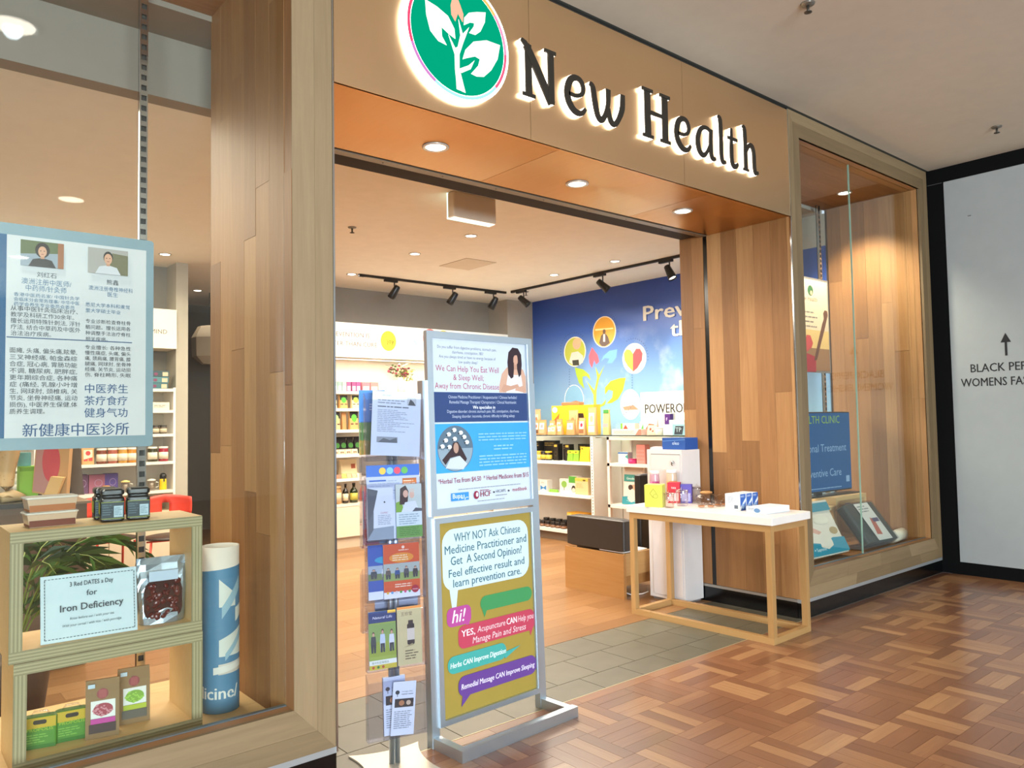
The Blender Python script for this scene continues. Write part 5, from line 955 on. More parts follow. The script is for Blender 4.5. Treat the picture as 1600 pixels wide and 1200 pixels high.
# shelf 2
for i, px in enumerate((832, 845)):
    carton('bow_tie_box', ('white carton with blue bow print nearest the poster', 'white carton with blue bow print beside the other one')[i], sh(px, 0.08, 0.591), 0.14, 0.09, 0.145, '#dcd6cc', lambda p, w_, h_: (p.poly([(-w_ * 0.4, h_ * 0.1), (-w_ * 0.4, h_ * 0.55), (0, h_ * 0.35), (w_ * 0.4, h_ * 0.55), (w_ * 0.4, h_ * 0.1), (0, h_ * 0.28)], '#2f78b4'), p.greek(-w_ * 0.3, h_ * 0.7, w_ * 0.2, h_ * 0.85, 2, '#8a8478', 0.2, 2)), RZR, 'white cartons with blue bows')
pouch('green_flat_packet', 'green and white packet lying on the middle shelf', sh(860, 0.05, 0.591), 0.16, 0.04, 0.035, '#78b83c', None, RZR, None, 'packet', None, False)
carton('tree_print_box', 'white carton with green tree print on the middle shelf', sh(877, 0.10, 0.591), 0.19, 0.09, 0.175, '#d9d6cc', lambda p, w_, h_: (p.ell(-w_ * 0.08, h_ * 0.62, w_ * 0.26, h_ * 0.24, '#7da84c'), p.rect(-w_ * 0.10, h_ * 0.2, -w_ * 0.05, h_ * 0.42, '#5a4a34')), RZR)
carton('girl_print_box', 'white and green carton with child face print on the middle shelf', sh(891, 0.08, 0.591), 0.14, 0.09, 0.215, '#dedacf', lambda p, w_, h_: (p.rect(-w_ / 2, h_ * 0.62, w_ / 2, h_, '#4f9a34'), p.ell(w_ * 0.1, h_ * 0.28, w_ * 0.26, h_ * 0.20, '#2a2420'), p.ell(w_ * 0.1, h_ * 0.22, w_ * 0.2, h_ * 0.12, '#e8c8b0')), RZR)
carton('tan_yellow_box', 'tan and yellow carton at the end of the middle shelf', sh(907, 0.06, 0.591), 0.22, 0.10, 0.20, '#d9bd8c', lambda p, w_, h_: (p.rect(-w_ / 2, h_ * 0.82, w_ / 2, h_, '#dfb44a'), p.ell(w_ * 0.2, h_ * 0.88, w_ * 0.12, h_ * 0.05, '#5a4a20'), p.greek(-w_ * 0.4, h_ * 0.4, w_ * 0.2, h_ * 0.7, 4, '#b89a68', 0.3, 2)), RZR)
# shelf 3
for i, px in enumerate((833, 842, 850, 858, 866, 874)):
    jar('dark_tin', ('round dark tin on the lowest shelf nearest the poster', 'second round dark tin from the poster on the lowest shelf', 'third round dark tin from the poster on the lowest shelf', 'fourth round dark tin from the poster on the lowest shelf', 'fifth round dark tin from the poster on the lowest shelf', 'round dark tin beside the orange carton on the lowest shelf')[i], sh(px, 0.055, 0.146), 0.042, 0.075, flat('#4a2f22', 0.35), flat('#1d1613', 0.3), flat('#8a6248', 0.5), 'round dark tins on the lowest shelf', 'tin', 0.45)
for i, px in enumerate((838, 848, 858, 868)):
    jar('dark_tin', ('dark tin in the back row nearest the poster', 'dark tin in the back row, second from the poster', 'dark tin in the back row, third from the poster', 'dark tin in the back row beside the orange carton')[i], sh(px, 0.16, 0.146), 0.042, 0.095, flat('#2e211a', 0.35), flat('#17110e', 0.3), None, 'round dark tins on the lowest shelf', 'tin', 0.45)
carton('orange_carton', 'orange yellow carton on the lowest shelf behind the bench', sh(893, 0.13, 0.146), 0.30, 0.16, 0.21, '#d99a22', lambda p, w_, h_: p.rect(-w_ / 2, h_ * 0.1, -w_ * 0.25, h_ * 0.95, '#e8c060'), RZR)
# open frame shelf
W1 = 0.991
carton('white_blue_carton', 'small white and blue carton on the open frame shelf', sh(968, 0.10, W1), 0.15, 0.08, 0.125, '#c9d6dc', lambda p, w_, h_: (p.rect(-w_ / 2, h_ * 0.86, w_ / 2, h_, '#3f6fb0'), p.poly([(w_ * 0.2, h_ * 0.6), (w_ * 0.5, h_ * 0.8), (w_ * 0.5, h_ * 0.4)], '#3f9a94')), RZR)
jar('pink_tub', 'small magenta tub on the open frame shelf', sh(983, 0.06, W1), 0.05, 0.055, flat('#d23a80', 0.4), flat('#c82a70', 0.4), None, None, 'tub')
carton('pink_pattern_box', 'tall pink patterned carton on the open frame shelf', sh(996, 0.10, W1), 0.125, 0.08, 0.215, '#c98078', lambda p, w_, h_: [p.poly([(-w_ * 0.46 + k * w_ * 0.18, h_ * 0.05 + j * h_ * 0.19), (-w_ * 0.36 + k * w_ * 0.18, h_ * 0.12 + j * h_ * 0.19), (-w_ * 0.46 + k * w_ * 0.18, h_ * 0.19 + j * h_ * 0.19)], '#dca49c') for k in range(5) for j in range(4)], RZR)
def diaper(p, w_, h_):
    p.rect(-w_ * 0.42, h_ * 0.62, w_ * 0.46, h_ * 0.80, '#3a8a84'); p.text('Goodnight', -w_ * 0.3, h_ * 0.67, 0.04, '#dff0ec'); p.ell(w_ * 0.12, h_ * 0.45, w_ * 0.26, h_ * 0.10, '#d8a184'); p.ell(-w_ * 0.08, h_ * 0.47, w_ * 0.12, h_ * 0.07, '#3a2a22')
    p.poly([(-w_ * 0.48, 0.01), (w_ * 0.48, 0.01), (w_ * 0.48, h_ * 0.2), (w_ * 0.1, h_ * 0.26), (-w_ * 0.48, h_ * 0.22)], '#2f8e9c').text('+ Supreme', -w_ * 0.25, h_ * 0.10, 0.03, '#dff0f4')
pouch('pillow_pack', 'white and teal soft pack with sleeping face on the open frame shelf', sh(980, 0.12, 0.511), 0.30, 0.12, 0.44, '#d9cfc4', diaper, RZR, 'sleep aid packs')
# ================================================================== MURAL PRINT
mu_ = Print()
def mp_(px, py): p_ = at(px, py, x=XW - 0.002); return (6.4 - p_.y, p_.z)
def mell(px, py, rx, ry, c, n=28):
    cx, cy = mp_(px, py); ax = abs(mp_(px + rx, py)[0] - cx); ay = abs(mp_(px, py - ry)[1] - cy); mu_.ell(cx, cy, ax, ay, c, n)
def mpoly(pts, c): mu_.poly([mp_(*q) for q in pts], c)
def zpt(x, y): return (790 + x / 4.444, 430 + y / 4.444)
mell(898, 549.5, 17.5, 23.5, '#e9e6da'); mell(898, 549.5, 16, 22, '#b8bf4a'); mell(901, 537, 6.5, 9, '#e0b196'); mell(902, 533, 6.5, 5, '#d8b890'); mpoly([(889, 566), (893, 551), (903, 549), (911, 556), (911, 566), (904, 571), (895, 570)], '#d9d4c8'); mpoly([(894, 563), (904, 562), (905, 571), (895, 571)], '#3a3c34')
mell(944, 518.5, 18.5, 24.5, '#efe0c0'); mell(944, 518.5, 17, 23, '#e0a034'); mpoly([(930, 517), (958, 514), (958, 512), (930, 514)], '#f6dc9a'); mpoly([(936, 536), (939, 525), (942, 521), (946, 521), (950, 526), (953, 536), (946, 541), (940, 541)], '#5a4a44'); mell(944, 518, 2.4, 3.6, '#6a5040'); mpoly([(942.5, 522), (945.5, 522), (945.5, 534), (942.5, 534)], '#d8d0c8')
mell(991, 560, 19, 24, '#ece6d2'); mpoly([(975, 552), (979, 546), (985, 547), (989, 553), (989, 580), (981, 572), (976, 563)], '#9ab84a'); mpoly([(989, 553), (994, 545), (1000, 545), (1004, 552), (1003, 563), (996, 575), (989, 581)], '#cf4a52')
for c, l_ in (('#a8c83a', [(480, 640), (540, 655), (580, 690), (592, 730), (560, 700), (535, 705), (535, 740), (548, 790), (510, 750), (490, 690)]), ('#b4cc30', [(835, 712), (815, 800), (780, 860), (735, 888), (700, 892), (740, 850), (745, 805), (715, 795), (690, 830), (690, 780), (730, 735), (790, 715)]), ('#d65a6a', [(600, 500), (640, 555), (650, 600), (630, 620), (615, 590), (600, 645), (582, 610), (578, 560)]), ('#6da6d6', [(775, 515), (770, 570), (740, 610), (705, 612), (720, 580), (690, 575), (662, 600), (680, 560), (720, 525)])):
    mpoly([zpt(*q) for q in l_], c)
mpoly([zpt(*q) for q in ((600, 955), (640, 955), (630, 880), (632, 800), (650, 720), (690, 620), (650, 690), (622, 630), (636, 710), (618, 800), (560, 730), (610, 830), (612, 890))], '#a8c444')
mpoly([zpt(*q) for q in ((625, 900), (670, 895), (700, 860), (690, 900), (635, 930))], '#a8c444')
mell(897, 625, 15.5, 24, '#dfe8e6'); mell(897, 625, 14.5, 23, '#7fb0d2'); mpoly([(886, 630), (900, 626), (911, 629), (908, 636), (888, 637)], '#b87a5a'); mell(985, 632, 16, 24, '#c9dbe2'); mpoly([(973, 636), (990, 633), (998, 640), (976, 641)], '#c08a70')
def dots(pts, c='#3c4c78', sz=0.7):
    for q in pts: mell(q[0], q[1], sz, sz, c, 6)
dots([(880 + 2.4 * math.cos(math.radians(a)) - 1, 0) for a in ()])
dots([(898 - 22 * math.cos(math.radians(a)), 549 - 29 * math.sin(math.radians(a))) for a in range(-10, 130, 9)]); dots([(944 - 22 * math.cos(math.radians(a)), 518 - 30 * math.sin(math.radians(a))) for a in range(0, 181, 10)]); dots([(991 - 22 * math.cos(math.radians(a)), 559 - 30 * math.sin(math.radians(a))) for a in range(60, 190, 9)])
dots([(890.5 - i * 0.05, 577 + i * 4) for i in range(8)]); dots([(988.5, 586 + i * 4) for i in range(6)]); dots([(944 + 55 * math.cos(math.radians(a)), 600 + 58 * math.sin(math.radians(a))) for a in range(20, 60, 5)])
x_, z_ = mp_(1004, 502); mu_.text('Prevention is', x_, z_, 0.27, '#d6d2c8', bold=0.03, width=2.0)
x_, z_ = mp_(1049, 526); mu_.text('the key', x_, z_, 0.27, '#d6d2c8', bold=0.03, width=1.05)
mu_.build('mural_print', wb, (XW, 6.4, 0), (0, 0, RZR))

# ================================================================== BACK WALL SHELVES
BY = 8.50
bs = thing('back_wall_shelving', 'cream back wall shelving with closed cupboards below', 'shelf unit', (4.25, BY, 0))
for x_ in (0.0, 1.30, 2.75): MB().box(x_ - 0.012, x_ + 0.012, 0.02, 0.55, 0.55, 1.90).build('side_panel', WHITEM, bs)
for zz in (1.90, 1.69, 1.43, 1.13, 0.838): MB().box(0.012, 2.74, 0.0, 0.55, zz - 0.035, zz).build('shelf', flat('#ece3d6', 0.45), bs)
MB().box(0.0, 2.75, 0.55, 0.565, 0.5, 2.5).build('back_panel', flat('#d9cdb9', 0.6), bs)
MB().box(-0.01, 2.76, 0.0, 0.565, 0.50, 0.53).build('worktop', flat('#e6d8c4', 0.4), bs)
MB().box(0.0, 2.75, 0.03, 0.565, 0.13, 0.50).build('cupboard_body', flat('#c9b79e', 0.5), bs)
for i in range(4):
    d_ = MB().box(0.004 + i * 0.69, 0.686 + i * 0.69, 0.0, 0.028, 0.135, 0.495).build('cupboard_door', flat('#e3d0b5', 0.45), bs)
    MB().lathe([(0.012, 0), (0.015, 0.012), (0.008, 0.02)], n=12).build('knob', CHROME, d_, (0.09 + i * 0.69, 0.0, 0.44), (math.radians(90), 0, 0))
MB().box(0.0, 2.75, 0.03, 0.565, 0, 0.13).build('kickboard', flat('#c4b096', 0.5), bs)
ld = thing('shelf_light_strip', 'slim warm light strip under the motto panel', 'light strip', (4.3, 8.72, 2.325))
MB().box(0, 2.7, -0.02, 0.02, -0.014, 0.0).build('housing', flat('#d8d2c8', 0.4, 0.4), ld); MB().box(0.01, 2.69, -0.014, 0.014, -0.0165, -0.014).build('diffuser', emit('#fff0d8', 5.0), ld)
hl = area('strip_glow', (5.65, 8.72, 2.30), (5.65, 8.70, 0), 15, 2.6, 0.04, WARM)
hd = thing('motto_sign', 'white header panel with motto lettering above the back shelves', 'sign', (4.12, 8.62, 2.33))
MB().box(0, 3.08, 0, 0.40, 0, 0.43).build('panel_body', flat('#f2ede2', 0.5), hd)
p = Print(); p.text('PREVENTION IS', 0.23, 0.255, 0.078, '#6f5c46', spacing=1.05).text('BETTER THAN CURE', 0.15, 0.14, 0.078, '#6f5c46', spacing=1.05)
def xh(px): return at(px, 540, y=8.62).x - 4.12
p.text('joy', xh(607) - 0.02, 0.20, 0.085, '#5a4418').text('&', xh(645), 0.2, 0.12, '#9ac0e0').text('LOVE', xh(740), 0.2, 0.10, '#b8a890')
p.d += 0.001
for bx_, bz_, bc in ((xh(607), 0.23, '#e8d838'), (xh(672), 0.30, '#c8706a'), (xh(693), 0.29, '#dcc83c')):
    b2 = Print(); b2.ell(bx_, bz_, 0.115, 0.13, bc); b2.build('balloon_print', hd)
p.build('motto_lettering', hd, (0, -0.001, 0))
def bpos(px, dy, z, py=650): q_ = at(px, py, y=BY); return (q_.x, BY + dy, z + 0.001)
def bw_(px, w_): return abs(at(px + w_ / 2, 650, y=BY).x - at(px - w_ / 2, 650, y=BY).x)
GB = 'packs on the back wall shelves'
for i, (px, c, c2, l_) in enumerate(((527, '#9fb8a8', '#e2ece4', 'pale green carton nearest the post on the top back shelf'), (534, '#8fb0a0', '#e8eee8', 'second pale green carton on the top back shelf'), (541, '#a5bcae', '#e2ece4', 'third pale green carton on the top back shelf'), (548, '#b05a88', '#e8d4de', 'magenta carton beside the pale green ones'), (556, '#a84f80', '#eadbe2', 'magenta carton second from the pale green ones'), (563, '#a8548a', '#e8d4de', 'magenta carton nearest the brochure rack'), (575, '#cc8088', '#ecd8d4', 'wide pink carton on the top back shelf'), (588, '#d48a84', '#ecdcd0', 'wide pink carton second on the top back shelf'))):
    carton('pastel_carton', l_, bpos(px, 0.08, 1.90), bw_(px, 6.4 if i < 6 else 12), 0.08, 0.115, c, lambda p, w_, h_, c2=c2: p.rect(-w_ * 0.38, h_ * 0.08, w_ * 0.38, h_ * 0.55, c2), 0, 'pastel cartons on the top back shelf')
carton('white_appliance_box', 'large white carton beside the flower vases', bpos(610, 0.14, 1.90), 0.27, 0.18, 0.145, '#f1ece0', lambda p, w_, h_: p.rect(w_ * 0.2, h_ * 0.84, w_ * 0.26, h_ * 0.87, '#8a8478'), 0)
def dotpack(px, w_, h_, z, col, dot, l_, dy=0.07, top='#1e1a16', lower=None):
    pouch('dot_pouch', l_, bpos(px, dy, z), bw_(px, w_), 0.07, h_, col, lambda p, ww, hh: (p.rect(-ww * 0.46, hh * 0.62, ww * 0.46, hh * 0.98, top), p.ell(0, hh * 0.62, ww * 0.30, hh * 0.22, dot, 16), p.rect(-ww * 0.4, hh * 0.26, ww * 0.4, hh * 0.34, '#5a4432')), 0, 'pouches with round coloured dots')
dotpack(525, 9, 0.165, 1.69, '#e6cf9e', '#9a78b4', 'cream pouch with violet dot at the back shelves')
dotpack(540, 13, 0.165, 1.69, '#cf9a5c', '#4aa832', 'kraft pouch with bright green dot on the second back shelf')
dotpack(559, 13, 0.165, 1.69, '#e8d0a0', '#9ac84a', 'cream pouch with light green dot on the second back shelf')
dotpack(528, 13, 0.22, 1.43, '#d8b078', '#9ccc74', 'pouch with pale green dot on the third back shelf')
dotpack(556, 14, 0.225, 1.43, '#d09c60', '#56b834', 'kraft pouch with bright green dot on the third back shelf')
pouch('kraft_side_pouch', 'plain kraft pouch between the dotted ones on the third back shelf', bpos(541, 0.07, 1.43), 0.06, 0.05, 0.21, '#b88450', None, 0, GB)
for i, px in enumerate((525, 535, 545, 556, 567)):
    pouch('black_pouch', ('black pouch with green dot nearest the post', 'second black pouch from the post', 'third black pouch from the post', 'fourth black pouch from the post with orange foot', 'black pouch nearest the brochure rack')[i], bpos(px, 0.16, 1.13), 0.09, 0.06, 0.21, '#181512', lambda p, ww, hh, k=i: (p.ell(0, hh * 0.5, ww * 0.36, hh * 0.16, '#3a7a2c', 14), p.rect(-ww * 0.3, hh * 0.08, ww * 0.3, hh * 0.24, '#b8862c' if k == 3 else '#2a3a22')), 0, 'black pouches on the fourth back shelf')
for i, px in enumerate((526, 536, 546, 556)):
    pouch('cream_sachet', ('cream sachet in front of the black pouches, nearest the post', 'cream sachet in front of the second black pouch', 'cream sachet in front of the third black pouch', 'cream sachet nearest the rack on the fourth back shelf')[i], bpos(px, 0.05, 1.13), 0.085, 0.05, 0.06, '#d9c4a0', lambda p, ww, hh: p.rect(-ww * 0.3, hh * 0.2, ww * 0.3, hh * 0.6, '#7a6248'), 0, 'cream sachets on the back shelves')
pouch('large_cream_bag', 'large cream bag with red square label on the lowest open back shelf', bpos(555, 0.20, 0.838), 0.24, 0.12, 0.22, '#d9c49a', lambda p, w_, h_: p.rect(w_ * 0.10, h_ * 0.5, w_ * 0.34, h_ * 0.76, '#9a4a2c'), 0, GB)
for i, (px, c) in enumerate(((525, '#a06a4a'), (532, '#8a6a52'), (539, '#9ac058'), (547, '#b89a78'), (555, '#c2a684'), (563, '#d9c8a8'))):
    pouch('small_sachet', ('brown sachet nearest the post on the lowest open back shelf', 'grey brown sachet second from the post', 'green sachet on the lowest open back shelf', 'tan sachet right of the green one', 'tan sachet in front of the large cream bag', 'cream sachet nearest the rack on the lowest open back shelf')[i], bpos(px, 0.05, 0.838), 0.07, 0.05, 0.055, c, None, 0, 'small sachets on the lowest open back shelf')
jar('kraft_canister', 'tall kraft canister on the cupboard worktop', bpos(531, 0.12, 0.53), 0.07, 0.225, flat('#b08a5c', 0.5), flat('#c9a878', 0.5), flat('#d8c4a0', 0.6), GB, 'canister')
pouch('peach_bag', 'small peach coloured bag beside the kraft canister', bpos(523, 0.05, 0.53), 0.055, 0.05, 0.11, '#dfb490', None, 0, GB)
bottle('dark_bottle', 'dark bottle with cream label on the cupboard worktop', bpos(545, 0.10, 0.53), 0.035, 0.235, '#1a1410', '#1a1410', '#d8c8a8', 'bottles on the cupboard worktop')
bottle('green_bottle', 'dark green oil bottle with yellow label on the cupboard worktop', bpos(558, 0.10, 0.53), 0.048, 0.24, '#232e16', '#14120e', '#b8ac4a', 'bottles on the cupboard worktop')
# flower vases
fv = random.Random(11)
def vase(name, label, px, cols, leafc, h_=0.30, r=0.065, dy=0.12):
    t = thing(name, label, 'vase', bpos(px, dy, 1.90), 0, 'vases of flowers on the top back shelf')
    MB().lathe([(r * 0.8, 0), (r, h_ * 0.2), (r * 0.85, h_ * 0.45), (r * 0.7, h_ * 0.52), (r * 0.8, h_ * 0.58), (r * 0.74, h_ * 0.57), (r * 0.62, h_ * 0.5)], n=20).build('vase_body', flat('#e6dcc8', 0.35), t)
    for i in range(64):
        a = fv.uniform(0, 6.28); rr = fv.uniform(0.02, 0.16); zz = h_ * 0.6 + fv.uniform(0.0, 0.16)
        rr *= 1.0 if h_ > 0.3 else 0.7; x_, y_ = rr * math.cos(a), rr * 0.6 * math.sin(a)
        if i % 2:
            MB().lathe([(0.004, -0.012), (0.020, 0.0), (0.015, 0.012), (0.001, 0.016)], x_, y_, zz, 8).build('blossom', flat(cols[i % len(cols)], 0.6), t)
        else:
            ln = fv.uniform(0.06, 0.11); b_ = fv.uniform(-0.3, 0.6); d_ = Vector((math.cos(a), math.sin(a) * 0.6, b_)).normalized(); s_ = d_.cross(Vector((0, 0, 1))).normalized() * 0.02; c_ = Vector((x_, y_, zz))
            MB().add([c_, c_ + d_ * ln * 0.5 + s_, c_ + d_ * ln, c_ + d_ * ln * 0.5 - s_], [(0, 1, 2, 3)]).build('leaf', flat(leafc[i % len(leafc)], 0.55), t)
    for i in range(7):
        a = i * 0.9; MB().tube([(0, 0, h_ * 0.4), (0.06 * math.cos(a), 0.04 * math.sin(a), h_ * 0.65), (0.11 * math.cos(a), 0.07 * math.sin(a), h_ * 0.95)], 0.003, 5).build('stalk', flat('#5c6a34', 0.6), t)
vase('flower_vase', 'cream vase of dark pink flowers on the top back shelf', 633, ['#7a2c38', '#a84a58', '#54602c'], ['#4a5426', '#6a6a34', '#3e4622'], 0.33)
vase('flower_vase', 'cream vase of pale yellow flowers on the top back shelf', 658, ['#d9cf7a', '#e8e4b0', '#c8c468'], ['#8a9448', '#a8ac58'], 0.27, 0.06, 0.36)

# ================================================================== LEFT SHELVES SEEN THROUGH THE BIG WINDOW
LY = 8.60
ls = thing('tea_jar_shelving', 'white shelving with tea jars at the column', 'shelf unit', (0.0, LY, 0))
for x_ in (0.0, 1.28, 2.55): MB().box(x_ - 0.012, x_ + 0.012, 0.02, 0.38, 0.0, 1.92).build('side_panel', WHITEM, ls)
for zz in (1.905, 1.68, 1.43, 1.14, 0.84): MB().box(0.012, 2.538, 0.0, 0.38, zz - 0.03, zz).build('shelf', flat('#e9e2d6', 0.45), ls)
MB().box(0, 2.55, 0.38, 0.395, 0, 1.92).build('back_panel', flat('#cfc6b6', 0.6), ls)
MB().box(0.0, 2.55, 0.0, 0.38, 0.02, 0.62).build('cupboard_body', flat('#dccbb0', 0.5), ls)
for i in range(4):
    d_ = MB().box(0.015 + i * 0.635, 0.64 + i * 0.635, -0.02, 0.0, 0.05, 0.61).build('cupboard_door', flat('#e2d2b8', 0.45), ls)
    MB().lathe([(0.010, 0), (0.013, 0.010), (0.007, 0.018)], n=12).build('knob', CHROME, d_, (0.57 + i * 0.635, -0.02, 0.52), (math.radians(90), 0, 0))
hp2 = thing('mind_sign', 'white header panel with word mind above the tea jar shelves', 'sign', (0.0, 8.62, 2.335))
MB().box(0, 2.57, 0, 0.36, 0, 0.42).build('panel_body', flat('#efe6d6', 0.5), hp2)
p = Print(); p.text('HEALTHY BODY', 2.15, 0.23, 0.075, '#5a5044', 'RIGHT').text('& HEALTHY MIND', 2.475, 0.155, 0.066, '#5a5044', 'RIGHT'); p.build('header_lettering', hp2)
def lpos(px, dy, z, py=700): q_ = at(px, py, y=LY); return (q_.x, LY + dy, z + 0.001)
for i, (px, c, l_) in enumerate(((161, '#7a3c28', 'dark red tea jar, first in the row under the poster'), (178, '#a85a4a', 'rose tea jar, second in the row under the poster'), (194, '#c8923c', 'golden tea jar, third in the row under the poster'), (209, '#c9862c', 'amber tea jar, fourth in the row beside the chrome pole'), (241, '#3c3a22', 'dark olive tea jar right of the chrome pole'), (258, '#a02838', 'red tea jar nearest the column'))):
    jar('tea_jar', l_, lpos(px, 0.06, 1.14), 0.047, 0.155, flat(c, 0.2), flat('#e6e0d4', 0.35), flat('#e8dcc4', 0.6), 'tea jars with white lids', 'jar', 0.13, 0.95)
for i, (px, c, lc, l_) in enumerate(((116, '#d8a060', '#8a9a34', 'tan pouch with olive label under the poster'), (139, '#c99a64', '#c03a3a', 'tan pouch with red seal under the poster'))):
    pouch('tan_pouch', l_, lpos(px, 0.06, 1.14), 0.115, 0.06, 0.17, c, lambda p, w_, h_, lc=lc: (p.rect(-w_ * 0.34, h_ * 0.2, w_ * 0.34, h_ * 0.85, '#ead8b4'), p.ell(0, h_ * 0.66, w_ * 0.2, h_ * 0.14, lc, 14), p.poly([(-w_ * 0.34, h_ * 0.3), (w_ * 0.34, h_ * 0.42), (w_ * 0.34, h_ * 0.2), (-w_ * 0.34, h_ * 0.2)], lc)), 0, 'tan pouches on the tea jar shelf')
for px, c, w_, h_, dy, l_ in ((134, '#6a4668', 21, 0.19, 0.10, 'dull purple carton on the lower tea shelf'), (158, '#a8647a', 25, 0.185, 0.10, 'dusty pink carton on the lower tea shelf'), (181, '#5c4c96', 21, 0.19, 0.10, 'violet carton behind the glass teapot')):
    carton('gift_carton', l_, lpos(px, dy + 0.12, 0.84), abs(at(px + w_ / 2, 740, y=LY).x - at(px - w_ / 2, 740, y=LY).x), 0.10, h_, c, lambda p, ww, hh: p.ell(ww * 0.1, hh * 0.55, ww * 0.25, hh * 0.2, '#b8a0c0', 18).ell(ww * 0.1, hh * 0.55, ww * 0.22, hh * 0.17, flat(c, 0.45)), 0, 'gift cartons on the lower tea shelf')
teapot('shelf_teapot', 'low glass teapot on the lower tea shelf', lpos(168, 0.045, 0.84), 0.75, 0, 'glass pots on the lower tea shelf')
def glasspot(name, label, px, lidc, r=0.04, h_=0.12):
    t = thing(name, label, 'teapot', lpos(px, 0.07, 0.84), 0, 'glass pots on the lower tea shelf')
    MB().lathe([(r * 0.9, 0), (r, 0.01), (r * 0.95, h_ * 0.8), (r * 0.9, h_ * 0.85), (r * 0.85, h_ * 0.8), (r * 0.9, 0.015), (0.001, 0.008)], n=20).build('glass_body', TEAGL, t)
    MB().lathe([(r * 1.05, h_ * 0.82), (r * 1.05, h_ * 0.92), (r * 0.4, h_), (0.001, h_ * 1.02)], n=20).build('lid', flat(lidc, 0.3), t)
    MB().tube([(r, 0, h_ * 0.7), (r * 1.7, 0, h_ * 0.65), (r * 1.75, 0, h_ * 0.3), (r * 0.98, 0, h_ * 0.22)], 0.006, 8).build('handle', flat('#e6e2d6', 0.3), t)
    MB().lathe([(r * 0.55, 0.02), (r * 0.6, h_ * 0.7)], n=16).build('infuser', flat('#b8b0a0', 0.3, 0.4), t)
glasspot('infuser_pot', 'glass infuser pot with cream lid left of the chrome pole', 199, '#e8d888')
glasspot('infuser_pot', 'glass infuser pot with white lid right of the chrome pole', 240, '#e2ded2')
th_ = thing('thermos_flask', 'bright yellow flask with black cap near the column', 'flask', lpos(258, 0.07, 0.84))
MB().lathe([(0.035, 0), (0.037, 0.01), (0.035, 0.095), (0.03, 0.115)], n=20).build('flask_body', flat('#f0c418', 0.35), th_)
MB().lathe([(0.03, 0.112), (0.033, 0.118), (0.033, 0.15), (0.022, 0.17), (0.001, 0.175)], n=18).build('cap', BLACKM, th_)
MB().box(-0.006, 0.006, -0.042, -0.034, 0.085, 0.14).build('clip', BLACKM, th_)
for i, (px, l_) in enumerate(((245, 'dark small jar on the shelf above the tea jars'), (257, 'grey small jar on the shelf above the tea jars nearest the column'))):
    jar('small_jar', l_, lpos(px, 0.05, 1.43), 0.036, 0.09, flat('#5a4a3c', 0.25), flat('#2a2622', 0.4), flat('#c8bca0', 0.6), 'small jars above the tea jars')
for i, (px, c) in enumerate(((238.5, '#d83a44'), (247, '#e04a50'), (256, '#2a2a38'), (264, '#23222e'))):
    jar('bath_tub_jar', ('red lidded tub left end on the third tea shelf', 'red ring shaped tub on the third tea shelf', 'dark tub on the third tea shelf', 'dark tub nearest the column on the third tea shelf')[i], lpos(px, 0.045, 1.43), 0.026, 0.06 if i % 2 else 0.085, flat(c, 0.35), flat('#e6dcd2' if i < 2 else '#3a3846', 0.4), None, 'small tubs on the tea shelves', 'tub') if False else None
carton('cream_flat_box', 'cream flat carton on the shelf under the teal boxes', lpos(252, 0.07, 1.68), 0.17, 0.10, 0.08, '#e6dcc6', lambda p, w_, h_: p.greek(-w_ * 0.4, h_ * 0.3, w_ * 0.3, h_ * 0.7, 2, '#8a8474', 0.2, 3), 0)
for k in range(3):
    carton('teal_flat_box', ('teal flat carton at the bottom of the pile of three', 'teal flat carton in the middle of the pile', 'teal flat carton on top of the pile')[k], (lpos(246, 0.09, 1.905)[0] + 0.006 * k, LY + 0.09, 1.9065 + k * 0.064), 0.22, 0.12, 0.06, ('#3f6c74', '#4c7c84', '#2f4a52')[k], lambda p, w_, h_: (p.rect(w_ * 0.2, h_ * 0.1, w_ * 0.45, h_ * 0.8, '#cdb89a'), p.ell(-w_ * 0.1, h_ * 0.45, 0.02, 0.016, '#7a3a5c')), 0, 'pile of teal flat cartons')
# pendant shade in the passage
pd = thing('pendant_shade', 'faceted beige pendant shade hanging in the passage', 'lamp', (3.52, 10.4, 2.62))
MB().lathe([(0.10, -0.30), (0.22, -0.20), (0.23, 0.05), (0.15, 0.20), (0.03, 0.22)], n=7, smooth=False).build('shade', flat('#b09c84', 0.6), pd); MB().cyl(0, 0, 0.2, ZS - 2.62, 0.006, 6).build('cord', BLACKM, pd)

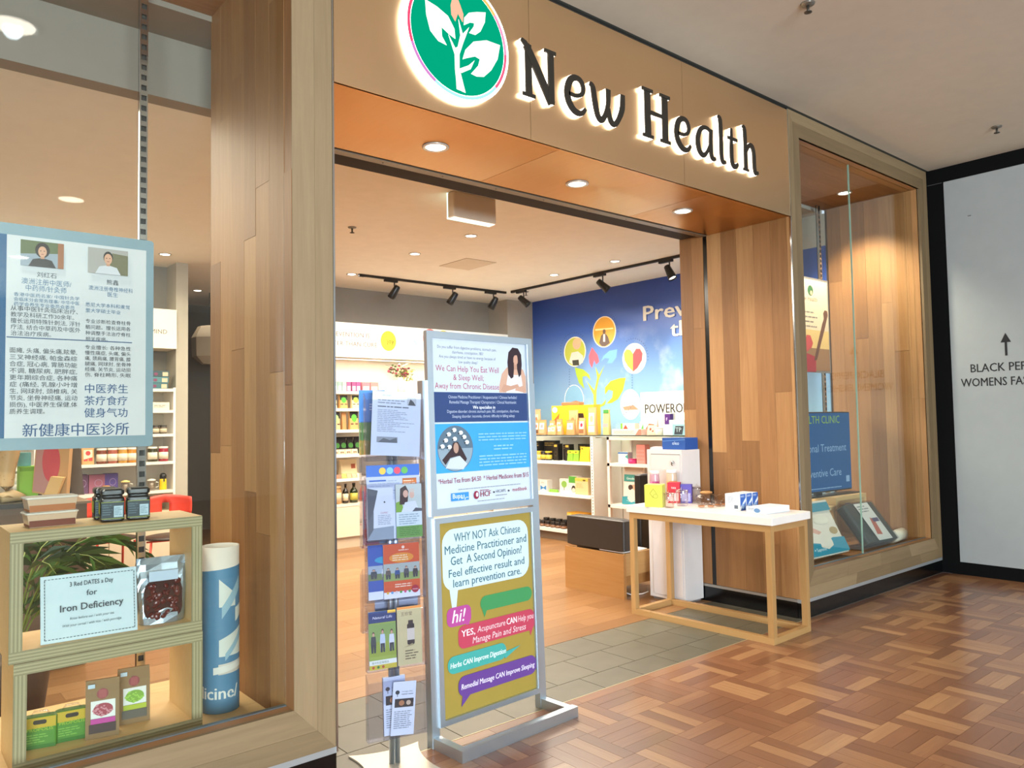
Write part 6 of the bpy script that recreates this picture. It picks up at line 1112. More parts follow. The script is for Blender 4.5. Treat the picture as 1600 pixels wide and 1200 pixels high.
# ---- red chairs
def chair(label, loc, rz):
    t = thing('red_chair', label, 'chair', loc, rz, 'red metal chairs in front of the tea shelves')
    RED = flat('#e04838', 0.4)
    sm_ = MB(); n = 24
    sm_.lathe([(0.001, 0.445), (0.17, 0.45), (0.225, 0.458), (0.225, 0.474), (0.16, 0.487), (0.001, 0.489)], n=n).build('seat', flat('#3a2f29', 0.4), t)
    # curved back band with an oval hole, wrapped round the seat's rear
    mb = MB(); vs = []; fs = []; m_ = 16; rows = [(0.66, 0.245), (0.69, 0.25), (0.74, 0.252), (0.79, 0.25), (0.82, 0.245)]
    for z_, r_ in rows:
        for i in range(m_ + 1):
            a = math.radians(28 + 124 * i / m_); e = 0.03 * (1 - abs(2 * i / m_ - 1)); vs.append((r_ * math.cos(a), r_ * math.sin(a), z_ + (e if z_ > 0.7 else -e * 0.4)))
    W_ = m_ + 1
    for j in range(4):
        for i in range(m_):
            if j in (0, 1) and i in (7, 8): continue
            fs.append((j * W_ + i, j * W_ + i + 1, (j + 1) * W_ + i + 1, (j + 1) * W_ + i))
    o = mb.add(vs, fs, 0, True).build('backrest', RED, t); so = o.modifiers.new('solid', 'SOLIDIFY'); so.thickness = 0.012
    for sx in (-1, 1):
        MB().tube([(sx * 0.20, -0.20, 0.0), (sx * 0.185, -0.16, 0.30), (sx * 0.17, -0.12, 0.44)], 0.011, 8).build('leg', RED, t)
        MB().tube([(sx * 0.21, 0.20, 0.0), (sx * 0.20, 0.17, 0.44), (sx * 0.185, 0.17, 0.72)], 0.011, 8).build('leg', RED, t)
        for yy in (-0.2, 0.2): MB().lathe([(0.014, 0.0), (0.014, 0.018)], sx * 0.205, yy, 0, 8).build('foot_cap', BLACKM, t)
    MB().tube([(-0.195, 0.0, 0.43), (0.195, 0.0, 0.43)], 0.009, 6).build('stretcher', RED, t)
    return t
chair('red metal chair with black seat between the jars and the pot plant', (1.80, 8.02, 0), math.radians(12))
chair('red metal chair with black seat nearest the column', (2.24, 7.72, 0), math.radians(-8))

# ---- reception counter with models and boxes
ct = thing('reception_counter', 'brown wooden counter behind the plastic tubs', 'counter', (0.2, 5.6, 0))
MB().box(-1.6, 0.92, 0.0, 0.6, 0, 1.02).build('counter_front', flat('#6b5644', 0.55), ct); MB().box(-1.65, 0.60, -0.03, 0.63, 1.02, 1.05).build('dark_top', flat('#2f2c28', 0.35), ct)
MB().box(0.60, 0.94, -0.02, 0.63, 1.02, 1.035).build('end_top', flat('#7a6450', 0.5), ct)
CT = 1.0515
def cpos(px, dy, z=CT): q_ = at(px, 760, y=5.6 + dy); return (q_.x, 5.6 + dy, z)
lm = thing('foot_model', 'cream speckled acupuncture leg model standing on the counter', 'model', cpos(10, 0.10), math.radians(30))
MB().tube([(0, 0, 0.03), (0.005, 0, 0.10), (0.0, 0, 0.20), (0.01, 0, 0.30), (0.01, 0, 0.42), (0.0, 0, 0.52)], [0.042, 0.036, 0.048, 0.062, 0.066, 0.07], 16).build('leg_shape', flat('#c2a070', 0.5), lm)
MB().tube([(-0.03, 0.01, 0.028), (0.03, 0, 0.04), (0.08, 0, 0.028), (0.12, 0, 0.018)], [0.03, 0.04, 0.03, 0.018], 14).build('foot_shape', flat('#cfae80', 0.5), lm)
for k in range(40):
    a = fv.uniform(0, 6.28); z_ = fv.uniform(0.12, 0.5); r = 0.045 + 0.05 * max(0, z_ - 0.12) ** 0.6 * 0.7
    MB().lathe([(0.004, 0), (0.001, 0.003)], r * math.cos(a) * 0.98, r * math.sin(a) * 0.98, z_, 5).build('point_mark', flat('#7a5a34', 0.6), lm)
carton('green_display_box', 'bright green carton on the counter', cpos(43, 0.28), 0.105, 0.10, 0.21, '#86b82c', lambda p, w_, h_: p.rect(-w_ / 2, h_ * 0.86, w_ / 2, h_ * 0.98, '#6a9a1e'), 0)
carton('teal_small_box', 'small teal carton on top of the green carton', cpos(37, 0.28, CT + 0.213), 0.07, 0.06, 0.085, '#5c9a9a', None, 0)
MB_ = MB()
cb_ = thing('cardboard_display', 'open cardboard display carton with red round print', 'box', cpos(76, 0.10), math.radians(-20))
MB().prism([(-0.09, 0.05), (0.10, 0.0), (0.12, 0.36), (0.02, 0.44), (-0.07, 0.36)], -0.01, 0.10, 'Y').build('carton_body', flat('#b88a58', 0.7), cb_)
p = Print(); p.poly([(-0.085, 0.06), (0.03, 0.03), (0.06, 0.30), (0.0, 0.40), (-0.066, 0.33)], '#a8736a').ell(0.015, 0.24, 0.05, 0.13, '#b8343a', 26); p.build('front_print', cb_, (0, -0.0105, 0))
MB().prism([(-0.02, 0.0), (0.06, 0.02), (0.10, 0.14), (0.03, 0.15)], -0.10, -0.02, 'Y').build('open_flap', flat('#cfa468', 0.7), cb_)
br = thing('brown_easel_board', 'grey brown leaning display board on the counter', 'display board', cpos(112, 0.34), math.radians(-10))
MB().prism([(0.0, 0.0), (0.075, 0.0), (0.03, 0.48), (-0.045, 0.48)], -0.012, 0.012, 'Y').build('board', flat('#5e4c3c', 0.6), br); MB().prism([(-0.09, 0.0), (0.0, 0.0), (-0.01, 0.10), (-0.03, 0.14), (-0.085, 0.12)], 0.02, 0.06, 'Y').build('dark_foot', flat('#26282a', 0.5), br)
for i, (px, h_, c, l_) in enumerate(((26, 0.13, '#e2dcd0', 'white bottle beside the leg model on the counter'), (60, 0.12, '#2f3c3a', 'dark bottle beside the green carton on the counter'))):
    bottle('lotion_bottle', l_, cpos(px, 0.42), 0.022, h_ + 0.05, c, '#e6e2d8', '#d8d0c4', 'bottles on the counter')

# ---- palm in a pot
pl = thing('potted_palm', 'potted palm with arching green fronds behind the window shelf', 'plant', (0.62, 4.75, 0))
MB().lathe([(0.13, 0), (0.17, 0.30), (0.175, 0.34), (0.155, 0.34), (0.14, 0.29), (0.001, 0.28)], n=24).build('pot', flat('#5a4636', 0.6), pl)
pv = random.Random(5)
LEAFM = [flat('#3f5a28', 0.45), flat('#557a34', 0.45), flat('#2f4620', 0.45)]
for i in range(11):
    a = pv.uniform(0, 6.28) if i > 4 else -0.9 + i * 0.55; reach = pv.uniform(0.38, 0.62); top = pv.uniform(0.78, 0.98)
    pts = []
    for k in range(9): t_ = k / 8; pts.append(Vector((reach * t_ ** 1.4 * math.cos(a), reach * t_ ** 1.4 * math.sin(a), 0.28 + (top - 0.28) * math.sin(t_ * 2.0) / math.sin(1.35) * 0.88)))
    fr = MB().tube(pts, [0.006 - 0.0005 * k for k in range(9)], 6).build('frond', flat('#7a8a3c', 0.5), pl)
    mb = MB()
    for k in range(2, 9):
        d_ = (pts[k] - pts[k - 1]).normalized(); s_ = d_.cross(Vector((0, 0, 1))).normalized()
        for sg in (-1, 1):
            ln = 0.26 * (1 - abs(k - 5) / 8); e_ = pts[k] + (d_ * 0.75 + s_ * sg * 0.65).normalized() * ln - Vector((0, 0, ln * 0.35)); m_ = (pts[k] + e_) / 2 + Vector((0, 0, ln * 0.12)); wv = d_.cross(Vector((0, 0, 1))).normalized().cross((e_ - pts[k]).normalized()) * 0.012
            mb.add([pts[k], m_ + wv * 1.1, e_, m_ - wv * 1.1], [(0, 1, 2, 3)], 0)
            o_ = MB().add([pts[k], m_ + d_ * 0.012, e_, m_ - d_ * 0.012], [(0, 1, 2), (0, 2, 3)]).build('leaflet', LEAFM[(i + k) % 3], fr)

# ================================================================== BIG DISPLAY WINDOW CONTENTS
# chrome slotted upright
up = thing('slotted_upright', 'tall chrome slotted upright carrying the clinic poster', 'shelf upright', (1.01, 3.92, DF))
H_ = 3.65 - DF
MB().box(-0.018, -0.012, -0.014, 0.014, 0, H_).box(0.012, 0.018, -0.014, 0.014, 0, H_).box(-0.018, 0.018, 0.008, 0.014, 0, H_).build('channel', CHROME, up)
mb = MB()
k = 0
while k * 0.05 < H_ - 0.05:
    mb.box(-0.012, 0.012, -0.014, -0.009, k * 0.05 + 0.026, k * 0.05 + 0.05); k += 1
mb.build('slot_rungs', CHROME, up); MB().box(-0.011, 0.011, 0.003, 0.007, 0, H_).build('dark_slot', flat('#2e2c28', 0.6), up)
# clinic poster
cp = thing('clinic_poster', 'white clinic poster in chinese hung in the big window', 'poster', (1.052, 3.885, 1.412))
PWL = 1.26; PH = 0.975
MB().prism([(x - PWL / 2, z + PH / 2) for x, z in rrect(PWL, PH, 0.015)], 0.0, 0.012, 'Y').build('acrylic_frame', flat('#86a2ae', 0.25, 0, 0.5), cp)
p = Print()
def C(px, py): q_ = at(px, py, y=3.884); return (q_.x - 1.052, q_.z - 1.412)
xl_, xr_ = C(9, 500)[0], C(228, 500)[0]
p.rect(xl_, 0.052, xr_, PH - 0.05, '#cdd3d6'); p.rect(-1.23, 0.052, xl_, PH - 0.05, '#1f5a86')
def T(s_, px, py, hpx, c, **k_): x_, z_ = C(px, py); p.text(s_, x_, z_, hpx / 388.0 * 1.12, c, **k_)
NAVY = '#26507e'; INK = '#2e3a48'; TEAL = '#3a6d92'
T('新健康中医诊所', 34, 681, 21, NAVY, width=0.42, bold=0.012)
for i, s_ in enumerate(('中医养生', '茶疗食疗', '健身气功')): T(s_, 131, 613 + i * 19, 16, NAVY, width=0.178, bold=0.008)
T('刘红石', 57, 432, 9, INK); T('澳洲注册中医师/', 33, 442, 10, TEAL, width=0.19); T('中药师/针灸师', 39, 453, 10, TEAL, width=0.155)
for i, s_ in enumerate(('香港中医药名家/ 中国针灸学', '会临床分会常务理事/ 中华中医', '药学会养生专业委员会委员')): T(s_, 21, 461.5 + i * 7.6, 6.2, TEAL, width=0.25 - 0.02 * (i == 2))
for i, s_ in enumerate(('从事中医针灸临床治疗、', '教学及科研工作30余年。', '擅长运用特殊针刺法, 浮针', '疗法, 结合中草药及中医外', '治法治疗疾病。')): T(s_, 16, 484 + i * 9.8, 8.2, INK, width=(0.255, 0.24, 0.265, 0.265, 0.15)[i])
T('熊鑫', 166, 444, 9, INK); T('澳洲注册脊椎神经科', 138, 452, 8, TEAL, width=0.185); T('医生', 167, 463, 8, TEAL)
for i, s_ in enumerate(('悉尼大学本科和麦觉', '里大学硕士毕业')): T(s_, 133, 478 + i * 9.3, 7, TEAL, width=0.185 - 0.04 * i)
for i, s_ in enumerate(('专业诊断检查脊柱骨', '骼问题。擅长运用各', '种调整手法治疗脊柱', '相关疾病。')): T(s_, 133, 504 + i * 9.3, 7.2, INK, width=0.187 if i < 3 else 0.09)
x0_, z0_ = C(10, 528); x1_, z1_ = C(206, 536); p.rect(x0_, z1_ - 0.001, x1_, z1_ + 0.003, NAVY)
for i, s_ in enumerate(('面瘫, 头痛, 偏头痛,眩晕,', '三叉神经痛, 帕金森综', '合症, 冠心病, 胃肠功能', '不调, 糖尿病, 肥胖症,', '更年期综合症, 各种痛', '症 (痛经, 乳腺小叶增', '生, 网球肘, 颈椎病, 关', '节炎, 坐骨神经痛, 运动', '损伤), 中医养生保健,体', '质养生调理。')): T(s_, 14, 550 + i * 10.7, 8.6, INK, width=0.255 if i < 9 else 0.13)
for i, s_ in enumerate(('专业擅长: 各种急性', '慢性痛症, 头痛, 偏头', '痛, 颈肩痛, 腰背痛, 膝', '腿痛, 网球肘, 坐骨神', '经痛, 关节炎, 运动损', '伤, 脊柱畸形, 失眠')): T(s_, 132, 545 + i * 8.6, 7.2, INK, width=0.19)
# two portrait photos
def portrait(px0, py0, px1, py1, bgc, bg2, hair, top, long_):
    x0_, z1_ = C(px0, py0); x1_, z0_ = C(px1, py1); w_ = x1_ - x0_; h_ = z1_ - z0_; cx = (x0_ + x1_) / 2
    p.rect(x0_, z0_, x1_, z1_, bgc); p.poly([(x0_, z0_ + h_ * 0.45), (x1_, z0_ + h_ * 0.6), (x1_, z1_), (x0_, z1_)] if long_ else [(cx, z0_), (x1_, z0_), (x1_, z1_ - h_ * 0.2), (cx + w_ * 0.1, z1_ - h_ * 0.15)], bg2)
    if long_: p.rect(x1_ - w_ * 0.14, z0_, x1_, z1_, '#9a6440')
    p.poly([(cx - w_ * 0.32, z0_), (cx - w_ * 0.22, z0_ + h_ * 0.28), (cx, z0_ + h_ * 0.36), (cx + w_ * 0.22, z0_ + h_ * 0.28), (cx + w_ * 0.32, z0_)], top)
    p.ell(cx, z0_ + h_ * 0.66, w_ * (0.17 if long_ else 0.12), h_ * (0.30 if long_ else 0.24), hair, 18)
    p.rect(cx - w_ * 0.045, z0_ + h_ * 0.32, cx + w_ * 0.045, z0_ + h_ * 0.5, '#c09074').ell(cx, z0_ + h_ * 0.60, w_ * 0.10, h_ * 0.21, '#d0a184', 18)
    for s_ in (-1, 1): p.ell(cx + s_ * w_ * 0.04, z0_ + h_ * 0.63, w_ * 0.018, h_ * 0.018, '#2a201c', 8)
    p.ell(cx, z0_ + h_ * 0.50, w_ * 0.035, h_ * 0.016, '#a05a4c', 10)
portrait(32, 374, 99, 421, '#93a2ae', '#5c6a44', '#1d1614', '#2a2a2c', True); portrait(137, 386, 199, 432, '#a3a29e', '#6a6a4c', '#16120f', '#c9cfd6', False)
p.build('poster_print', cp)
# plywood display boxes
def ply_box(name, label, x0, x1, y0, y1, z0, z1, t=0.042):
    o = thing(name, label, 'display box', (x0, y0, z0), 0, 'plywood display boxes in the big window'); w_, d_, h_ = x1 - x0, y1 - y0, z1 - z0
    for a, (A, B) in {'top_board': ((0, w_, h_ - t, h_), 0), 'bottom_board': ((0, w_, 0, t), 0), 'side_board': ((0, t, t, h_ - t), 0)}.items(): pass
    for nm, (a, b_, c_, d2) in (('top_board', (0, w_, h_ - t, h_)), ('bottom_board', (0, w_, 0, t)), ('side_board', (0, t, t, h_ - t)), ('side_board', (w_ - t, w_, t, h_ - t))):
        bd = MB().box(a, b_, 0.004, d_, c_, d2).build(nm, PLYFACE, o)
        mb_ = MB(); n = 7; hor = (b_ - a) > (d2 - c_)
        for k in range(n):
            f0, f1 = k / n, (k + 1) / n
            if hor: mb_.box(a, b_, 0.0, 0.004, c_ + (d2 - c_) * f0, c_ + (d2 - c_) * f1, k % 2)
            else: mb_.box(a + (b_ - a) * f0, a + (b_ - a) * f1, 0.0, 0.004, c_, d2, k % 2)
        mb_.build('ply_edge', [flat('#8f8664', 0.6), flat('#aaa17c', 0.6)], bd)
    return o
ply_box('plywood_box', 'lower plywood display box holding seed bags', 0.43, 1.09, 3.30, 3.60, DF + 0.001, 0.660)
ply_box('plywood_box', 'upper plywood display box with the iron deficiency card', 0.414, 1.088, 3.30, 3.60, 0.662, 1.13)
BT = 1.131
# plastic tubs of snacks
def tub(label, x, y, z):
    t = thing('plastic_tub', label, 'tub', (x, y, z), math.radians(2), 'lidded plastic tubs of dried fruit')
    MB().prism([(-0.075, 0.0), (0.075, 0.0), (0.084, 0.048), (-0.084, 0.048)], -0.05, 0.05, 'Y').build('tub_body', flat('#c5a98c', 0.35), t)
    MB().box(-0.077, 0.077, -0.0515, 0.0515, 0.002, 0.026).build('dark_contents', flat('#6b3018' if 'lower' in label else '#a8622c', 0.5), t)
    MB().rbox(-0.09, 0.09, -0.056, 0.056, 0.048, 0.056, 0.012).build('lid', flat('#d9d2c4', 0.3), t)
tub('lower plastic tub of dark dried fruit on the plywood box', 0.56, 3.44, BT); tub('upper plastic tub of golden dried fruit on the plywood box', 0.56, 3.44, BT + 0.057)
# square black jars
def sqjar(label, x, y, rz):
    t = thing('black_square_jar', label, 'jar', (x, y, BT), math.radians(rz), 'square black jars on the plywood box')
    MB().rbox(-0.043, 0.043, -0.043, 0.043, 0, 0.095, 0.012).build('jar_body', flat('#070b0c', 0.22), t)
    MB().rbox(-0.037, 0.037, -0.037, 0.037, 0.095, 0.102, 0.012).build('neck', flat('#0c1012', 0.2), t)
    MB().rbox(-0.042, 0.042, -0.042, 0.042, 0.102, 0.128, 0.012).build('lid', flat('#06080a', 0.3), t)
    p_ = Print(); p_.rect(-0.040, 0.012, 0.040, 0.078, '#1f3038').rect(-0.040, 0.076, 0.040, 0.078, '#9aa82c').rect(-0.040, 0.012, 0.040, 0.014, '#9aa82c').rect(0.004, 0.018, 0.036, 0.062, '#a9c0cc').greek(0.007, 0.025, 0.033, 0.056, 5, '#6d8694', 0.3, 2).greek(-0.036, 0.025, 0.0, 0.07, 5, '#4c6068', 0.4, 3); p_.build('label', t, (0, -0.043, 0))
    p_ = Print(); p_.rect(-0.038, 0.03, 0.038, 0.075, '#aab428'); p_.build('side_label', t, (-0.043, 0, 0), (0, 0, RZR))
sqjar('square black jar in front nearest the tubs', 0.768, 3.40, -8); sqjar('square black jar in front nearest the chrome pole', 0.863, 3.395, -10); sqjar('square black jar at the back behind the others', 0.765, 3.50, -6)
# card in an acrylic holder
cdh = thing('iron_card', 'white dashed border card about red dates and iron deficiency', 'sign', (0.518, 3.335, 0.705), math.radians(-3)); cdh.rotation_euler[0] = math.radians(-8)
MB().box(0, 0.328, 0, 0.004, 0, 0.245).build('card', flat('#b9cdd4', 0.4), cdh); MB().box(0, 0.328, 0.004, 0.05, 0, 0.003).build('acrylic_foot', ACRYL, cdh)
p = Print(); p.rect(0.004, 0.004, 0.324, 0.241, '#c2d5da')
for i in range(26): p.rect(0.012 + i * 0.0118, 0.012, 0.020 + i * 0.0118, 0.0145, '#2c3a44'); p.rect(0.012 + i * 0.0118, 0.2305, 0.020 + i * 0.0118, 0.233, '#2c3a44')
for i in range(19): p.rect(0.011, 0.013 + i * 0.0116, 0.0135, 0.021 + i * 0.0116, '#2c3a44'); p.rect(0.3155, 0.013 + i * 0.0116, 0.318, 0.021 + i * 0.0116, '#2c3a44')
p.text('3 Red DATES a Day', 0.168, 0.198, 0.024, '#2b3944', 'CENTER', width=0.148, bold=0.01).text('for', 0.168, 0.158, 0.03, '#2b3944', 'CENTER', bold=0.01).text('Iron Deficiency', 0.168, 0.108, 0.036, '#2b3944', 'CENTER', width=0.215, bold=0.016).text('Rinse before eat / with your tea', 0.168, 0.076, 0.013, '#4c5c66', 'CENTER', width=0.15, shear=0.2).text('With your cereal / with rice / with porridge', 0.168, 0.052, 0.013, '#4c5c66', 'CENTER', width=0.20, shear=0.2)
p.build('card_print', cdh)
# silver pouch of red dates
sp = thing('red_date_pouch', 'silver zip pouch with window full of red dates', 'pouch', (0.955, 3.40, 0.705), math.radians(-4))
n = 10; vs = []; fs = []
sv = random.Random(4)
for i in range(n + 1):
    f_ = i / n; dd = 0.042 * (1 - f_ ** 1.8) + 0.003; ww = 0.086 + 0.012 * f_ + sv.uniform(-0.003, 0.003)
    for k in range(16):
        a = 2 * math.pi * k / 16; c_, s_ = math.cos(a), math.sin(a); vs.append((ww * math.copysign(abs(c_) ** 0.5, c_), dd * math.copysign(abs(s_) ** 0.6, s_) + sv.uniform(-0.003, 0.003), 0.262 * f_))
for i in range(n):
    for k in range(16): j = (k + 1) % 16; fs.append((i * 16 + k, i * 16 + j, (i + 1) * 16 + j, (i + 1) * 16 + k))
fs += [tuple(reversed(range(16))), tuple(range(n * 16, n * 16 + 16))]
MB().add(vs, fs, 0, False).build('foil', flat('#a9b6c0', 0.25, 0.85), sp)
MB().prism([(x, z + 0.095) for x, z in rrect(0.145, 0.165, 0.045)], -0.044, -0.038, 'Y').build('clear_window', flat('#3d221d', 0.2), sp)
dm = MB().lathe([(0.001, -0.016), (0.010, -0.011), (0.013, 0), (0.010, 0.011), (0.001, 0.016)], n=8).mesh('red_date', flat('#5a2420', 0.3, 0, 0.6))
for i in range(38):
    x_ = sv.uniform(-0.058, 0.058); z_ = sv.uniform(0.025, 0.165)
    o_ = bpy.data.objects.new('red_date', dm); COL.objects.link(o_); o_.parent = sp; o_.location = (x_, -0.041, z_); o_.rotation_euler = (sv.uniform(0, 3), sv.uniform(0, 3), 0); o_.scale = (1, 0.6, 1)
MB().box(-0.055, 0.055, -0.050, -0.047, 0.172, 0.212).build('sticker', flat('#b4c6d6', 0.5), sp); MB().box(-0.094, 0.094, -0.008, 0.008, 0.226, 0.236).build('zip_strip', flat('#8f9ca6', 0.3, 0.7), sp)
# lower shelf bags
LB = DF + 0.0435
def propolis(label, x, rz):
    t = thing('honey_wallet', label, 'packet', (x, 3.42, LB), math.radians(rz), 'clear green and yellow packets in the plywood box')
    MB().rbox(-0.055, 0.055, -0.022, 0.022, 0, 0.115, 0.008).build('carton_body', flat('#4f8a30', 0.35), t)
    p_ = Print(); p_.rect(-0.052, 0.075, 0.052, 0.113, '#c0a422').rr(-0.022, 0.088, 0.022, 0.104, 0.007, '#2a2414').text('PROPOLIS', 0, 0.064, 0.016, '#a8c030', 'CENTER', width=0.085).greek(-0.045, 0.02, 0.03, 0.055, 4, '#7fb04a', 0.4, 3).rect(-0.052, 0.0, 0.052, 0.014, '#3a7a28'); p_.build('front_print', t, (0, -0.022, 0))
    MB().tube([(-0.03, 0, 0.115), (-0.02, 0, 0.13), (0.02, 0, 0.13), (0.03, 0, 0.115)], 0.004, 6).build('clear_handle', ACRYL, t)
propolis('green and yellow packet nearest the side board', 0.534, -14); propolis('green and yellow packet beside the goji bag', 0.638, -8)
def seedbag(label, x, y, rz, fc, band, seeds, group='kraft seed bags in the plywood box'):
    t = thing('seed_bag', label, 'bag', (x, y, LB), math.radians(rz), group)
    MB().prism([(-0.03, 0.0), (0.03, 0.0), (0.022, 0.17), (0.004, 0.215), (-0.004, 0.215), (-0.022, 0.17)], -0.058, 0.058, 'X').build('paper_bag', flat('#8f7450', 0.75), t)
    p_ = Print(); s_ = 0.008
    p_.ell(0, 0.165, 0.02, 0.02, '#8a3a3c', 14).rect(-0.013, 0.15, 0.013, 0.18, '#9c4a48').rect(-0.040, 0.075, 0.044, 0.14, '#dfe2dc').ell(0.002, 0.106, 0.034, 0.024, fc, 20)
    r = random.Random(2)
    for k in range(40): a = r.uniform(0, 6.28); q_ = r.uniform(0, 1) ** 0.5; p_.ell(0.002 + 0.034 * q_ * math.cos(a), 0.106 + 0.024 * q_ * math.sin(a), 0.004, 0.003, '#c8848c' if fc[1] in 'ab9' and band != '#a8b82c' else '#9ac84a', 6)
    p_.rect(-0.040, 0.056, 0.044, 0.075, band).rect(-0.046, 0.022, 0.046, 0.055, seeds).rect(-0.050, 0.19, -0.026, 0.205, '#b8ccd6')
    p_.build('front_label', t, (0, -0.0305, 0), (math.radians(-3), 0, 0)); return t
seedbag('kraft bag of red goji berries with magenta band', 0.735, 3.375, -12, '#9c3a48', '#b83a90', '#3a2622'); seedbag('kraft bag of green mung beans with lime band', 0.865, 3.45, -8, '#7aa834', '#a8b82c', '#5a564a')
# standing paper roll
rl = thing('paper_roll', 'tall rolled white and blue printed poster standing in the window corner', 'poster roll', (1.222, 3.47, DF + 0.001))
R_ = 0.079
MB().lathe([(R_, 0), (R_, 0.705), (R_ - 0.004, 0.705), (R_ - 0.004, 0.02)], n=48).build('roll', flat('#e0d9cc', 0.55), rl)
def arc_patch(a0, a1, z0, z1, c, r=R_ + 0.0006, n=14, z0b=None, z1b=None):
    vs = []; fs = []
    for i in range(n + 1):
        f_ = i / n; a = math.radians(a0 + (a1 - a0) * f_); za = z0 + ((z0b if z0b is not None else z0) - z0) * f_; zb = z1 + ((z1b if z1b is not None else z1) - z1) * f_
        vs += [(r * math.cos(a), r * math.sin(a), za), (r * math.cos(a), r * math.sin(a), zb)]
    for i in range(n): fs.append((2 * i, 2 * i + 2, 2 * i + 3, 2 * i + 1))
    MB().add(vs, fs, 0, True).build('blue_print', flat(c, 0.55), rl)
BLU = '#4f7f9e'; BL2 = '#8fb0bd'
arc_patch(170, 380, 0.20, 0.60, BLU, n=30, z0b=0.22, z1b=0.63); arc_patch(170, 380, 0.0, 0.16, BLU, n=30, z1b=0.17); arc_patch(180, 245, 0.15, 0.21, BLU, n=8)
arc_patch(247, 300, 0.45, 0.57, '#cfd3c8', R_ + 0.0012, z1b=0.50); arc_patch(255, 320, 0.40, 0.45, BL2, R_ + 0.0018, z0b=0.52, z1b=0.58); arc_patch(300, 345, 0.38, 0.44, '#cfd3c8', R_ + 0.0012, z0b=0.42, z1b=0.46)
arc_patch(247, 330, 0.24, 0.31, '#cfd3c8', R_ + 0.0012, z1b=0.36); arc_patch(265, 345, 0.22, 0.25, BL2, R_ + 0.0018, z0b=0.34, z1b=0.38); arc_patch(230, 345, 0.165, 0.195, '#d8d6cc', R_ + 0.0012, z0b=0.19, z1b=0.215)
vs, fs = text_polys('medicine/', 0.073, 'RIGHT', bold=0.02)
MB().add([((R_ + 0.001) * math.cos(math.radians(310) + x_ / R_), (R_ + 0.001) * math.sin(math.radians(310) + x_ / R_), 0.062 + y_) for x_, y_ in vs], fs).build('roll_lettering', flat('#dcdcd2', 0.55), rl)

# ================================================================== SMALLER DISPLAY WINDOW CONTENTS
F2 = 0.301
u2 = thing('slotted_upright', 'thin chrome slotted upright in the smaller window', 'shelf upright', (7.42, 3.922, F2))
MB().box(-0.018, -0.012, -0.014, 0.014, 0, 3.34).box(0.012, 0.018, -0.014, 0.014, 0, 3.34).box(-0.018, 0.018, 0.008, 0.014, 0, 3.34).build('channel', CHROME, u2)
mb = MB(); k = 0
while k * 0.05 < 3.25: mb.box(-0.012, 0.012, -0.014, -0.009, k * 0.05 + 0.03, k * 0.05 + 0.05); k += 1
mb.build('slot_rungs', CHROME, u2); MB().box(-0.011, 0.011, 0.003, 0.007, 0, 3.34).build('dark_slot', flat('#2e2c28', 0.6), u2)
# hanging poster with raised arm
hp_ = thing('sunrise_poster', 'framed pastel poster of a raised fist hung in the smaller window', 'poster', (7.49, 3.88, 1.925))
MB().box(-0.80, 0, 0, 0.015, 0, 0.94).build('poster_frame', flat('#9aa0a2', 0.35, 0.6), hp_)
p = Print(); W_ = 0.80
def HX(px, py): q_ = at(px, py, y=3.88); return (q_.x - 7.49, q_.z - 1.925)
p.rect(-0.78, 0.02, -0.02, 0.92, '#e6cfae').rect(-0.78, 0.02, -0.02, 0.24, '#9c7450').rect(-0.78, 0.24, -0.02, 0.42, '#e2c07c')
cx, cz = HX(1266, 454); p.ell(cx, cz, 0.052, 0.052, '#2f6a3c').ell(cx + 0.015, cz - 0.02, 0.022, 0.022, '#d8b08a'); x_, z_ = HX(1277, 472); p.text('New Health', x_, z_, 0.07, '#8a7a66', 'RIGHT')
for i in range(4): x_, z_ = HX(1278, 492 + i * 7.2); p.greek(x_ - 0.45, z_, x_, z_ + 0.03, 1, '#8c8278', 0.2, i)
arm = [(1272, 563), (1275, 548), (1279, 530), (1284, 508), (1287, 498), (1286, 490), (1288, 485), (1292, 486), (1293, 493), (1291, 502), (1288, 516), (1283, 535), (1278, 556), (1276, 563)]
p.poly([HX(*q_) for q_ in ((1230, 581), (1230, 552), (1262, 552), (1275, 558), (1275, 581))], '#a82838').poly([HX(*q_) for q_ in arm], '#6a4434'); p.poly([HX(*q_) for q_ in ((1255, 545), (1260, 523), (1266, 524), (1270, 536), (1268, 543), (1258, 552))], '#c84a4a')
p.build('poster_print', hp_)
# television on an oak box
def obox(label, x0, x1, y0, y1, z0, z1):
    o = thing('oak_box', label, 'display box', (x0, y0, z0), 0, 'open oak boxes in the smaller window'); w_, d_, h_ = x1 - x0, y1 - y0, z1 - z0; t = 0.035
    for nm, b_ in (('top_board', (0, w_, 0, d_, h_ - t, h_)), ('bottom_board', (0, w_, 0, d_, 0, t)), ('side_board', (0, t, 0, d_, t, h_ - t)), ('side_board', (w_ - t, w_, 0, d_, t, h_ - t)), ('back_board', (t, w_ - t, d_ - 0.012, d_, t, h_ - t))): MB().box(*b_).build(nm, PLYFACE, o)
    return o
obox('wide open oak box under the television', 6.95, 7.55, 3.60, 3.86, F2, 0.735)
obox('low open oak box behind the pillow pack', 6.15, 6.93, 3.60, 3.86, F2, 0.66)
tv = thing('television', 'flat television showing clinic name on a blue screen', 'television', (6.95, 3.74, 0.7355), math.radians(-3))
p0_, p1_ = -0.70, 0.55
MB().rbox(p0_, p1_, 0.0, 0.045, 0.035, 0.80, 0.008).build('housing', BLACKM, tv); MB().box(-0.30, 0.60, -0.05, 0.09, 0, 0.012).box(-0.05, 0.05, 0.02, 0.05, 0.01, 0.05).build('stand_foot', BLACKM, tv)
scr = MB().box(p0_ + 0.012, p1_ - 0.012, -0.003, 0.0, 0.05, 0.788).build('screen', emit('#1a5c96', 0.75), tv)
p = Print(); LT = emit('#8fb4d8', 0.8)
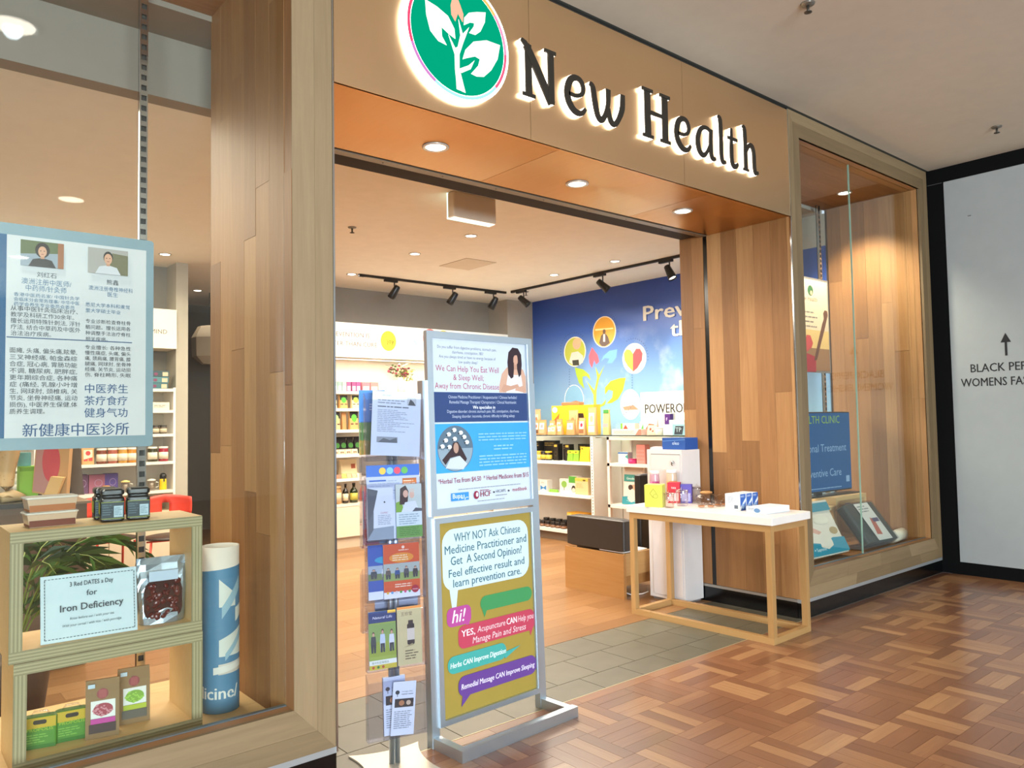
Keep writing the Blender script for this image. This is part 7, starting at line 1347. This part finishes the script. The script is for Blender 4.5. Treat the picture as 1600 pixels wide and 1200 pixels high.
p.text('NEW HEALTH CLINIC', 0.36, 0.69, 0.105, emit('#8cb83c', 0.8), 'RIGHT', width=0.98).text('Professional Treatment', 0.46, 0.42, 0.105, LT, 'RIGHT', width=0.98).text('Preventive Care', 0.36, 0.155 + 0.03, 0.105, LT, 'RIGHT', width=0.68); p.greek(-0.6, 0.065, 0.35, 0.085, 1, LT, 0.0, 4); p.rect(0.44, 0.115, 0.50, 0.175, LT)
p.build('screen_text', scr, (0, -0.003, 0))
def pil(p, w_, h_):
    p.rect(-w_ * 0.46, h_ * 0.80, w_ * 0.46, h_ * 0.96, '#3a8aa0').text('Supreme', -w_ * 0.2, h_ * 0.84, 0.035, '#dff0f4').poly([(-w_ * 0.46, h_ * 0.48), (-w_ * 0.2, h_ * 0.55), (w_ * 0.12, h_ * 0.35), (w_ * 0.05, h_ * 0.32), (-w_ * 0.2, h_ * 0.44), (-w_ * 0.46, h_ * 0.38)], '#d8a898').ell(w_ * 0.3, h_ * 0.42, w_ * 0.10, h_ * 0.07, '#b09a70').ell(w_ * 0.12, h_ * 0.64, w_ * 0.18, h_ * 0.08, '#e2e0d0')
    p.poly([(-w_ * 0.48, 0.01), (w_ * 0.48, 0.01), (w_ * 0.48, h_ * 0.28), (w_ * 0.2, h_ * 0.30), (-w_ * 0.1, h_ * 0.22), (-w_ * 0.48, h_ * 0.30)], '#2f8ea8').text('+ Supreme', -w_ * 0.35, h_ * 0.10, 0.04, '#dff0f4')
pk = pouch('pillow_pack', 'white and blue pillow pack leaning in the smaller window', (6.18, 3.30, F2 + 0.022), 0.62, 0.10, 0.47, '#dcd8ca', pil, math.radians(-2), 'sleep aid packs'); pk.rotation_euler[0] = math.radians(-22)
gp = thing('grey_bedding_pack', 'dark grey bedding pack with white label leaning on the oak box', 'bedding pack', (7.03, 3.19, F2 + 0.062), math.radians(-4)); gp.rotation_euler[0] = math.radians(-38)
MB().rbox(-0.25, 0.25, 0.0, 0.09, 0.005, 0.42, 0.03).build('bedding', flat('#3a4440', 0.55), gp)
MB().rbox(-0.258, 0.258, -0.008, 0.098, 0.0, 0.43, 0.03).build('clear_wrap', ACRYL, gp)
p = Print(); p.rect(-0.10, 0.02, 0.13, 0.40, '#c8ccc8').poly([(-0.06, 0.08), (0.0, 0.25), (0.05, 0.22), (0.02, 0.07)], '#a85a4a').rect(0.02, 0.20, 0.12, 0.24, '#4a4468').greek(-0.08, 0.30, 0.10, 0.38, 3, '#7a7e80', 0.3, 2); p.build('label', gp, (0, -0.010, 0))
rr_ = thing('white_roll', 'white paper roll lying in the corner of the smaller window', 'paper roll', (7.53, 3.30, F2 + 0.056), 0)
MB().lathe([(0.055, -0.20), (0.055, 0.13), (0.04, 0.13), (0.04, -0.20)], n=28).build('roll_tube', flat('#e0dac6', 0.55), rr_, (0, 0, 0), (0, math.radians(90), math.radians(8)))
